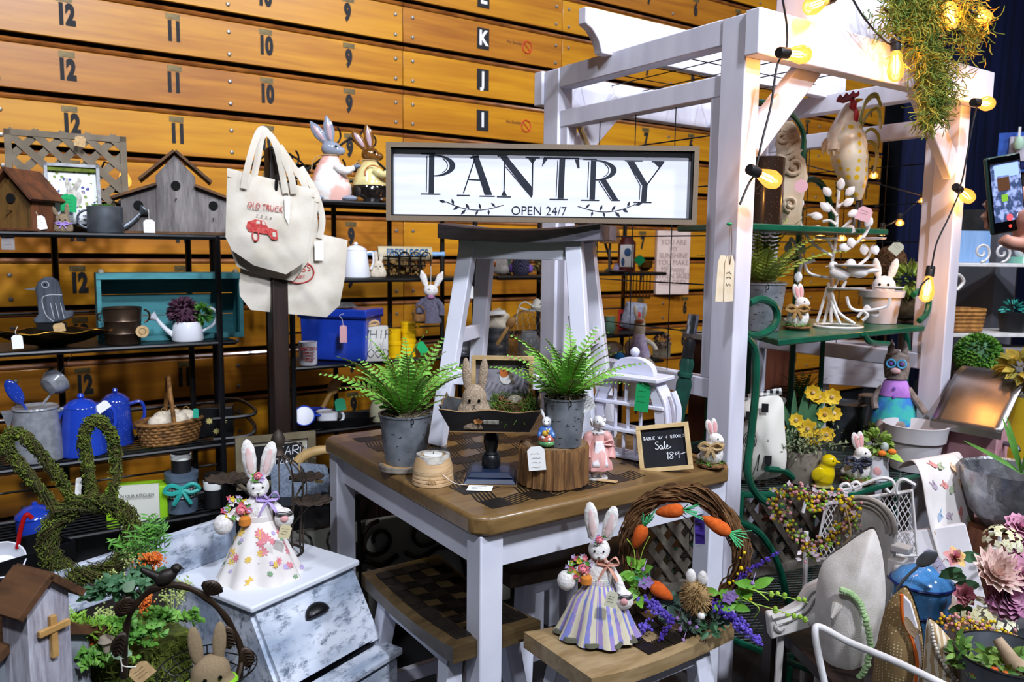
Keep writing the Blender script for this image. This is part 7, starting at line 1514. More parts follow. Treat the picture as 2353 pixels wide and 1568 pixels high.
# --- top shelf
T, k = put('vase', 'dark brown bubbled cylinder vase beside the near pergola post', 'vase', 1752, 503, Y=1.76); T.location.z = S1
part('body', B().lathe([(0, 0), (43*k, 0), (44*k, 150*k), (40*k, 152*k), (38*k, 10*k), (0, 8*k)], 30), mat('bubbled_brown', '#2a1d15', '#5f4733', rough=.25, coat=.5, kind='speckle', sc=110, lo=.12, hi=.2), T)
CRV = mat('carved_cream', '#cbb9a0', '#b5a186', rough=.7, sc=10)
T, k = put('corbel', 'tall carved cream scroll corbel behind the lit bulb', 'ornament', 1800, 505, Y=1.84); T.location.z = S1
o_ = [(-38, 0), (38, 0), (40, 60), (48, 110), (40, 150), (26, 165), (30, 190), (22, 215), (10, 236), (-8, 236), (-22, 212), (-26, 188), (-20, 165), (-40, 150), (-46, 110), (-38, 60)]
part('block', B().prism([(x*k, z*k) for x, z in o_], -.035, .035), CRV, T, bev=.01)
for s in (-1, 1):
 part('scroll', B().tube(spiral((s*18*k, -.04, 135*k), 24*k, 5*k, pi/2, s*1.5, 20), 5*k, 6), CRV, T); part('scroll', B().tube(spiral((s*10*k, -.04, 200*k), 15*k, 4*k, pi/2, s*1.4, 18), 4*k, 6), CRV, T); part('scroll', B().tube(spiral((s*14*k, -.04, 52*k), 18*k, 4*k, -pi/2, -s*1.4, 18), 4*k, 6), CRV, T)
b = B()
for i in range(7): b.leaf((0, -.04, (150+i*12)*k), (cos(pi/2+(i-3)*.5), -.2, sin(pi/2+(i-3)*.3)), 40*k, 12*k, (0, -1, 0), n=4)
part('acanthus', b, CRV, T)
T = thing('hang_tag', 'round pink paper tag hanging before the cream corbel', 'tag', at(1841, 428, Y=1.72), 0); T.rotation_euler.z = facing(T.location); k = mpp(T.location); part('disc', B().lathe([(0, -.001), (15*k, -.001), (15*k, .001), (0, .001)], 22, M=Euler((pi/2, 0, 0)).to_matrix().to_4x4()), mat('rose_card', '#d9aeb8', rough=.8), T)
T, k = put('metal_rooster', 'painted metal rooster with red comb and yellow spotted breast on the rack', 'rooster', 1962, 520, Y=1.70); T.location.z = S1; R0 = at(1962, 520, Y=1.70).z-S1
rp = lambda x, y: ((x-1962)*k, (520-y)*k-0+R0)
def lump(pts, rs, sy, n=18):
 b = B(); P = [(rp(x, y)[0], 0, rp(x, y)[1]) for x, y in pts]; c = curve(P, 5); m = len(c); R = []
 for i in range(m): t = i/(m-1)*(len(rs)-1); j = min(int(t), len(rs)-2); R.append((rs[j]+(rs[j+1]-rs[j])*(t-j))*k)
 return b.tube(c, R, n, flat=sy)
ROOS = mat('rooster_spots', '#d6d0bd', '#dcb92c', rough=.35, metal=.1, kind='dots', sc=34, lo=.3, hi=.36)
part('body', lump([(1968, 462), (1958, 420), (1945, 370), (1938, 320), (1940, 285)], [8, 36, 50, 50, 26], .8), ROOS, T)
part('neck', lump([(1922, 350), (1925, 315), (1932, 280), (1938, 258), (1940, 245)], [44, 42, 30, 22, 12], .75), mat('rooster_cream', '#f2e9dc', '#dccdb8', rough=.35, sc=12, coat=.3), T)
b = B()
for i in range(8):
 x, z = rp(1893+i*11, 345-abs(i-3)*2); b.leaf((x, -.072+abs(i-3.5)*.008, z+16*k), (.05*(i-3.5), -.1, -1), 36*k, 14*k, (0, -1, 0), n=3)
part('neck_feather', b, MATS['rooster_cream'], T, kind='stuff')
COMB = mat('comb_red', '#a81822', '#7d0f18', rough=.25, coat=.5, sc=20)
b = B(); o_ = [(1908, 238), (1912, 228), (1918, 222), (1923, 230), (1930, 218), (1936, 226), (1944, 215), (1949, 224), (1956, 216), (1958, 226), (1945, 236), (1925, 243)]
part('comb', b.prism([rp(x, y) for x, y in o_], -.008, .008), COMB, T, bev=.004); part('wattle', B().ball((rp(1945, 250)[0], -.035, rp(1945, 250)[1]), (9*k, 8*k, 13*k), 12).ball((rp(1953, 275)[0], -.03, rp(1953, 275)[1]), (6*k, 7*k, 18*k), 12), COMB, T, blob=2*k)
part('beak', B().tube([(rp(1952, 240)[0], -.01, rp(1952, 240)[1]), (rp(1966, 238)[0], -.02, rp(1966, 238)[1])], [6*k, 1*k], 8), mat('beak_yellow', '#c9a02a', rough=.4), T); eyes(T, [(rp(1944, 236)[0], -.03, rp(1944, 236)[1])], 2.5*k)
TLM = mat('tail_olive', '#a39a3a', '#c9c6a0', rough=.35, metal=.3, sc=14)
for pts in ([(1958, 300), (1965, 255), (1985, 228), (2000, 232)], [(1962, 310), (1975, 270), (1998, 255), (2006, 300)], [(1964, 320), (1985, 300), (2003, 320), (2000, 370)], [(1966, 330), (1990, 330), (2002, 360), (1996, 400)], [(1960, 305), (1970, 240), (1990, 222), (2004, 250)]):
 part('tail_feather', B().tube(curve([(rp(x, y)[0], .02+.01*i, rp(x, y)[1]) for i, (x, y) in enumerate(pts)], 6), [9*k]*8+[8*k]*6+[6*k]*4+[2*k], 8, flat=.35), TLM, T)
part('leg', B().tube([(rp(1968, 460)[0], 0, rp(1968, 460)[1]), (rp(1962, 500)[0], 0, rp(1962, 500)[1]), (rp(1960, 520)[0], -.03, .002)], .008, 6), RUSTM, T); part('leg', B().tube([(rp(1974, 458)[0], .03, rp(1974, 458)[1]), (rp(1974, 520)[0], .03, .002)], .008, 6), RUSTM, T)
pricetag('pink square tag tilted below the metal rooster', 1986, 492, 32, 32, MATS['rose_card'], Y=1.6, tilt=20, scrib=2)
# --- second shelf
fm2 = [frond_mesh(L, 'frond', FERNY) for L in (.16, .20, .24)]
T, k, h_ = pot_fern('large yellow-green fern in a birch tin pot behind the near pergola post', 1745, 758, 42, 54, 108, 1.25, 26, fm2, Z=S2+.001)
nest_bunny('white bunny with tan bow on a twig nest beside the white candelabra', 1832, 757, 100, mat('tan_bow', '#a9844f', '#8f6c3c', rough=.8, sc=60), rz=6, Z=S2+.001)
T, k = put('candelabra', 'white iron candelabra tree with leaves and two perched birds', 'candle holder', 1925, 752, Z=S2+.001); CP = lambda x, y, d=0.: ((x-1925)*k, d, (752-y)*k)
part('base_ring', B().tube(arc((0, 0, .004), 52*k, 0, 360, 26, 'xy')[:-1], .005, 6, True), WMETAL, T)
part('stem', B().tube([CP(1910, 742), CP(1908, 700), CP(1905, 600), CP(1910, 560), CP(1910, 440)], .006, 8), WMETAL, T)
br = [[(1880, 742), (1890, 700), (1898, 660)], [(1895, 742), (1902, 700), (1900, 650)], [(1930, 742), (1912, 700), (1905, 660)], [(1960, 740), (1925, 715), (1908, 670)], [(1975, 732), (1985, 720), (1975, 712), (1965, 725)], [(1905, 590), (1860, 560), (1835, 520), (1832, 500)], [(1905, 575), (1890, 550), (1866, 548)], [(1910, 580), (1955, 558), (1975, 530), (1978, 498)], [(1909, 540), (1930, 520), (1940, 508)], [(1910, 500), (1895, 480), (1885, 470)], [(1910, 480), (1925, 470), (1936, 468)], [(1868, 600), (1845, 605), (1832, 580), (1815, 550), (1812, 562)], [(1905, 640), (1858, 630), (1842, 600), (1836, 640)], [(1930, 660), (1935, 645), (1922, 640), (1912, 665)], [(1940, 680), (1950, 705), (1975, 710), (2020, 700), (2028, 680)], [(1910, 520), (1895, 510), (1880, 512)], [(1960, 610), (1980, 590), (1985, 566)]]
for q in br: part('branch', B().tube(curve([CP(x, y, (-.05 if y > 640 else -.02)*(1 if x > 1905 else .4)) for x, y in q], 6), .0058, 6), WMETAL, T)
for x, y, r in ((1895, 552, 24), (1990, 552, 24), (1950, 612, 50), (1924, 664, 28), (1955, 664, 24), (2026, 660, 30), (1855, 500, 10)): part('candle_plate', B().lathe([(0, 0), (r*.9*k, 0), (r*k, 3*k), (r*k, 4.5*k), (0, 2*k)], 24), WMETAL, T, loc=CP(x, y, -.03))
for x, y, an, L in ((1886, 446, 2.2, 26), (1914, 430, 1.5, 28), (1934, 446, .9, 26), (1884, 480, 2.4, 30), (1932, 470, .7, 26), (1866, 500, 2.9, 28), (1944, 495, .3, 26), (1830, 470, 1.7, 30), (1872, 530, 2.6, 24), (1940, 530, -.5, 22), (1816, 506, 2.3, 24), (1976, 515, 1.0, 24), (1810, 572, -1.8, 28), (1840, 575, -1.2, 26), (1835, 640, -1.6, 26), (1930, 570, -.2, 26), (1943, 560, -1.3, 24), (1970, 575, -1.4, 26), (1992, 575, -1.2, 24), (1984, 710, -1.4, 26), (2000, 715, -1.0, 22)):
 c = CP(x, y, -.035); c = (c[0]-cos(an)*L*.5*k, c[1], c[2]-sin(an)*L*.5*k); part('leaf', B().leaf(c, (cos(an), -.15, sin(an)), L*k, 18*k, (0, -1, .2), n=5, bend=.1), WMETAL, T, solid=.0015)
for x, y, s in ((1922, 628, 1), (1958, 622, 1)):
 b = B().ball(CP(x, y, -.06), (23*k, 15*k, 15*k), 14, (0, .25*s, 0)).ball(CP(x-14, y-16, -.06), 11*k, 12).tube([CP(x+14, y-1, -.06), CP(x+46, y-2, -.06)], [9*k, 3*k], 8); o2 = part('bird', b, WMETAL, T, blob=2*k); part('beak', B().tube([CP(x-23, y-16, -.06), CP(x-30, y-14, -.06)], [2.5*k, .4*k], 5), WMETAL, o2)
T, k = put('bucket', 'grey-white bucket holding a bunny pick on the green rack', 'bucket', 2022, 742, Z=S2+.001, rz=0)
part('body', B().lathe([(0, 0), (34*k, 0), (41*k, 58*k), (47*k, 60*k), (49*k, 74*k), (45*k, 74*k), (40*k, 56*k), (0, 54*k)], 28), mat('pale_grey_paint', '#c9c8cf', '#b5b4bd', rough=.5, sc=10), T)
p = T.location+Vector((0, 0, 56*k)); T = thing('bunny_pick', 'white bunny head with upright ears in the grey-white bucket', 'bunny', p+Vector((.01, 0, 0)), facing(p))
part('head', B().ball((0, 0, 28*k), (25*k, 20*k, 24*k), 16), FUR, T); eyes(T, [(-9*k, -18*k, 32*k), (9*k, -18*k, 32*k)], 3.5*k)
for x, a in ((-12, -.2), (12, .25)): part('ear', B().ball((0, 0, 22*k), (9*k, 5*k, 25*k), 12), FUR, T, loc=(x*k, 0, 46*k), rot=(0, a, 0))
part('purple_bow', B().ball((-8*k, -18*k, 4*k), (10*k, 5*k, 5*k), 8), PUR, T); part('nose', B().ball((0, -20*k, 24*k), 2*k, 6), PINK, T)
T, k = put('foliage_pot', 'moss ball pot with yellow-green foliage behind the bunny bucket', 'plant', 2078, 738, Y=1.95); part('stand', B().lathe([(.1, -T.location.z), (.1, .02-T.location.z), (.02, .04-T.location.z), (.02, -.02), (.07, 0), (0, 0)], 16), DKW, T); part('pot', B().ball((0, 0, 30*k), (32*k, 30*k, 30*k), 14), mat('brown_moss', '#4a3a22', '#352a18', rough=1, sc=40, bump=.6), T); part('leaves', fluff(B(), (6*k, 0, 92*k), 42*k, 130, 30*k, 13*k), FERNY, T, kind='stuff')
T, k = put('twig_ball', 'dark brown twig ball behind the candelabra tag', 'ornament', 2046, 600, Y=2.3); b = B()
for i in range(60):
 v = Vector((rnd.gauss(0, 1), rnd.gauss(0, 1), rnd.gauss(0, 1))).normalized(); w = v.orthogonal().normalized(); x_ = v.cross(w); b.tube([(w*cos(a)+x_*sin(a))*34*k*rnd.uniform(.94, 1.04) for a in [i*.35 for i in range(19)]], .0016, 3)
part('twigs', b, TWIG, T, kind='stuff'); part('stand', B().tube([(0, 0, -30*k), (0, 0, -T.location.z)], .006, 6), TWIG, T)
pricetag('cream square tag hanging by the twig ball', 2060, 570, 26, 28, mat('cream_card', '#dfdcc0', rough=.8), Y=2.1, tilt=40, scrib=2)
# --- third shelf
def pillow(label, pts, d, h, m, rz=0, **kk):
 ox, oy = pts[0]; p = at(ox, oy, d=d); k = d/FPX; T = thing('pillow', label, 'pillow', p, facing(p)+radians(rz)); L = lambda x, y: ((x-ox)*k/cos(radians(rz)), (oy-y)*k)
 C_ = [v.to_2d() for v in curve([(*L(*q), 0) for q in pts+pts[:1]], 5)][:-1]; cu = part('cushion', puff(B(), C_, h, 14, kk.get('wr', .002)), m, T); mo = cu.modifiers.new('smooth', 'SMOOTH'); mo.iterations = 12; cu.data.set_sharp_from_angle(angle=3.1); return T, L, k
GP = mat('garden_print', '#e0dcd2', '#1c1a1a', rough=.9, kind='flowers', sc=17, lo=.3, hi=.33, c3='#2a2626')
PL, L, k = pillow('cream pillow printed with black garden tools and gingham edge', [(1682, 1112), (1690, 960), (1692, 912), (1780, 890), (1790, 960), (1802, 1070), (1760, 1098)], 2.78, .05, GP)
GIN = mat('pillow_gingham', '#eeeeea', '#15151a', rough=.9, kind='check', sc=50)
part('gingham_border', B().tube([(L(1690, 914)[0], 0, L(1690, 914)[1]), (L(1780, 890)[0], 0, L(1780, 890)[1])], .012, 8), GIN, PL); part('gingham_border', B().tube([(L(1684, 985)[0], 0, L(1684, 985)[1]), (L(1684, 1116)[0], 0, L(1684, 1116)[1])], .016, 8), GIN, PL)
b = B(); c = L(1716, 1000)
for r in (.030, .022, .014): b.tube([(c[0]+r*.7*cos(a), -.053, c[1]+r*sin(a)) for a in [i*.3 for i in range(21)]], .0014, 4, True)
for x, y in ((1704, 1055), (1720, 1060), (1735, 1050)): e = L(x, y); b.tube([(e[0], -.045, e[1]-.03), (e[0]+.004, -.05, e[1]+.03)], .002, 4)
for x, y in ((1745, 925), (1712, 945), (1757, 1042)): e = L(x, y); b.box((e[0], -.048, e[1]), (.022, .003, .03))
part('printed_tools', b, INK, PL, kind='stuff')
pricetag('small white flag tag at the corner of the garden print pillow', 1795, 925, 18, 26, Y=1.85, tilt=20, scrib=0)
T, k = put('potted_flowers', 'pot of wild greenery with bright yellow flowers on the green mesh shelf', 'plant', 1835, 1104, Z=S3+.001); YP = T
part('pot', B().lathe([(0, 0), (38*k, 0), (48*k, 70*k), (46*k, 74*k), (0, 66*k)], 24), mat('taupe_pot', '#7d7468', '#696154', rough=.8, sc=14), T)
b = B(); g = B()
for i in range(70):
 v = Vector((rnd.gauss(0, .55), rnd.gauss(0, .4)-.15, rnd.uniform(.4, 1.1))).normalized(); L_ = rnd.uniform(50, 105)*k; c = Vector((rnd.uniform(-26, 26)*k, rnd.uniform(-22, 22)*k, 66*k)); q = [c+v*(L_*t)-Vector((0, 0, L_*.25*t*t)) for t in (0, .35, .7, 1)]; b.tube(q, .0012, 3)
 for j in range(10): c2 = q[1+j % 3]; b.leaf(c2+Vector((rnd.gauss(0, 1), rnd.gauss(0, 1), rnd.gauss(0, 1)))*7*k, (rnd.gauss(0, 1), rnd.gauss(0, 1), rnd.gauss(0, 1)), 11*k, 5*k, n=2)
part('sage_sprigs', b, mat('dusty_sage', '#6f7856', '#8a9370', rough=.9, sc=40), T, kind='stuff')
for i in range(9): v = Vector((rnd.gauss(0, .5), -.2, 1)); part('long_leaf', B().leaf((rnd.uniform(-15, 15)*k, 0, 66*k), v, rnd.uniform(110, 160)*k, 16*k, (0, -1, .3), n=6, bend=.2), LEAFD, T)
YF = mat('yellow_petals', '#e8b81c', '#f0cc3c', rough=.7, sc=30); PL_ = mat('flower_centre', '#b0803a', '#d9c8a0', rough=.9, sc=90)
for x, y, r in ((1752, 962, 20), (1780, 980, 26), (1868, 902, 20), (1882, 912, 18), (1912, 912, 22), (1856, 985, 26), (1870, 1004, 24), (1896, 952, 20), (1916, 950, 20), (1830, 965, 18), (1900, 998, 20)):
 p = (Matrix.Translation(T.location) @ T.rotation_euler.to_matrix().to_4x4()).inverted() @ at(x, y, d=(T.location-EYE).dot(FW)-.06); b = B()
 for j in range(8): a = j*.785; b.leaf(p, (cos(a), -.35, sin(a)), r*.95*k, r*.95*k, (0, -1, 0), n=3, bend=.1)
 fl = part('flower', b, YF, T); part('flower_centre', B().ball(p+Vector((0, -3*k, 0)), (5*k, 4*k, 5*k), 8), PL_, fl)
 part('flower_stem', B().tube([p, p*.5+Vector((0, 0, 40*k))], .0014, 4), LEAFD, T)
T, k = put('potted_fern', 'dark fern standing behind the yellow flowers', 'plant', 1835, 1040, Y=2.1); T.location.z = S3; part('pot', B().lathe([(0, 0), (30*k, 0), (38*k, 60*k), (0, 58*k)], 20), BLACKP, T); fmd = frond_mesh(.22, 'frond', mat('fern_dark', '#2f5c26', '#41752f', rough=.6, sc=14))
for i in range(9): o2 = link('frond', fmd, T, (0, 0, 58*k)); o2.rotation_euler = Euler((radians(60+rnd.uniform(-12, 18)), 0, i*.7), 'XYZ')
NEST = nest('twig nest on the mesh shelf behind the yellow flowers', (2.85, 2.1, S3+.17), .06, .06, False, False); part('post', B().lathe([(.05, -.17), (.03, -.16), (.03, .0), (0, .0)], 12), DKW, NEST)
b = B()
for i in range(120): a = rnd.uniform(0, 6.3); r = rnd.uniform(.05, .1); v = Vector((rnd.gauss(0, 1), rnd.gauss(0, 1), rnd.gauss(0, .6)))*.03; c = Vector((r*cos(a)+.09, r*sin(a), rnd.uniform(-.08, .04))); b.tube([c-v, c+v], .0012, 3)
part('straw', b, mat('dark_straw', '#4f3f26', '#6b5633', rough=1, sc=50), NEST, kind='stuff')
T, k = put('glass_jar', 'clear mason jar with a metal lid and moss on the green rack', 'jar', 2000, 1012, Y=1.85); T.location.z = S3
part('glass', B().lathe([(0, 0), (32*k, 0), (34*k, 6*k), (34*k, 84*k), (28*k, 94*k), (28*k, 98*k)], 26), GLASS, T); part('lid', B().lathe([(30*k, 96*k), (31*k, 97*k), (31*k, 112*k), (29*k, 114*k), (0, 114*k)], 24), TIN, T); part('moss', fluff(B(), (0, 0, 26*k), 24*k, 160, 14*k, 5*k), MOSS, T, kind='stuff')
T, k = put('planter_box', 'long whitewashed wooden planter box behind the plush bunny', 'box', 1965, 884, Y=2.32, rz=0); [part('leg', B().box((x, 0, -T.location.z/2), (.03, .03, T.location.z)), WORN, T) for x in (-.14, .14)]; part('box', B().box((0, 0, 50*k), (150*k, .12, 100*k)), WORN, T, bev=.003)
T, k = put('galvanised_tub', 'dark grey metal tub behind the scarf bunny', 'bucket', 1938, 1046, Y=1.95); T.location.z = S3; part('tub', B().lathe([(0, 0), (38*k, 0), (46*k, 84*k), (48*k, 88*k), (43*k, 84*k), (0, 76*k)], 24), GALV, T)
# plush cat-bunny in purple and teal dress
T, k = put('plush_bunny', 'grey plush bunny in purple and teal dress seated in the white pot', 'doll', 2050, 1000, Y=1.68, rz=-5); T.location.z = at(2050, 1000, Y=1.68).z; GF = mat('grey_plush', '#8f8079', '#756861', rough=.95, sc=60, bump=.4)
part('dress', B().lathe([(0, 26*k), (48*k, 28*k), (44*k, 60*k), (32*k, 100*k), (22*k, 122*k), (0, 126*k)], 28, sy=.7), mat('teal_print', '#3fb8b0', '#3a7fd0', rough=.85, sc=16, lo=.42, hi=.58), T)
part('bodice', B().lathe([(36*k, 92*k), (33*k, 104*k), (24*k, 126*k), (16*k, 132*k), (0, 132*k)], 24, sy=.72), mat('violet_cloth', '#b77fd0', '#a06bc0', rough=.85, sc=20), T)
part('head', B().lathe([(0, 128*k), (24*k, 132*k), (28*k, 160*k), (24*k, 186*k), (0, 196*k)], 22, sy=.8), GF, T)
for x in (-14, 14): part('ear', B().lathe([(8*k, 0), (7*k, 16*k), (1*k, 32*k)], 12, sy=.6), GF, T, loc=(x*k, 0, 188*k))
for x in (-10, 12): part('glasses', B().tube(arc((x*k, -24*k, 168*k), 9*k, 0, 360, 14)[:-1], 2*k, 5, True), mat('aqua_felt', '#4fa9d8', rough=.8), T); part('eye_felt', B().ball((x*k, -23*k, 168*k), (5*k, 2*k, 4*k), 8), PUR, T)
part('muzzle', B().ball((0, -24*k, 152*k), (11*k, 4*k, 7*k), 10), mat('pale_pink_felt', '#d6b0b0', rough=.9), T); part('arm', B().tube(curve([(26*k, 0, 110*k), (46*k, -4*k, 84*k), (66*k, -8*k, 58*k)], 5), 8*k, 8), GF, T); part('arm', B().tube(curve([(-26*k, 0, 110*k), (-40*k, -8*k, 84*k), (-36*k, -20*k, 60*k)], 5), 8*k, 8), GF, T)
for x in (-20, 16): part('leg', B().tube(curve([(x*k, -10*k, 34*k), (x*k, -34*k, 22*k), (x*1.2*k, -44*k, -10*k)], 5), 13*k, 10), GF, T)
for z in (112, 92): part('button', B().ball((0, -26*k, z*k), (4*k, 2*k, 4*k), 8), PUR, T)
T, k = put('flower_pot', 'large plain white plastic flower pot at the front of the green rack', 'pot', 2098, 1076, Z=S3+.001)
part('pot', B().lathe([(0, 0), (48*k, 0), (58*k, 66*k), (64*k, 68*k), (68*k, 98*k), (70*k, 104*k), (64*k, 104*k), (58*k, 66*k), (46*k, 8*k), (0, 6*k)], 34), mat('pot_white', '#d6d3d6', '#c6c2c6', rough=.45, sc=6), T)
T, k = put('chick_figurine', 'glossy yellow ceramic chick standing on the green mesh shelf', 'figurine', 1888, 1116, Z=S3+.001, rz=-8); YG = mat('yellow_glaze', '#dcc40a', '#cdb008', sc=8, **G)
part('body', B().lathe([(0, 0), (15*k, 0), (22*k, 14*k), (22*k, 34*k), (15*k, 52*k), (0, 60*k)], 22, M=Euler((0, .18, 0)).to_matrix().to_4x4()).ball((13*k, -3*k, 60*k), (18*k, 16*k, 16*k), 14).tube([(-14*k, 4*k, 22*k), (-30*k, 6*k, 8*k)], [11*k, 3*k], 8), YG, T, blob=1.8*k)
part('beak', B().tube([(30*k, -6*k, 61*k), (40*k, -8*k, 60*k)], [4*k, .5*k], 6), YG, T); eyes(T, [(24*k, -15*k, 64*k)], 1.8*k); part('wing', B().ball((-6*k, -20*k, 30*k), (14*k, 4*k, 18*k), 12, (0, .5, 0)), YG, T)
part('base', B().lathe([(0, 0), (24*k, 0), (22*k, 3*k), (0, 4*k)], 18), mat('straw_base', '#a8a06a', '#8d8550', rough=.9, sc=60), T)
nest_bunny('white bunny wearing a dark dotted scarf beside the vegetable pitcher', 1968, 1108, 112, mat('dark_dotted_scarf', '#1c1f33', '#b9bcc9', rough=.9, kind='dots', sc=300, lo=.2, hi=.3), rz=10, Z=S3+.001)
T, k = put('pitcher', 'white pitcher filled with faux vegetables and lettuce', 'pitcher', 2012, 1100, Z=S3+.001)
part('body', B().lathe([(0, 0), (26*k, 0), (28*k, 10*k), (24*k, 40*k), (28*k, 58*k), (26*k, 58*k), (0, 48*k)], 24), ENAMEL, T); part('lettuce', fluff(B(), (-4*k, 0, 80*k), 40*k, 190, 18*k, 13*k), mat('lettuce', '#9db85a', '#7f9f44', rough=.8, sc=40), T, kind='stuff'); part('leaf', B().leaf((10*k, -20*k, 66*k), (1, -.2, -.1), 46*k, 26*k, (0, -.4, 1), n=5), LIME, T)
for x, z in ((10, 68), (30, 74)): part('carrot', B().ball((x*k, -34*k, z*k), (9*k, 6*k, 7*k), 10), mat('carrot_orange', '#e07a24', rough=.8), T)
part('speckled_egg', B().ball((14*k, -28*k, 82*k), (9*k, 8*k, 11*k), 10), mat('grey_egg', '#a8b5b0', rough=.6), T); part('bunny_print', B().ball((2*k, -25*k, 22*k), (9*k, 3*k, 12*k), 10), PINK, T)
# --- price tag pinned on the near post
T = thing('hang_tag', 'two long cream tags pinned with a green tack on the near pergola post', 'tag', at(1676, 515, Y=1.50), 0); T.rotation_euler.z = 0; k = mpp(T.location); CT = mat('cream_tag', '#e3d3b8', '#d9c6a6', rough=.8, sc=30)
part('tack', B().ball((0, 0, 0), (5*k, 8*k, 4*k), 8), GREENC, T); part('string', B().tube(curve([(0, -.004, 0), (-4*k, -.006, -30*k), (-2*k, -.006, -70*k), (2*k, -.006, -92*k), (6*k, -.006, -50*k), (3*k, -.004, -4*k)], 5), .0012, 4), TWIG, T)
for x, y, a in ((-12, 0, .05), (2, -.004, -.02)):
 c_ = part('tag_card', B().prism([(-17*k, -178*k), (15*k, -178*k), (15*k, -88*k), (8*k, -72*k), (-10*k, -72*k), (-17*k, -88*k)], -.0008, .0008), CT, T, loc=(x*k, y, 0), rot=(0, a, 0))
b = B()
for z in (-110, -125, -140): b.tube([((-10+i*3+rnd.uniform(-1, 1))*k, -.0062, (z+rnd.uniform(-4, 4))*k) for i in range(7)], .0007, 3)
part('writing', b, INK, T)
# ================================================================== STRING LIGHTS AND HANGING MOSS
T = thing('string_lights', 'black cord of glowing amber filament bulbs looped round the pergola', 'light', at(1840, 120, Y=1.46), 0); SL = T; o = Vector(T.location)
AMB = glass('amber_glass', '#ffd9a0', .8); HOT = mat('hot_filament', '#ffd08a', emit=60);
def glow(name):
 if name in MATS: return MATS[name]
 m = bpy.data.materials.new(name); MATS[name] = m; m.use_nodes = True; nt = m.node_tree; N = nt.nodes; L = nt.links; N.remove(N['Principled BSDF']); ou = N['Material Output']
 t = N.new('ShaderNodeBsdfTransparent'); t.inputs[0].default_value = rgb('#ffcf8a'); e = N.new('ShaderNodeEmission'); e.inputs[0].default_value = rgb('#ffb050'); e.inputs[1].default_value = 3.5
 g = N.new('ShaderNodeBsdfGlossy'); g.inputs['Roughness'].default_value = .05; x = N.new('ShaderNodeMixShader'); x.inputs[0].default_value = .42; L.new(t.outputs[0], x.inputs[1]); L.new(e.outputs[0], x.inputs[2])
 y = N.new('ShaderNodeMixShader'); y.inputs[0].default_value = .06; L.new(x.outputs[0], y.inputs[1]); L.new(g.outputs[0], y.inputs[2]); L.new(y.outputs[0], ou.inputs[0]); return m
BULB = glow('lit_amber_bulb')
def bulb(s, t, dep, s2=1., W=3.2):
 a = at(*s, Y=dep); c = at(*t, Y=dep); dv = (c-a).normalized(); L_ = .098*s2
 M = dv.to_track_quat('Z', 'Y').to_matrix().to_4x4(); M.translation = a-o
 q = B(); q.T = M; q.lathe([(0, -.032), (.013, -.032), (.015, -.028), (.015, .006), (.012, .008), (0, .009)], 14); part('socket', q, BLACKP, SL)
 q = B(); q.T = M; q.lathe([(.012, .006), (.014, .016), (.022, .045*s2), (.026, .066*s2), (.022, .086*s2), (.010, .097*s2), (.003, .099*s2)], 18); bl = part('bulb', q, BULB, SL)
 q = B(); q.T = M
 for i in range(4): r = .006; x, y = r*cos(i*1.57), r*sin(i*1.57); q.tube([(x, y, .02), (x*1.3, y*1.3, .05*s2), (x, y, .075*s2)], .0016, 4)
 part('filament', q, HOT, bl)
 l = bpy.data.lights.new('bulb_light', 'POINT'); l.energy = W; l.color = (1, .66, .33); l.shadow_soft_size = .02; lo = bpy.data.objects.new('bulb_light', l); COL.objects.link(lo); lo.parent = SL; lo.location = a+dv*.05-o
FY = 1.43
for s, t, d_ in (((1806, 122), (1890, 130), FY), ((2058, 112), (2058, 180), FY), ((2194, 66), (2172, 0), FY), ((2236, 34), (2285, 44), FY), ((2246, 236), (2290, 240), FY), ((1738, 396), (1806, 428), FY), ((2204, 436), (2246, 470), 1.50), ((2136, 632), (2128, 680), 1.50), ((1900, 0), (1850, 20), FY)): bulb(s, t, d_)
for pts in ([(1795, -20), (1808, 60), (1806, 118), (1786, 150), (1772, 240), (1752, 320), (1736, 392)], [(1740, 398), (1722, 420), (1700, 470)], [(1955, -10), (1985, 40), (2030, 92), (2056, 104), (2090, 106), (2130, 98), (2190, 70)], [(2246, 238), (2232, 300), (2214, 400), (2204, 434)], [(2206, 440), (2180, 500), (2152, 560), (2140, 620)], [(2134, 640), (2118, 655), (2110, 680)], [(2196, 66), (2215, 45), (2236, 34)]):
 part('cord', B().tube([v-o for v in curve([at(x, y, Y=FY+.01) for x, y in pts], 6)], .0032, 6), BLACKP, SL)
T = thing('string_lights', 'small warm bulbs strung in the dark behind the candelabra', 'light', (3.2, 2.75, 1.6), 0); SL = T; o = Vector(T.location)
for x, y in ((1885, 540), (1935, 545), (1980, 545), (2028, 532), (2068, 510), (2120, 460), (2008, 400)): bulb((x, y-8), (x, y+20), 2.9, .5, .5)
part('cord', B().tube([v-o for v in curve([at(x, y, Y=2.9) for x, y in ((1840, 520), (1885, 530), (1935, 536), (1980, 536), (2028, 522), (2068, 500), (2120, 450))], 5)]+[Vector((3.09, 2.42, 1.95))-o], .003, 5), BLACKP, SL)
T = thing('string_lights', 'single amber bulb glowing behind the lattice panel at the left', 'light', at(288, 405, Y=3.75), 0); SL = T; o = Vector(T.location); bulb((283, 388), (288, 425), 3.75, .8, .6)
part('cord', B().tube([v-o for v in curve([at(x, y, Y=3.75) for x, y in ((240, 372), (262, 380), (283, 384))], 4)]+[at(283, 384, Y=3.75)-o], .003, 5), BLACKP, SL); part('hook', B().tube([at(240, 372, Y=3.75)-o, Vector((.36, 3.62, 1.54))-o], .004, 5), BLACKM, SL)
T = thing('hanging_moss', 'olive trailing faux moss swag draped over the pergola corner', 'plant', at(2130, 60, Y=1.42), 0); o = Vector(T.location); kk = mpp(o)
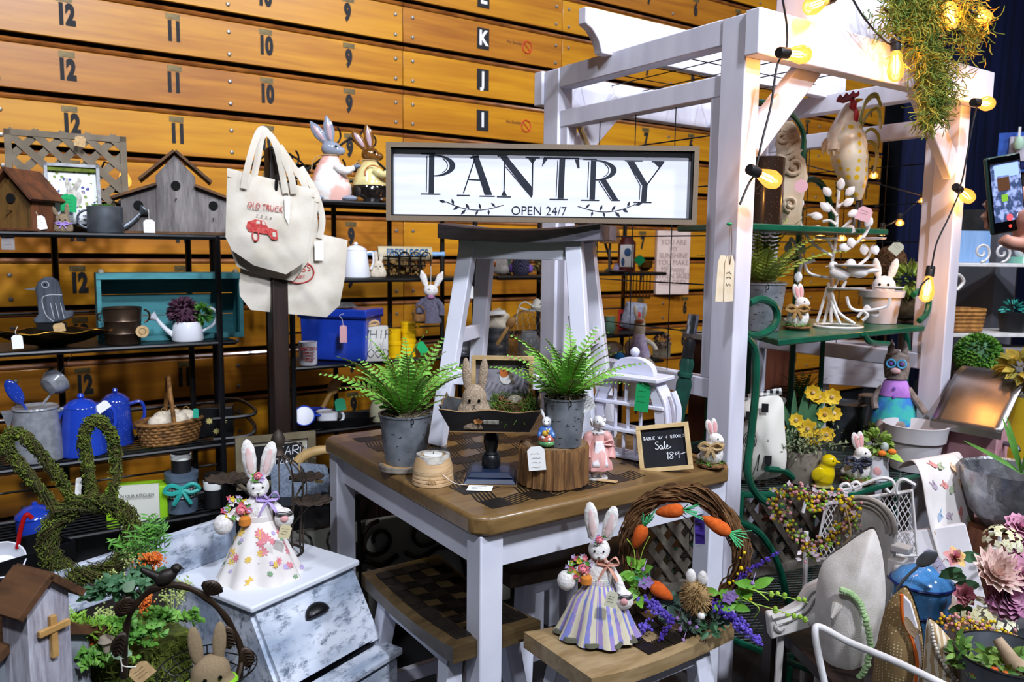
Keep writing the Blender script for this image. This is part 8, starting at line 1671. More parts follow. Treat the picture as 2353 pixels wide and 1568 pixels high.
MSW = [mat('olive_moss', '#7f7a24', '#979033', rough=.9, sc=40), mat('green_moss', '#4f6a26', '#6b7f30', rough=.9, sc=40), mat('gold_moss', '#b08a20', '#c9a035', rough=.9, sc=40)]
bs = [B(), B(), B()]
for i in range(2600):
 t = rnd.random()
 if t < .42: x, y = rnd.gauss(2108, 38), rnd.gauss(26, 32)
 elif t < .60: x, y = rnd.gauss(2225, 22), rnd.gauss(55, 34)
 elif t < .85: u = rnd.random(); x, y = 2122+46*u+rnd.gauss(0, 20), 80+130*u+rnd.gauss(0, 20)
 else: u = rnd.random(); x, y = 2150-8*u+rnd.gauss(0, 14), 200+85*u
 c = at(x, y, Y=1.44+rnd.uniform(-.03, .04))-o; v = Vector((rnd.gauss(0, .6), rnd.gauss(0, .5), rnd.gauss(-.4, .6))); L_ = rnd.uniform(16, 40)*kk; pts = [c]
 for j in range(5): v = (v+Vector((rnd.gauss(0, .55), rnd.gauss(0, .5), rnd.gauss(-.06, .45)))).normalized(); pts.append(pts[-1]+v*L_*.28)
 bs[0 if rnd.random() < .5 else (2 if (x > 2190 or y < 60 and x > 2130) and rnd.random() < .6 else 1)].tube(pts, .0017, 3)
for b, m in zip(bs, MSW): part('moss_strands', b, m, T, kind='stuff')
part('stem', B().tube([at(x, y, Y=1.44)-o for x, y in ((2030, 20), (2090, 60), (2150, 130), (2158, 220))], .004, 5), TWIG, T)
# ================================================================== FRONT STOOL: doll and carrot wreath
p = at(1372, 1455, Z=.612); k = mpp(p)
FSK = mat('striped_floral', '#cfc6ad', '#7d82c4', rough=.9, kind='stripes', sc=2.9, lo=.52, hi=.6, c3='#9a86bd')
D2 = bunny_doll('white rag bunny doll in a blue and lilac striped skirt on the front stool', p, facing(p), k, FSK, mat('patch_squares', '#e6e2da', '#c9c4d6', rough=.9, kind='squares', sc=170), mat('peach_ribbon', '#dba58e', '#c98d78', rough=.6, sc=20), (-72, -14, 128), (58, -18, 92), 92, 118, 10, seed=4, lean=-.02)
part('skirt_trim', B().lathe([(90*k, 1*k), (92*k, 3*k), (88*k, 9*k)], 88, sy=.82, wob=lambda a, t: 1.01+.1*sin(10*a)), mat('dark_trim', '#5b5a4a', rough=.9), D2)
pricetag('cream card pinned on the striped-skirt doll', 1405, 1378, 26, 38, mat('cream_card', '#dfdcc0', rough=.8), d=k*FPX-.1, tilt=14)
T, k = put('flower_wreath', 'grapevine wreath with felt carrots, lavender and a bristle bunny on the front stool', 'wreath', 1565, 1430, d=1.90, rz=-10); WR = T; T.location.z = .62; z0 = at(1565, 1430, d=1.90).z-.62
wp = lambda x, y, d=0.: ((x-1565)*k, d, (1430-y)*k+z0)
ringc = [wp(1565+128*cos(a), 1262-138*sin(a)) for a in [2*pi*i/40 for i in range(40)]]
part('vine_ring', twig_rope(B(), ringc, .022, 75, .0022, True, 1.6), TWIG, T, kind='stuff')
CAR = mat('felt_carrot', '#d9641e', '#cc5614', rough=.95, sc=120, bump=.3); CTP = mat('carrot_top', '#3fae6a', '#5fc084', rough=.8, sc=60)
for x, y, x2, y2 in ((1562, 1155, 1506, 1170), (1610, 1165, 1664, 1192), (1478, 1208, 1458, 1258), (1502, 1340, 1548, 1366)):
 a = Vector(wp(x, y, -.032)); c = Vector(wp(x2, y2, -.03)); big, tip = (a, c) if (x, y) != (1610, 1165) else (c, a)
 b = B().tube([big+(tip-big)*t for t in (-.08, 0, .15, .45, .8, 1, 1.05)], [.006, .012, .0165, .0165, .0115, .005, .001], 12); cr = part('carrot', b, CAR, T)
 g = B(); dv = (big-tip).normalized()
 for i in range(16): g.tube([big, big+(dv+Vector((rnd.gauss(0, .3), rnd.gauss(0, .3), rnd.gauss(0, .3))))*.034], .0013, 3)
 part('carrot_top', g, CTP, cr, kind='stuff')
part('tag_string', B().tube([wp(*q, -.02) for q in ((1560, 1170), (1590, 1188), (1606, 1184))], .0012, 4).tube(curve([wp(1588, 1188, -.02), wp(1580, 1210, -.02), wp(1582, 1250, -.02)], 4), .0012, 4), BLACKM, T)
pricetag('purple handwritten strip tag hanging inside the carrot wreath', 1608, 1220, 22, 64, mat('violet_card', '#5a3fb8', rough=.8), d=1.87, tilt=-3, scrib=5)
c = Vector(wp(1603, 1345, -.04)); BR = mat('sisal_bristle', '#a88a5c', '#8a6c42', rough=.95, sc=90)
b = B().ball(c, (.030, .026, .037), 14)
for i in range(380): v = Vector((rnd.gauss(0, 1), rnd.gauss(0, 1)-.3, rnd.gauss(0, 1))).normalized(); q = c+Vector((v.x*.028, v.y*.024, v.z*.035)); b.tube([q, q+v*.011+Vector((0, 0, -.002))], .0009, 3)
o2 = part('bristle_bunny', b, BR, T, kind='stuff')
for x in (-.014, .013): part('ear', B().ball(c+Vector((x, 0, .045)), (.012, .008, .019), 12), FUR, o2)
part('tail', B().ball(c+Vector((.016, -.02, -.036)), .009, 10), FUR, o2)
def spray(pts, m, r=.0042, n=90, rad=.012, nm='lavender'):
 P = [Vector(wp(*q)) for q in pts]; C = curve(P, 6); b = B()
 for i in range(n): t = rnd.random(); q = C[int(t*(len(C)-1))]; b.ball(q+Vector((rnd.gauss(0, 1), rnd.gauss(0, 1), rnd.gauss(0, 1)))*rad*(1-.6*t)*.6, r*rnd.uniform(.6, 1.1), 5)
 b.tube(C, .0012, 4); part(nm, b, m, T, kind='stuff')
LAV = mat('lavender', '#7a66d0', '#5a45b4', rough=.8, sc=90); LAV2 = mat('deep_lavender', '#5b3fae', '#46309a', rough=.8, sc=90)
spray([(1490, 1380, -.03), (1520, 1388, -.05), (1548, 1402, -.05)], LAV, n=120, rad=.016); spray([(1680, 1390, -.02), (1710, 1400, -.04), (1746, 1420, -.05)], LAV, n=130, rad=.014); spray([(1500, 1420, -.06), (1480, 1455, -.08), (1466, 1470, -.08)], LAV, n=90, rad=.012)
spray([(1690, 1300, -.02), (1720, 1262, -.03), (1772, 1218, -.03)], LAV2, .0034, 90, .006); spray([(1555, 1400, -.06), (1540, 1430, -.07), (1520, 1466, -.08)], LAV2, .0034, 70, .006); spray([(1640, 1362, -.02), (1662, 1370, -.04), (1690, 1374, -.04)], LAV2, n=70)
def leaves(pts, m, n, L, w, nm, seed=0):
 b = B()
 for x, y in pts:
  for i in range(n): v = Vector((rnd.gauss(0, 1), -abs(rnd.gauss(0, .5)), rnd.gauss(.1, .7))); b.leaf(wp(x+rnd.uniform(-8, 8), y+rnd.uniform(-8, 8), -.02), v, L*k*rnd.uniform(.7, 1.2), w*k, (0, -1, .4), n=4)
 part(nm, b, m, T, kind='stuff')
leaves([(1470, 1310), (1462, 1330), (1475, 1370), (1460, 1350), (1690, 1340), (1670, 1350), (1720, 1310), (1655, 1330), (1700, 1330)], mat('bright_leaf', '#5f9a2c', '#7ab53e', rough=.5, sc=20), 3, 44, 22, 'green_leaf'); leaves([(1560, 1370), (1575, 1390), (1540, 1385), (1640, 1390), (1600, 1400), (1520, 1410), (1660, 1395), (1580, 1420)], mat('eucalyptus', '#5f7d6c', '#77937f', rough=.6, sc=20), 5, 30, 16, 'eucalyptus'); leaves([(1600, 1420), (1630, 1425), (1580, 1400), (1650, 1410)], LEAFD, 9, 24, 9, 'dark_fern')
YB = mat('yellow_berry', '#e3c51c', '#d4b010', rough=.4, sc=20)
b = B()
for x, y, r in ((1695, 1268, 5), (1700, 1308, 6), (1692, 1245, 3), (1688, 1282, 3), (1680, 1300, 3), (1700, 1232, 4), (1672, 1306, 4), (1690, 1336, 4), (1718, 1334, 4)): b.ball(wp(x, y, -.03), r*k, 8)
part('yellow_berry', b, YB, T, kind='stuff'); b = B()
for pts in ([(1470, 1300), (1478, 1262), (1492, 1228)], [(1462, 1300), (1456, 1262), (1440, 1242)], [(1688, 1318), (1726, 1312), (1756, 1330)], [(1700, 1332), (1736, 1350), (1728, 1374)]): b.tube(curve([wp(*q, -.03) for q in pts], 5), .0035, 5, flat=.3)
part('yellow_ribbon_grass', b, LIME, T, kind='stuff'); b = B()
for pts in ([(1690, 1316), (1760, 1314), (1835, 1320)], [(1700, 1340), (1770, 1348), (1838, 1360)]):
 C = curve([wp(*q, -.03) for q in pts], 6); b.tube(C, .0014, 4)
 for i in range(12): b.ball(C[len(C)//2+rnd.randrange(len(C)//2)]+Vector((0, 0, rnd.uniform(-.005, .005))), .0055, 6)
part('pod_spray', b, LIME, T, kind='stuff'); b = B()
for x, y in ((1484, 1336), (1494, 1330), (1680, 1328), (1672, 1336)):
 for q in range(5): b.leaf(wp(x, y, -.04), (cos(q*1.257), -.4, sin(q*1.257)), 15*k, 12*k, (0, -1, 0), n=3)
part('violet_bloom', b, mat('violet_petals', '#9c78c4', '#b596d6', rough=.7, sc=40), T, kind='stuff'); b = B()
for x, y in ((1592, 1405), (1608, 1412), (1572, 1425), (1565, 1400), (1580, 1448), (1722, 1290), (1484, 1300)): b.ball(wp(x, y, -.05), .0052, 8); b.tube([wp(x, y, -.05), wp(x+4, y-18, -.03)], .0008, 3)
part('mauve_berry', b, mat('mauve_berry', '#a787b8', '#8f6ea6', rough=.6, sc=30), T, kind='stuff')
# ================================================================== RIGHT FOREGROUND
TBZ = .46
T = thing('display_table', 'low dark table under the pillows and bouquet at lower right', 'table', (2.22, .93, 0), -.45)
part('top', B().box((0, 0, TBZ-.02), (1.05, .62, .035)), DKW, T, bev=.004)
for i in (-1, 1):
 for j in (-1, 1): part('leg', B().box((i*.48, j*.27, .21), (.05, .05, .42)), DKW, T)
# wire magazine rack with bird fabric
p = at(2010, 1300, d=2.42); k = mpp(p); T = thing('wire_chair', 'white wire mesh basket chair with scrolled hearts behind the linen pillow', 'chair', (p.x, p.y, 0), facing(p)); wz = p.z
q_ = lambda x, y, d=0.: ((x-2010)*k, d, wz+(1300-y)*k)
MP = Matrix.Identity(4)
b = B(); poly = [((1880-2010)*k, wz+(1310-1300)*k*-1), ((2095-2010)*k, wz+40*k), ((2075-2010)*k, wz+186*k), ((1900-2010)*k, wz+130*k)]
mesh_panel(b, poly, 0, .013, .0016, (1.1, -1.1+pi), f=lambda p_, z: (p_.x, 0, p_.y)); part('wire_mesh', b, WMETAL, T, kind='stuff')
part('rim', B().tube([(x, 0, z) for x, z in poly], .007, 8, True), WMETAL, T)
for pts in ([(1850, 1195), (1862, 1150), (1900, 1140), (1904, 1165), (1888, 1172)], [(1936, 1128), (1960, 1118), (2005, 1092), (2030, 1090), (2040, 1105), (2032, 1120), (2022, 1112)], [(2080, 1096), (2056, 1086), (2044, 1100), (2046, 1120), (2060, 1114)], [(1940, 1136), (1928, 1122), (1940, 1112), (1950, 1122), (1942, 1134)], [(1958, 1122), (1952, 1112), (1962, 1106), (1970, 1116), (1960, 1126)], [(2230, 1246), (2252, 1222), (2262, 1246), (2250, 1262)], [(2226, 1180), (2246, 1182), (2244, 1210), (2232, 1214)]): part('scroll', B().tube(curve([q_(x, y, -.02) for x, y in pts], 6), .0055, 6), WMETAL, T)
for x, y in ((1875, 1568), (1980, 1700)): part('leg', B().tube([q_(x-15, 1240, -.02), (q_(x, y)[0], -.06, 0)], .008, 6), WMETAL, T)
for x in (-.1, .14): part('leg', B().tube([(x, .02, wz), (x, .1, 0)], .008, 6), WMETAL, T)
T = thing('table_runner', 'white runner printed with pastel birds draped over the wire chair', 'cloth', (p.x, p.y, wz), T.rotation_euler.z)
cl = [(2064, 1076, 2.60), (2080, 1062, 2.50), (2100, 1062, 2.44), (2118, 1100, 2.40), (2128, 1160, 2.38), (2140, 1220, 2.37), (2160, 1290, 2.36)]; cr_ = [(2185, 1048, 2.66), (2202, 1040, 2.6), (2215, 1062, 2.56), (2228, 1110, 2.54), (2236, 1180, 2.53), (2246, 1250, 2.52), (2262, 1330, 2.51)]
iw2 = (Matrix.Translation(T.location) @ T.rotation_euler.to_matrix().to_4x4()).inverted(); A_L = curve([iw2 @ at(x, y, d=d) for x, y, d in cl], 5); A_R = curve([iw2 @ at(x, y, d=d) for x, y, d in cr_], 5)
part('cloth', B().grid(lambda u, v: A_L[int(round(u*(len(A_L)-1)))].lerp(A_R[int(round(u*(len(A_R)-1)))], v), len(A_L)-1, 8), mat('runner_white', '#e6dfdb', '#d8d0cc', rough=.9, sc=8), T, solid=.004)
BC = [mat('print_sage', '#a9b596', rough=.9), mat('print_sky', '#9fb6cc', rough=.9), mat('print_coral', '#dc938c', rough=.9), mat('print_tan', '#d3b592', rough=.9), mat('print_mauve', '#b9a8b8', rough=.9)]
bb = [B() for _ in BC]
for i in range(5):
 for j in range(4):
  u = .22+.16*i; v = .16+.22*j+.1*(i % 2)
  if v > .95: continue
  f = u*(len(A_L)-1); a_ = int(f); P0 = A_L[a_].lerp(A_R[a_], v); du = (A_L[min(a_+1, len(A_L)-1)]-A_L[a_]).normalized(); dv = (A_R[a_]-A_L[a_]).normalized(); nn = du.cross(dv).normalized(); nn = nn if nn.y < 0 else -nn; P0 = P0+nn*.0035; an = rnd.uniform(0, 6.28); dd = du*cos(an)+dv*sin(an); b = bb[(i*2+j*3) % 5]; b.leaf(P0, dd, .034, .022, nn, 0, 4, 0); b.leaf(P0+dd*.012, du*cos(an+2)+dv*sin(an+2), .02, .010, nn, 0, 3, 0); b.leaf(P0, -dd, .014, .008, nn, 0, 2, 0)
for b, m in zip(bb, BC): part('printed_bird', b, m, T, kind='stuff')
# berry heart wreath
T = thing('berry_wreath', 'heart-shaped wreath of pink, yellow and green berries hung on the wire chair', 'wreath', at(1868, 1190, d=2.3), 0); T.rotation_euler.z = facing(T.location); k = mpp(T.location)
hp = [((16*sin(a)**3)*5.2*k, 0, (13*cos(a)-5*cos(2*a)-2*cos(3*a)-cos(4*a))*5.0*k) for a in [2*pi*i/60 for i in range(60)]]
BT = [mat('pink_berry', '#e2a3a8', '#d48d96', rough=.5, sc=30), YB, mat('green_berry', '#8cc23a', '#a4d052', rough=.5, sc=30), mat('pale_petals', '#e8cdd6', '#f0e2e6', rough=.8, sc=40)]; bb = [B() for _ in BT]; st = B()
for i in range(430):
 q = Vector(rnd.choice(hp)); v = Vector((rnd.gauss(0, 1), rnd.gauss(0, .7), rnd.gauss(0, 1)))*10*k; j = rnd.choice((0, 0, 1, 1, 2, 2, 3))
 if j == 3: bb[3].leaf(q+v, (rnd.gauss(0, 1), -.4, rnd.gauss(0, 1)), 13*k, 10*k, (0, -1, 0), n=2)
 else: bb[j].ball(q+v, rnd.uniform(3, 4.6)*k, 6)
 st.tube([q, q+v], .8*k, 3)
for b, m, nm in zip(bb, BT, ('pink_berry', 'yellow_berry', 'green_berry', 'petal')): part(nm, b, m, T, kind='stuff')
st.tube(hp, 4*k, 5, True); part('twig_heart', st, TWIG, T, kind='stuff'); part('ribbon', B().tube(curve([(66*k, -.02, 40*k), (80*k, -.03, -20*k), (60*k, -.02, -60*k)], 5), 7*k, 5, flat=.3), KRAFT, T)
# carved moulding
T, k = put('carved_moulding', 'white carved scroll pediment piece left of the linen pillow', 'ornament', 1830, 1440, d=2.15, rz=20); CW = mat('antique_white', '#d6d1cc', '#b8b2ab', rough=.6, kind='distress', sc=9, lo=.25, hi=.42)
m_ = lambda x, y, d=0.: ((x-1830)*k/cos(radians(20)), d, (1440-y)*k)
part('panel', B().prism([(m_(x, y)[0], m_(x, y)[2]) for x, y in ((1765, 1410), (1772, 1466), (1885, 1425), (1915, 1380), (1912, 1330), (1880, 1326), (1848, 1345), (1828, 1385), (1800, 1405))], -.022, .022), CW, T, bev=.006)
for pts in ([(1770, 1410), (1802, 1400), (1832, 1380), (1850, 1345), (1885, 1332)], [(1780, 1424), (1810, 1412), (1842, 1388), (1858, 1358), (1888, 1345), (1898, 1356), (1888, 1366)], [(1795, 1432), (1788, 1440), (1780, 1430), (1792, 1422)]): part('carved_scroll', B().tube(curve([m_(x, y, -.024) for x, y in pts], 6), .0075, 6), CW, T)
part('rosette', B().ball(m_(1860, 1415, -.024), (.017, .01, .02), 14), CW, T); part('foot', B().tube([m_(1885, 1425, .01), (m_(1890, 1425)[0], .02, -T.location.z)], .01, 6), CW, T); part('foot', B().tube([m_(1800, 1452, .01), (m_(1800, 1450)[0], .02, -T.location.z)], .01, 6), CW, T)
T, k = put('arch_moulding', 'grey-white arched wood pediment behind the linen pillow', 'ornament', 1985, 1300, d=2.28, rz=-18)
o_ = [(64*cos(a), 95+66*sin(a)) for a in [pi*i/16 for i in range(17)]]
part('panel', B().prism([(64*k, -.1), (64*k, 95*k)]+[(x*k, z*k) for x, z in o_[1:-1]]+[(-64*k, 95*k), (-64*k, -.1)], -.012, .012), mat('whitewash_board', '#c2bdb8', '#aaa49e', rough=.7, kind='wood', sc=5, stretch=(2, 2, .4)), T)
for r, w_ in ((66, 8), (56, 6), (47, 4)): part('arch_rib', B().tube([(r*cos(a)*k, -.016, (95+r*sin(a)*1.03)*k) for a in [pi*i/18 for i in range(19)]], w_*k*.7, 8), mat('driftwood_paint', '#a89f95', '#8e857b', rough=.7, sc=20), T)
part('capital', B().box((78*k, 0, 62*k), (40*k, .04, 16*k)).box((72*k, 0, 18*k), (34*k, .05, 40*k)), CW, T, bev=.004, kind='stuff'); part('boss', B().ball((80*k, -.03, 20*k), (12*k, 8*k, 12*k), 12), CW, T); part('foot', B().box((0, .0, -T.location.z/2-.05), (.05, .02, T.location.z-.1)), CW, T)
# pillows
LIN = mat('grey_linen', '#dcd5ce', '#cdc5bc', rough=.95, sc=20, bump=.25, bsc=260)
PLW, L, k = pillow('large pale linen pillow with a mint pompom trim', [(2013, 1200), (2034, 1262), (2048, 1370), (2040, 1470), (2012, 1560), (1985, 1640), (1925, 1640), (1902, 1540), (1890, 1440), (1892, 1350), (1908, 1300), (1945, 1262), (1985, 1220)], 2.0, .085, LIN)
part('corner_tip', B().tube([L(1945, 1385)[:1]+(-.075,)+L(1945, 1385)[1:], L(1935, 1410)[:1]+(-.10,)+L(1935, 1410)[1:]], [.014, .003], 8), LIN, PLW)
b = B(); cv = curve([(1952, 1342, 0), (1976, 1350, 0), (1996, 1375, 0), (2010, 1420, 0), (2018, 1460, 0), (2014, 1505, 0), (1998, 1545, 0), (1985, 1570, 0)], 5)
for i, v in enumerate(cv): x, z = L(v.x, v.y); b.ball((x+rnd.uniform(-.002, .002), -.092+.05*(v.y-1342)/230*0-.0, z), .0085, 7)
part('pompom_trim', b, mat('mint_pompom', '#b9d6a0', '#a4c78a', rough=.95, sc=60), PLW, kind='stuff')
DT = mat('brown_dotted_cotton', '#8f744a', '#d8c79c', rough=.9, kind='dots', sc=135, lo=.2, hi=.3)
PB, L, k = pillow('brown dotted pillow with an orange piped bunny panel', [(2082, 1337), (2098, 1362), (2118, 1420), (2130, 1480), (2128, 1560), (2120, 1660), (2030, 1660), (2026, 1540), (2034, 1450), (2050, 1380)], 1.82, .05, DT, rz=-8)
fr_ = lambda x, y, d: (L(x, y)[0], d, L(x, y)[1])
part('bunny_panel', B().prism([L(x, y) for x, y in ((2084, 1352), (2100, 1366), (2118, 1420), (2130, 1480), (2126, 1600), (2112, 1600), (2122, 1490), (2104, 1432), (2092, 1412))], -.052, -.040), mat('print_white', '#e4e0e6', '#d5d0da', rough=.9, sc=12), PB); part('orange_piping', B().tube(curve([fr_(x, y, -.05) for x, y in ((2082, 1350), (2088, 1405), (2106, 1440), (2122, 1490), (2122, 1540), (2114, 1600))], 5), .0045, 6), mat('orange_piping', '#d9661c', rough=.8), PB)
part('printed_ear', B().leaf(fr_(2094, 1398, -.0535), (.3, 0, -.6), .05, .02, (0, -1, 0), 0).leaf(fr_(2102, 1418, -.0535), (.7, 0, -.25), .03, .012, (0, -1, 0), 0), mat('print_fawn', '#b99a78', rough=.9), PB, kind='stuff')
PD, L, k = pillow('tan damask pillow with a beaded edge beside the brown dotted pillow', [(2128, 1410), (2150, 1425), (2190, 1470), (2225, 1520), (2260, 1600), (2250, 1660), (2135, 1660), (2128, 1540)], 1.74, .045, mat('tan_damask', '#b3956c', '#d9ccb4', rough=.9, kind='wave', sc=22, lo=.52, hi=.6), rz=12)
b = B()
for v in curve([(2130, 1415, 0), (2140, 1460, 0), (2165, 1510, 0), (2200, 1550, 0), (2225, 1590, 0)], 6): x, z = L(v.x, v.y); b.ball((x, -.048, z), .004, 6)
part('beaded_edge', b, mat('pearl_bead', '#d9cfc0', rough=.4), PD, kind='stuff')
# white bent tube frame before the pillows
T = thing('tube_frame', 'bent white metal tube frame crossing in front of the pillows', 'frame', at(1880, 1460, d=1.72), 0); o = Vector(T.location)
part('tube', B().tube([v-o for v in curve([at(1912, 1640, d=1.72), at(1888, 1540, d=1.72), at(1873, 1456, d=1.72), at(1886, 1442, d=1.72), at(1950, 1476, d=1.68), at(2060, 1522, d=1.60), at(2190, 1585, d=1.52)], 6)], .0075, 10), WMETAL, T)
part('tube_leg', B().tube([at(1912, 1640, d=1.72)-o, Vector((at(1912, 1640, d=1.72).x, at(1912, 1640, d=1.72).y, 0))-o], .0075, 8), WMETAL, T); part('tube_leg', B().tube([at(2190, 1585, d=1.52)-o, Vector((*at(2190, 1585, d=1.52).to_2d(), 0))-o], .0075, 8), WMETAL, T)
# canvas, canister, spoon
T, k = put('canvas_print', 'white stretched canvas with a faint watercolour bunny behind the blue canister', 'picture', 2166, 1430, d=2.36, rz=16); T.rotation_euler.x = radians(-12); T.rotation_euler.y = radians(-15); W_, H_ = 205*k, 225*k; T.location.z -= .02
part('canvas', B().box((0, 0, H_/2), (W_, .035, H_)), mat('canvas_white', '#e6e2e4', '#d9d4d8', rough=.8, sc=8), T, bev=.003); b = B()
for x, z, rx, rz_ in ((20, 55, 22, 40), (24, 110, 14, 18), (16, 142, 5, 22), (30, 144, 5, 20)): b.ball((x*k, -.018, z*k), (rx*k, .001, rz_*k), 14)
part('painted_bunny', b, mat('watercolour_fawn', '#c3aa9a', '#a88b7a', rough=.9, sc=30), T, kind='stuff'); b = B()
b.tube(curve([((36+i*7)*k, -.019, (150+5*sin(i*2.1)+i)*k) for i in range(9)], 4), .0012, 4); part('script', b, mat('pink_script', '#cf9f98', rough=.9), T)
T, k = put('canister', 'tiered blue speckled enamel canister stack with domed lid', 'canister', 2112, 1430, d=2.12); CB = mat('sky_speckled_enamel', '#4a86c0', '#b9d6ee', rough=.12, coat=.8, kind='speckle', sc=130, lo=.10, hi=.13); NV = mat('navy_rim', '#10205f', rough=.3); p = Vector(T.location); zb = p.z-TBZ; T.location.z = TBZ+.001
part('cup', B().lathe([(0, 0), (54*k, 0), (60*k, 20*k), (58*k, 30*k+zb), (0, 30*k+zb)], 32), CB, T); part('cup', B().lathe([(0, 30*k+zb), (58*k, 30*k+zb), (55*k, 48*k+zb), (62*k, 62*k+zb), (62*k, 94*k+zb), (0, 94*k+zb)], 32), CB, T); part('lid', B().lathe([(66*k, 96*k+zb), (63*k, 104*k+zb), (46*k, 122*k+zb), (20*k, 134*k+zb), (0, 138*k+zb)], 32), CB, T)
for z, r in ((2, 57), (30, 61), (96, 66)): part('rim', B().tube(arc((0, 0, z*k+(zb if z > 5 else 0)), r*k, 0, 360, 32, 'xy')[:-1], 3.4*k, 6, True), NV, T)
T.name = 'canister_stack'; T = thing('spoon', 'stamped flat silver spoon standing beside the blue canister', 'spoon', at(2092, 1330, d=1.98), 0); T.rotation_euler.z = facing(T.location); T.rotation_euler.y = .35; k = mpp(T.location)
part('handle', B().tube(curve([(-14*k, 0, -40*k), (-8*k, 0, 0), (2*k, 0, 34*k)], 5), 3.4*k, 6), GALV, T); part('bowl', B().ball((10*k, 0, 60*k), (15*k, 4*k, 28*k), 14, (0, .4, 0)), GALV, T)
pricetag('pale lilac tag hanging off the stamped spoon', 2150, 1292, 22, 66, mat('lilac_card', '#d5cdea', rough=.8), d=1.99, tilt=-42, scrib=3)
# bouquet
T, k = put('bouquet', 'large faux bouquet of pink peonies, dahlia and cream hydrangea', 'flowers', 2300, 1420, d=1.95); o = Vector(T.location); iw3 = (Matrix.Translation(o) @ T.rotation_euler.to_matrix().to_4x4()).inverted()
part('vase', B().lathe([(.05, TBZ-o.z), (.07, TBZ-o.z+.05), (.06, .0), (0, .0)], 20), GALV, T)
def bloom(x, y, d, r, m, n=5, per=9, w=.8, nm='peony', pointy=1., cup=.9):
 c = iw3 @ at(x, y, d=d); b = B(); ax = (iw3.to_3x3() @ (-FW+Vector((0, 0, .5))+Vector((rnd.gauss(0, .15),)*3))).normalized(); u = ax.orthogonal().normalized(); v = ax.cross(u)
 for i in range(n):
  t = i/max(1, n-1)
  for j in range(per-i):
   a = 2*pi*(j+.5*(i % 2)+rnd.uniform(-.1, .1))/(per-i); rad = u*cos(a)+v*sin(a); dd = rad*(1-.75*t)+ax*(.25+cup*t); b.leaf(c-ax*r*k*.2, dd, r*k*(1.05-.3*t), r*k*w*(1-.3*t), ax-rad*.5, n=4, bend=-.25 if pointy > 1 else .15, fold=.3)
 return part(nm, b, m, T)
PE = mat('peony_mauve', '#a8688f', '#c795ae', rough=.8, sc=30); PP = mat('peony_pink', '#dca3b8', '#c987a4', rough=.8, sc=30); DA = mat('dahlia_blush', '#dcb8ae', '#ecd6ca', rough=.8, sc=30); HY = mat('hydrangea_cream', '#dfdca8', '#ece8c8', rough=.8, sc=30)
bloom(2318, 1372, 1.86, 50, PE, 7, 12, 1.05, cup=1.4); bloom(2290, 1316, 1.86, 62, DA, 5, 14, .36, 'dahlia', 2, .5); bloom(2345, 1212, 1.95, 36, PP, 5, 9, .9); bloom(2336, 1262, 1.95, 26, PP, 4, 8, .8); bloom(2196, 1280, 1.9, 26, mat('peony_bud', '#cf7f8e', '#d9b46a', rough=.7, sc=30), 3, 5, .8, 'peony_bud', 1, 2.); bloom(2218, 1368, 1.9, 26, mat('peony_rose', '#b0586a', '#c67a86', rough=.8, sc=30), 4, 8, .8); bloom(2352, 1320, 1.85, 40, PP, 5, 9, .8)
def hydr(x, y, d, r):
 c = iw3 @ at(x, y, d=d); b = B()
 for i in range(70):
  v = Vector((rnd.gauss(0, 1), rnd.gauss(0, 1)-.4, rnd.gauss(0, 1)+.3)).normalized(); q = c+v*r*k
  for j in range(4): a = j*1.57+i; w_ = v.orthogonal().normalized(); x_ = v.cross(w_); b.leaf(q, w_*cos(a)+x_*sin(a)+v*.2, 9*k, 8*k, v, n=2)
 part('hydrangea', b, HY, T, kind='stuff')
hydr(2302, 1250, 1.95, 42); hydr(2248, 1420, 1.9, 46); hydr(2290, 1440, 1.88, 40)
b = B()
for x, y, an in ((2210, 1310, 3.6), (2220, 1330, 2.9), (2330, 1285, 4.3), (2250, 1345, 3.3), (2205, 1278, .2), (2235, 1400, 3.4), (2340, 1300, 5)): b.leaf(iw3 @ at(x, y, d=1.92), (cos(an), -.3, sin(an)), 50*k, 26*k, (0, -1, .4), n=5)
part('leaf', b, LEAFD, T, kind='stuff')
# bottom right basket and berry branch
T, k = put('berry_branch', 'loose branch of yellow and pink berries lying before the bouquet', 'branch', 2240, 1450, d=1.82); T.location.z = TBZ+.002; zz = at(2240, 1450, d=1.82).z-T.location.z; bb = [B(), B(), B()]; st = B()
for i in range(9):
 x = -64+i*18; c = Vector((x*k, rnd.uniform(-.02, .02), zz+(18-i*3)*k)); st.tube([Vector((x*.4*k, 0, zz-30*k)), c], .0012, 4)
 for j in range(16): v = Vector((rnd.gauss(0, 1), rnd.gauss(0, 1), rnd.gauss(0, 1)))*11*k; bb[j % 3 if j % 4 else 1].ball(c+v, 3.8*k, 6); st.tube([c, c+v], .0008, 3)
st.tube([(-30*k, 0, zz-30*k), (40*k, 0, zz-40*k), (0, 0, 0)], .003, 5)
for b, m, nm in zip(bb, (BT[0], YB, mat('peach_berry', '#d99a70', rough=.5)), ('pink_berry', 'yellow_berry', 'peach_berry')): part(nm, b, m, T, kind='stuff')
part('twigs', st, TWIG, T, kind='stuff')
T, k = put('metal_bowl', 'dark metal bowl with greenery and a felt bunny at the bottom right corner', 'bowl', 2310, 1560, d=1.62); o = Vector(T.location); zf = TBZ-o.z+.001
part('bowl', B().lathe([(0, zf), (.07, zf), (90*k, 0), (110*k, 60*k), (106*k, 60*k), (84*k, 4*k), (0, 0)], 30), GALV, T); part('rim', B().tube(arc((0, 0, 60*k), 109*k, 0, 360, 36, 'xy')[:-1], 3*k, 6, True), BLACKM, T)
b = B(); g = B()
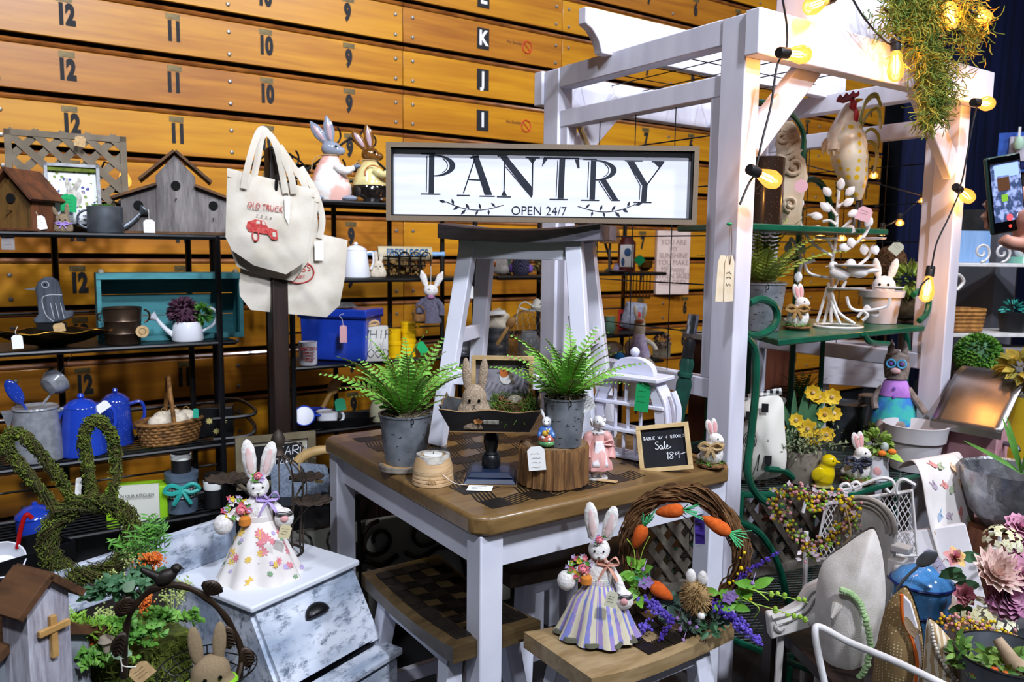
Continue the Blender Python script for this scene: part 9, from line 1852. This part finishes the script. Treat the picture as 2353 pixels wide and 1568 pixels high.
for i in range(170): c = Vector((rnd.uniform(-105, 60)*k, rnd.uniform(-70, 40)*k, rnd.uniform(10, 66)*k)); b.leaf(c, (rnd.gauss(0, 1), rnd.gauss(0, .7)-.3, rnd.gauss(.3, .8)), 30*k, 12*k, (0, -1, .5), n=3)
part('greenery', b, mat('olive_leaf', '#7d9a3a', '#4f7d33', rough=.6, sc=20), T, kind='stuff')
for i in range(10): c = Vector((rnd.uniform(-60, 30)*k, rnd.uniform(-74, -30)*k, rnd.uniform(10, 50)*k)); g.ball(c, rnd.uniform(8, 12)*k, 6)
part('orange_blooms', g, mat('rust_orange', '#b5481a', '#d96a24', rough=.7, sc=40), T, kind='stuff'); part('driftwood_bunny', B().tube([(-22*k, -20*k, 98*k), (10*k, -36*k, 62*k), (56*k, -40*k, 34*k)], [11*k, 17*k, 20*k], 12), mat('driftwood_felt', '#b59c80', '#9c8468', rough=.9, sc=30), T)
eyes(T, [(34*k, -58*k, 50*k), (44*k, -62*k, 42*k), (28*k, -56*k, 40*k)], 2.6*k)
# lattice panel and white etagere behind
T = thing('trellis_panel', 'weathered grey diamond lattice panel on the floor behind the flower wreath', 'lattice', (2.42, 1.93, .26), -.2)
for a, y in ((.9, .006), (-.9, -.006)):
 d = Vector((cos(a), sin(a)))
 for i in range(-14, 15):
  q = clip([(-.42, 0), (.42, 0), (.42, .40), (-.42, .40)], Vector((i*.075, .2)), d)
  if q and (q[1]-q[0]).length > .05: part('slat', B().bar((q[0].x, y, q[0].y), (q[1].x, y, q[1].y), .024, .008, (0, 1, 0)), mat('driftwood_slat', '#7d7468', '#5f574c', rough=.85, sc=20), T)
for z in (0, .40): part('rail', B().box((0, 0, z), (.88, .03, .035)), mat('grey_rail', '#8d877c', '#736c61', rough=.8, sc=20), T)
# white scrolled shelf far right
T = thing('scroll_etagere', 'white wrought iron etagere with scrolled sides right of the pergola', 'shelf rack', (4.05, 1.80, 0), -.5); E1, E2 = 1.465, 1.142
for z in (E1, E2, .6): part('shelf', B().box((0, 0, z-.008), (.74, .26, .016)), WMETAL, T, bev=.002)
for x in (-.36, .36):
 for y in (-.12, .12): part('upright', B().tube([(x, y, 0), (x, y, E2)], .009, 6), WMETAL, T)
 for s in (-1, 1): part('scroll', B().tube(curve([(x, -.12, E2), (x+s*.05, -.12, E2+.06), (x+s*.03, -.12, E2+.14), (x+s*.0, -.12, E2+.2), (x+s*.05, -.12, E2+.27), (x+s*.09, -.12, E2+.24), (x+s*.06, -.12, E2+.2)], 6), .008, 6), WMETAL, T)
for x in (-.2, -.1, .2): part('scroll', B().tube(spiral((x, -.13, E1+.05), .045, .01, -pi/2, 1.3, 16), .006, 5), WMETAL, T)
ew = Matrix.Translation(T.location) @ T.rotation_euler.to_matrix().to_4x4()
def ep(x, y, z): return ew @ Vector((x, y, z))
def et(nm, lab, cat, x, y, z): return thing(nm, lab, cat, ep(x, y, z), -.5)
T = et('wall_panel', 'pale blue painted panel standing on the white etagere', 'panel', -.16, .06, E1+.001); part('board', B().box((0, 0, .075), (.26, .03, .15)), mat('sky_paint', '#8fb4e0', '#7ba2d2', rough=.7, kind='wood', sc=4, stretch=(3, 3, .4)), T)
T = et('figurine', 'white and mint ceramic figurine on the etagere below the phone', 'figurine', .08, -.04, E1+.001); part('base', B().lathe([(0, 0), (.07, 0), (.06, .03), (0, .03)], 20), mat('mint_glaze2', '#7fc0a8', **G), T); part('figure', B().ball((0, 0, .06), (.045, .04, .05), 14).ball((.01, 0, .12), (.03, .03, .035), 12), ENAMEL, T, blob=.005)
T = et('wicker_basket', 'honey-brown square basket on the white etagere', 'basket', -.22, -.02, E2+.001)
for i in range(6): part('weave', B().tube([(x*.105*(.9+.02*i), y*.075*(.9+.02*i), .012+.018*i) for x, y in [(cos(a)*(1.18 if abs(cos(2*a)) < .7 else 1), sin(a)*(1.18 if abs(cos(2*a)) < .7 else 1)) for a in [pi*j/12 for j in range(24)]]], .0105, 6, True), mat('honey_wicker', '#b07a38', '#8d5c24', rough=.7, sc=40), T)
part('basket_floor', B().box((0, 0, .006), (.17, .12, .01)), WICK, T)
T = et('pot', 'small black pot with teal paper grass on the white etagere', 'pot', .05, -.04, E2+.001); part('pot', B().lathe([(0, 0), (.05, 0), (.062, .09), (0, .09)], 20), BLACKP, T); part('paper_grass', fluff(B(), (0, 0, .1), .06, 110, .03, .008), TQ, T, kind='stuff')
T = thing('topiary_ball', 'round green boxwood topiary ball right of the far pergola post', 'plant', at(2243, 868, d=3.5), 0); k = mpp(T.location); z_ = T.location.z; part('foliage', fluff(B(), (0, 0, 52*k), 52*k*1.3, 1500, 15*k, 9*k), mat('boxwood', '#3f7a22', '#6a9a34', rough=.6, sc=20), T, kind='stuff'); part('core', B().ball((0, 0, 52*k), 46*k, 14), LEAFD, T); part('pedestal', B().lathe([(.09, -z_), (.09, .02), (0, .02)], 20), mat('concrete_grey', '#8e8c8e', '#7a787b', rough=.9, sc=10), T)
T, k = put('concrete_planter', 'square grey concrete planter behind the topiary ball', 'planter', 2305, 905, d=3.8); z_ = T.location.z; part('body', B().box((0, 0, (110*k-z_)/2), (90*k, .2, 110*k+z_)), MATS['concrete_grey'], T, bev=.006)
T, k = put('birdhouse', 'pink wooden birdhouse with a curved shiny metal roof and tap perch', 'birdhouse', 2240, 1072, d=2.95, rz=-22); z_ = T.location.z; PKW = mat('pink_paint', '#cf9ca4', '#bd8890', rough=.7, sc=10)
part('body', B().box((0, 0, (108*k-z_)/2), (112*k, .12, 108*k+z_)), PKW, T, bev=.003); part('roof', B().grid(lambda u, v: ((u-.5)*150*k, (-.11+.24*v), (100+118*sin(v*pi/2.1)**1.1)*k), 8, 14), mat('sheet_metal', '#b0a9a6', '#8e8784', rough=.3, metal=.95, sc=6), T, solid=.004); part('fascia', B().box((0, -.11, 94*k), (150*k, .006, 16*k)), MATS['sheet_metal'], T)
part('gable', B().box((0, .05, 140*k), (100*k, .03, 90*k)), PKW, T); part('tap', B().tube(curve([(56*k, 0, 66*k), (84*k, -.02, 66*k), (92*k, -.03, 58*k)], 5), 6*k, 8).tube([(78*k, -.02, 60*k), (78*k, -.02, 78*k)], 5*k, 6), GALV, T)
T, k = put('silver_bowl', 'large hammered silver bowl with a wavy rim', 'bowl', 2318, 1212, d=2.45); z_ = T.location.z
part('bowl', B().lathe([(0, 0), (50*k, 0), (85*k, 40*k), (104*k, 100*k), (108*k, 138*k), (100*k, 134*k), (92*k, 90*k), (0, 20*k)], 60, wob=lambda a, t: 1+.03*sin(7*a)*(t > .5)+.012*sin(23*a+9*t)), mat('hammered_silver', '#b9bbc0', '#94969c', rough=.3, metal=.85, sc=20, bump=.6, bsc=60), T); part('wood_base', B().lathe([(.1, -z_), (.12, -.05), (.11, -.002), (0, -.002)], 24), CEDAR, T)
b = B()
for i in range(5): b.leaf((.02, 0, 130*k), (rnd.uniform(-1, 1), -.3, rnd.uniform(.2, .8)), .16, .014, (0, -1, .5), n=6, bend=.5)
part('grass_blade', b, LEAF, T, kind='stuff')
T, k = put('foliage', 'mustard yellow faux leaf spray in a yellow pot at the right edge', 'plant', 2338, 920, d=2.9); z_ = T.location.z; part('leaves', fluff(B(), (6*k, 0, 70*k), 50*k, 110, 36*k, 20*k), mat('mustard_leaf', '#b9a23a', '#8f8430', rough=.7, sc=20), T, kind='stuff'); part('pot', B().lathe([(.05, -z_), (.05, -.08), (30*k, -60*k), (34*k, 10*k), (0, 10*k)], 20), mat('mustard_pot', '#b8961c', rough=.4, coat=.4), T)
# blue framed sign with egg, far right
T = thing('shop_sign', 'blue framed pale sign with a hanging mint egg at the far right', 'sign', at(2345, 395, d=4.6), 0); T.rotation_euler.z = facing(T.location); k = mpp(T.location); z_ = T.location.z
part('frame', B().box((0, .02, 45*k), (96*k, .03, 90*k)), mat('cobalt_frame', '#2a5fc0', '#1f4ca8', rough=.5, sc=20), T); part('panel', B().box((4*k, 0, 52*k), (60*k, .02, 56*k)), mat('blush_white', '#cfc8d6', '#bdb5c6', rough=.8, sc=14), T); part('blue_band', B().box((0, 0, 14*k), (92*k, .02, 10*k)), mat('navy_rim', '#10205f'), T); part('egg', B().lathe([(0, 0), (8*k, 3*k), (12*k, 14*k), (8*k, 28*k), (0, 34*k)], 16), mat('mint_egg', '#b9d9bf', rough=.6), T, loc=(-8*k, -.05, 46*k)); part('hanger', B().box((-8*k, -.05, 88*k), (5*k, .004, 22*k)), PAPER, T); part('post', B().box((0, .05, -z_/2+.1), (.05, .04, z_+.2)), DKW, T)
T = thing('display_cloth', 'dark slate-topped display box behind the phone', 'box', at(2258, 545, d=4.1), 0); k = mpp(T.location); z_ = T.location.z; part('box', B().box((0, 0, (10*k-z_)/2), (100*k, .25, z_+10*k)), mat('grey_drape', '#55565e', rough=.9), T); part('slate_top', B().prism([(-50*k, 8*k), (46*k, 8*k), (30*k, 62*k), (-26*k, 62*k)], -.02, .1), mat('dark_slate', '#1a1b1d', '#2a2b2e', rough=.6, sc=14), T)
T = thing('cabinet', 'reddish brown wooden cabinet behind the green rack near the post', 'cabinet', (3.42, 2.78, 0), 0); part('body', B().box((0, 0, .52), (.42, .36, 1.04)), mat('mahogany', '#5e3220', '#4a2517', rough=.5, kind='wood', sc=5, stretch=(3, 3, .5)), T, bev=.003); part('top', B().box((0, 0, 1.055), (.48, .42, .03)), mat('stone_top', '#b5b0aa', '#a39e98', rough=.5, sc=10), T); part('door', B().box((0, -.185, .55), (.36, .012, .9)), MATS['mahogany'], T, bev=.003)
# ================================================================== PERSON: hand holding a phone
pc = at(2312, 446, d=1.55); k = mpp(pc)
PH = thing('phone', 'smartphone in a dark green case showing a camera view of the shop', 'phone', pc, facing(pc)+radians(40)); PH.rotation_euler.y = radians(-11)
W_, H_ = 82*k, 172*k; part('case', B().box((0, .004, 0), (W_+.004, .011, H_+.004)), mat('dark_green_case', '#2c4a40', rough=.5), PH, bev=.004); part('glass', B().box((0, -.002, 0), (W_, .002, H_)), mat('phone_glass', '#050507', rough=.08), PH, bev=.0008)
def em(n, c, e=.9): return mat('screen_'+n, c, rough=.4, emit=e)
b = B().box((0, -.0033, 4*k), (W_*.92, .0006, H_*.76)); part('screen', b, mat('screen_image', '#33405f', '#8d9ac8', rough=.3, emit=.8, sc=90, lo=.45, hi=.6), PH)
for nm, c, x, z, w_, h in (('sky', '#8fa8f0', 2, 54, 62, 30), ('cabin', '#4a2f1c', -8, 26, 30, 34), ('ceiling', '#1a1c2c', 0, 70, 76, 5), ('plant', '#6f9a2c', -8, -8, 16, 16)): part('screen_shape', B().box((x*k, -.0038, z*k), (w_*k, .0006, h*k)), em(nm, c), PH)
for nm, c, x, r in (('record', '#d8505a', 0, 8), ('thumb', '#c9d8f0', 24, 6)): part('screen_button', B().lathe([(r*k, 0), (r*k, .0006), (0, .0008)], 16, M=Matrix.Translation((x*k, -.0037, -54*k)) @ Euler((pi/2, 0, 0)).to_matrix().to_4x4()), em(nm, c), PH)
part('record_button', B().lathe([(4*k, 0), (4*k, .0006), (0, .0008)], 12, M=Matrix.Translation((0, -.0034, -74*k)) @ Euler((pi/2, 0, 0)).to_matrix().to_4x4()), em('red', '#e04438'), PH)
SKIN = mat('skin', '#c98f7a', '#bd806c', rough=.55, sc=25)
SLV = mat('grey_sleeve', '#4a4a55', '#3c3c47', rough=.95, sc=40)
HP = thing('person', 'hand of a person at the right edge holding up a phone', 'person', pc, facing(pc)); hh = lambda x, y, d=0.: Vector(((x-2312)*k, d, (446-y)*k))
b = B()
b.tube(curve([hh(2480, 700, .14), hh(2420, 620, .09), hh(2385, 570, .05), hh(2362, 520, .035), hh(2352, 480, .03)], 5), [.027]*6+[.026]*4+[.03]*4+[.034]*4+[.031, .028, .024], 14, flat=.8)
for f in ([(2358, 470, .03), (2330, 455, .036), (2295, 462, .03), (2272, 470, .012)], [(2360, 492, .03), (2332, 484, .036), (2296, 490, .03), (2270, 498, .010)], [(2364, 512, .03), (2340, 510, .036), (2302, 516, .028), (2276, 518, .012)]): b.tube(curve([hh(*q) for q in f], 5), [.0105]*6+[.0098]*5+[.0092]*4+[.0075], 10)
b.tube(curve([hh(2362, 470, .03), hh(2340, 436, .036), (hh(2305, 440, .03)), hh(2282, 446, .016)], 5), [.0105]*6+[.0098]*5+[.009]*4+[.007], 10)
b.tube(curve([hh(2375, 560, .03), hh(2350, 560, .01), hh(2325, 556, -.004), hh(2312, 545, -.01)], 5), [.017]*5+[.014]*5+[.0125]*5+[.009], 10)
part('body', b, SKIN, HP, blob=.0035)
for x, y, d, a in ((2271, 469, .003, .3), (2269, 497, .001, .2)): part('fingernail', B().ball(hh(x, y, d), (.0045, .0015, .0035), 8), mat('nail', '#d9aa9a', rough=.3), HP)
b = B().tube(curve([hh(2425, 625, .095), hh(2500, 740, .16), hh(2560, 900, .2)], 5), [.034, .036, .038, .04, .042, .044, .046, .048, .05, .052, .054], 16); part('sleeve', b, SLV, HP, label='dark grey sleeve')
# ================================================================== lettering as plain meshes
bpy.context.view_layer.update()
dg = bpy.context.evaluated_depsgraph_get()
fonts = [(o, bpy.data.meshes.new_from_object(o.evaluated_get(dg))) for o in SC.objects if o.type == 'FONT']
for o, me in fonts:
 n = link(o.name.split('.')[0], me, o.parent, tuple(o.location), tuple(o.rotation_euler), tuple(o.scale))
 bpy.data.objects.remove(o)
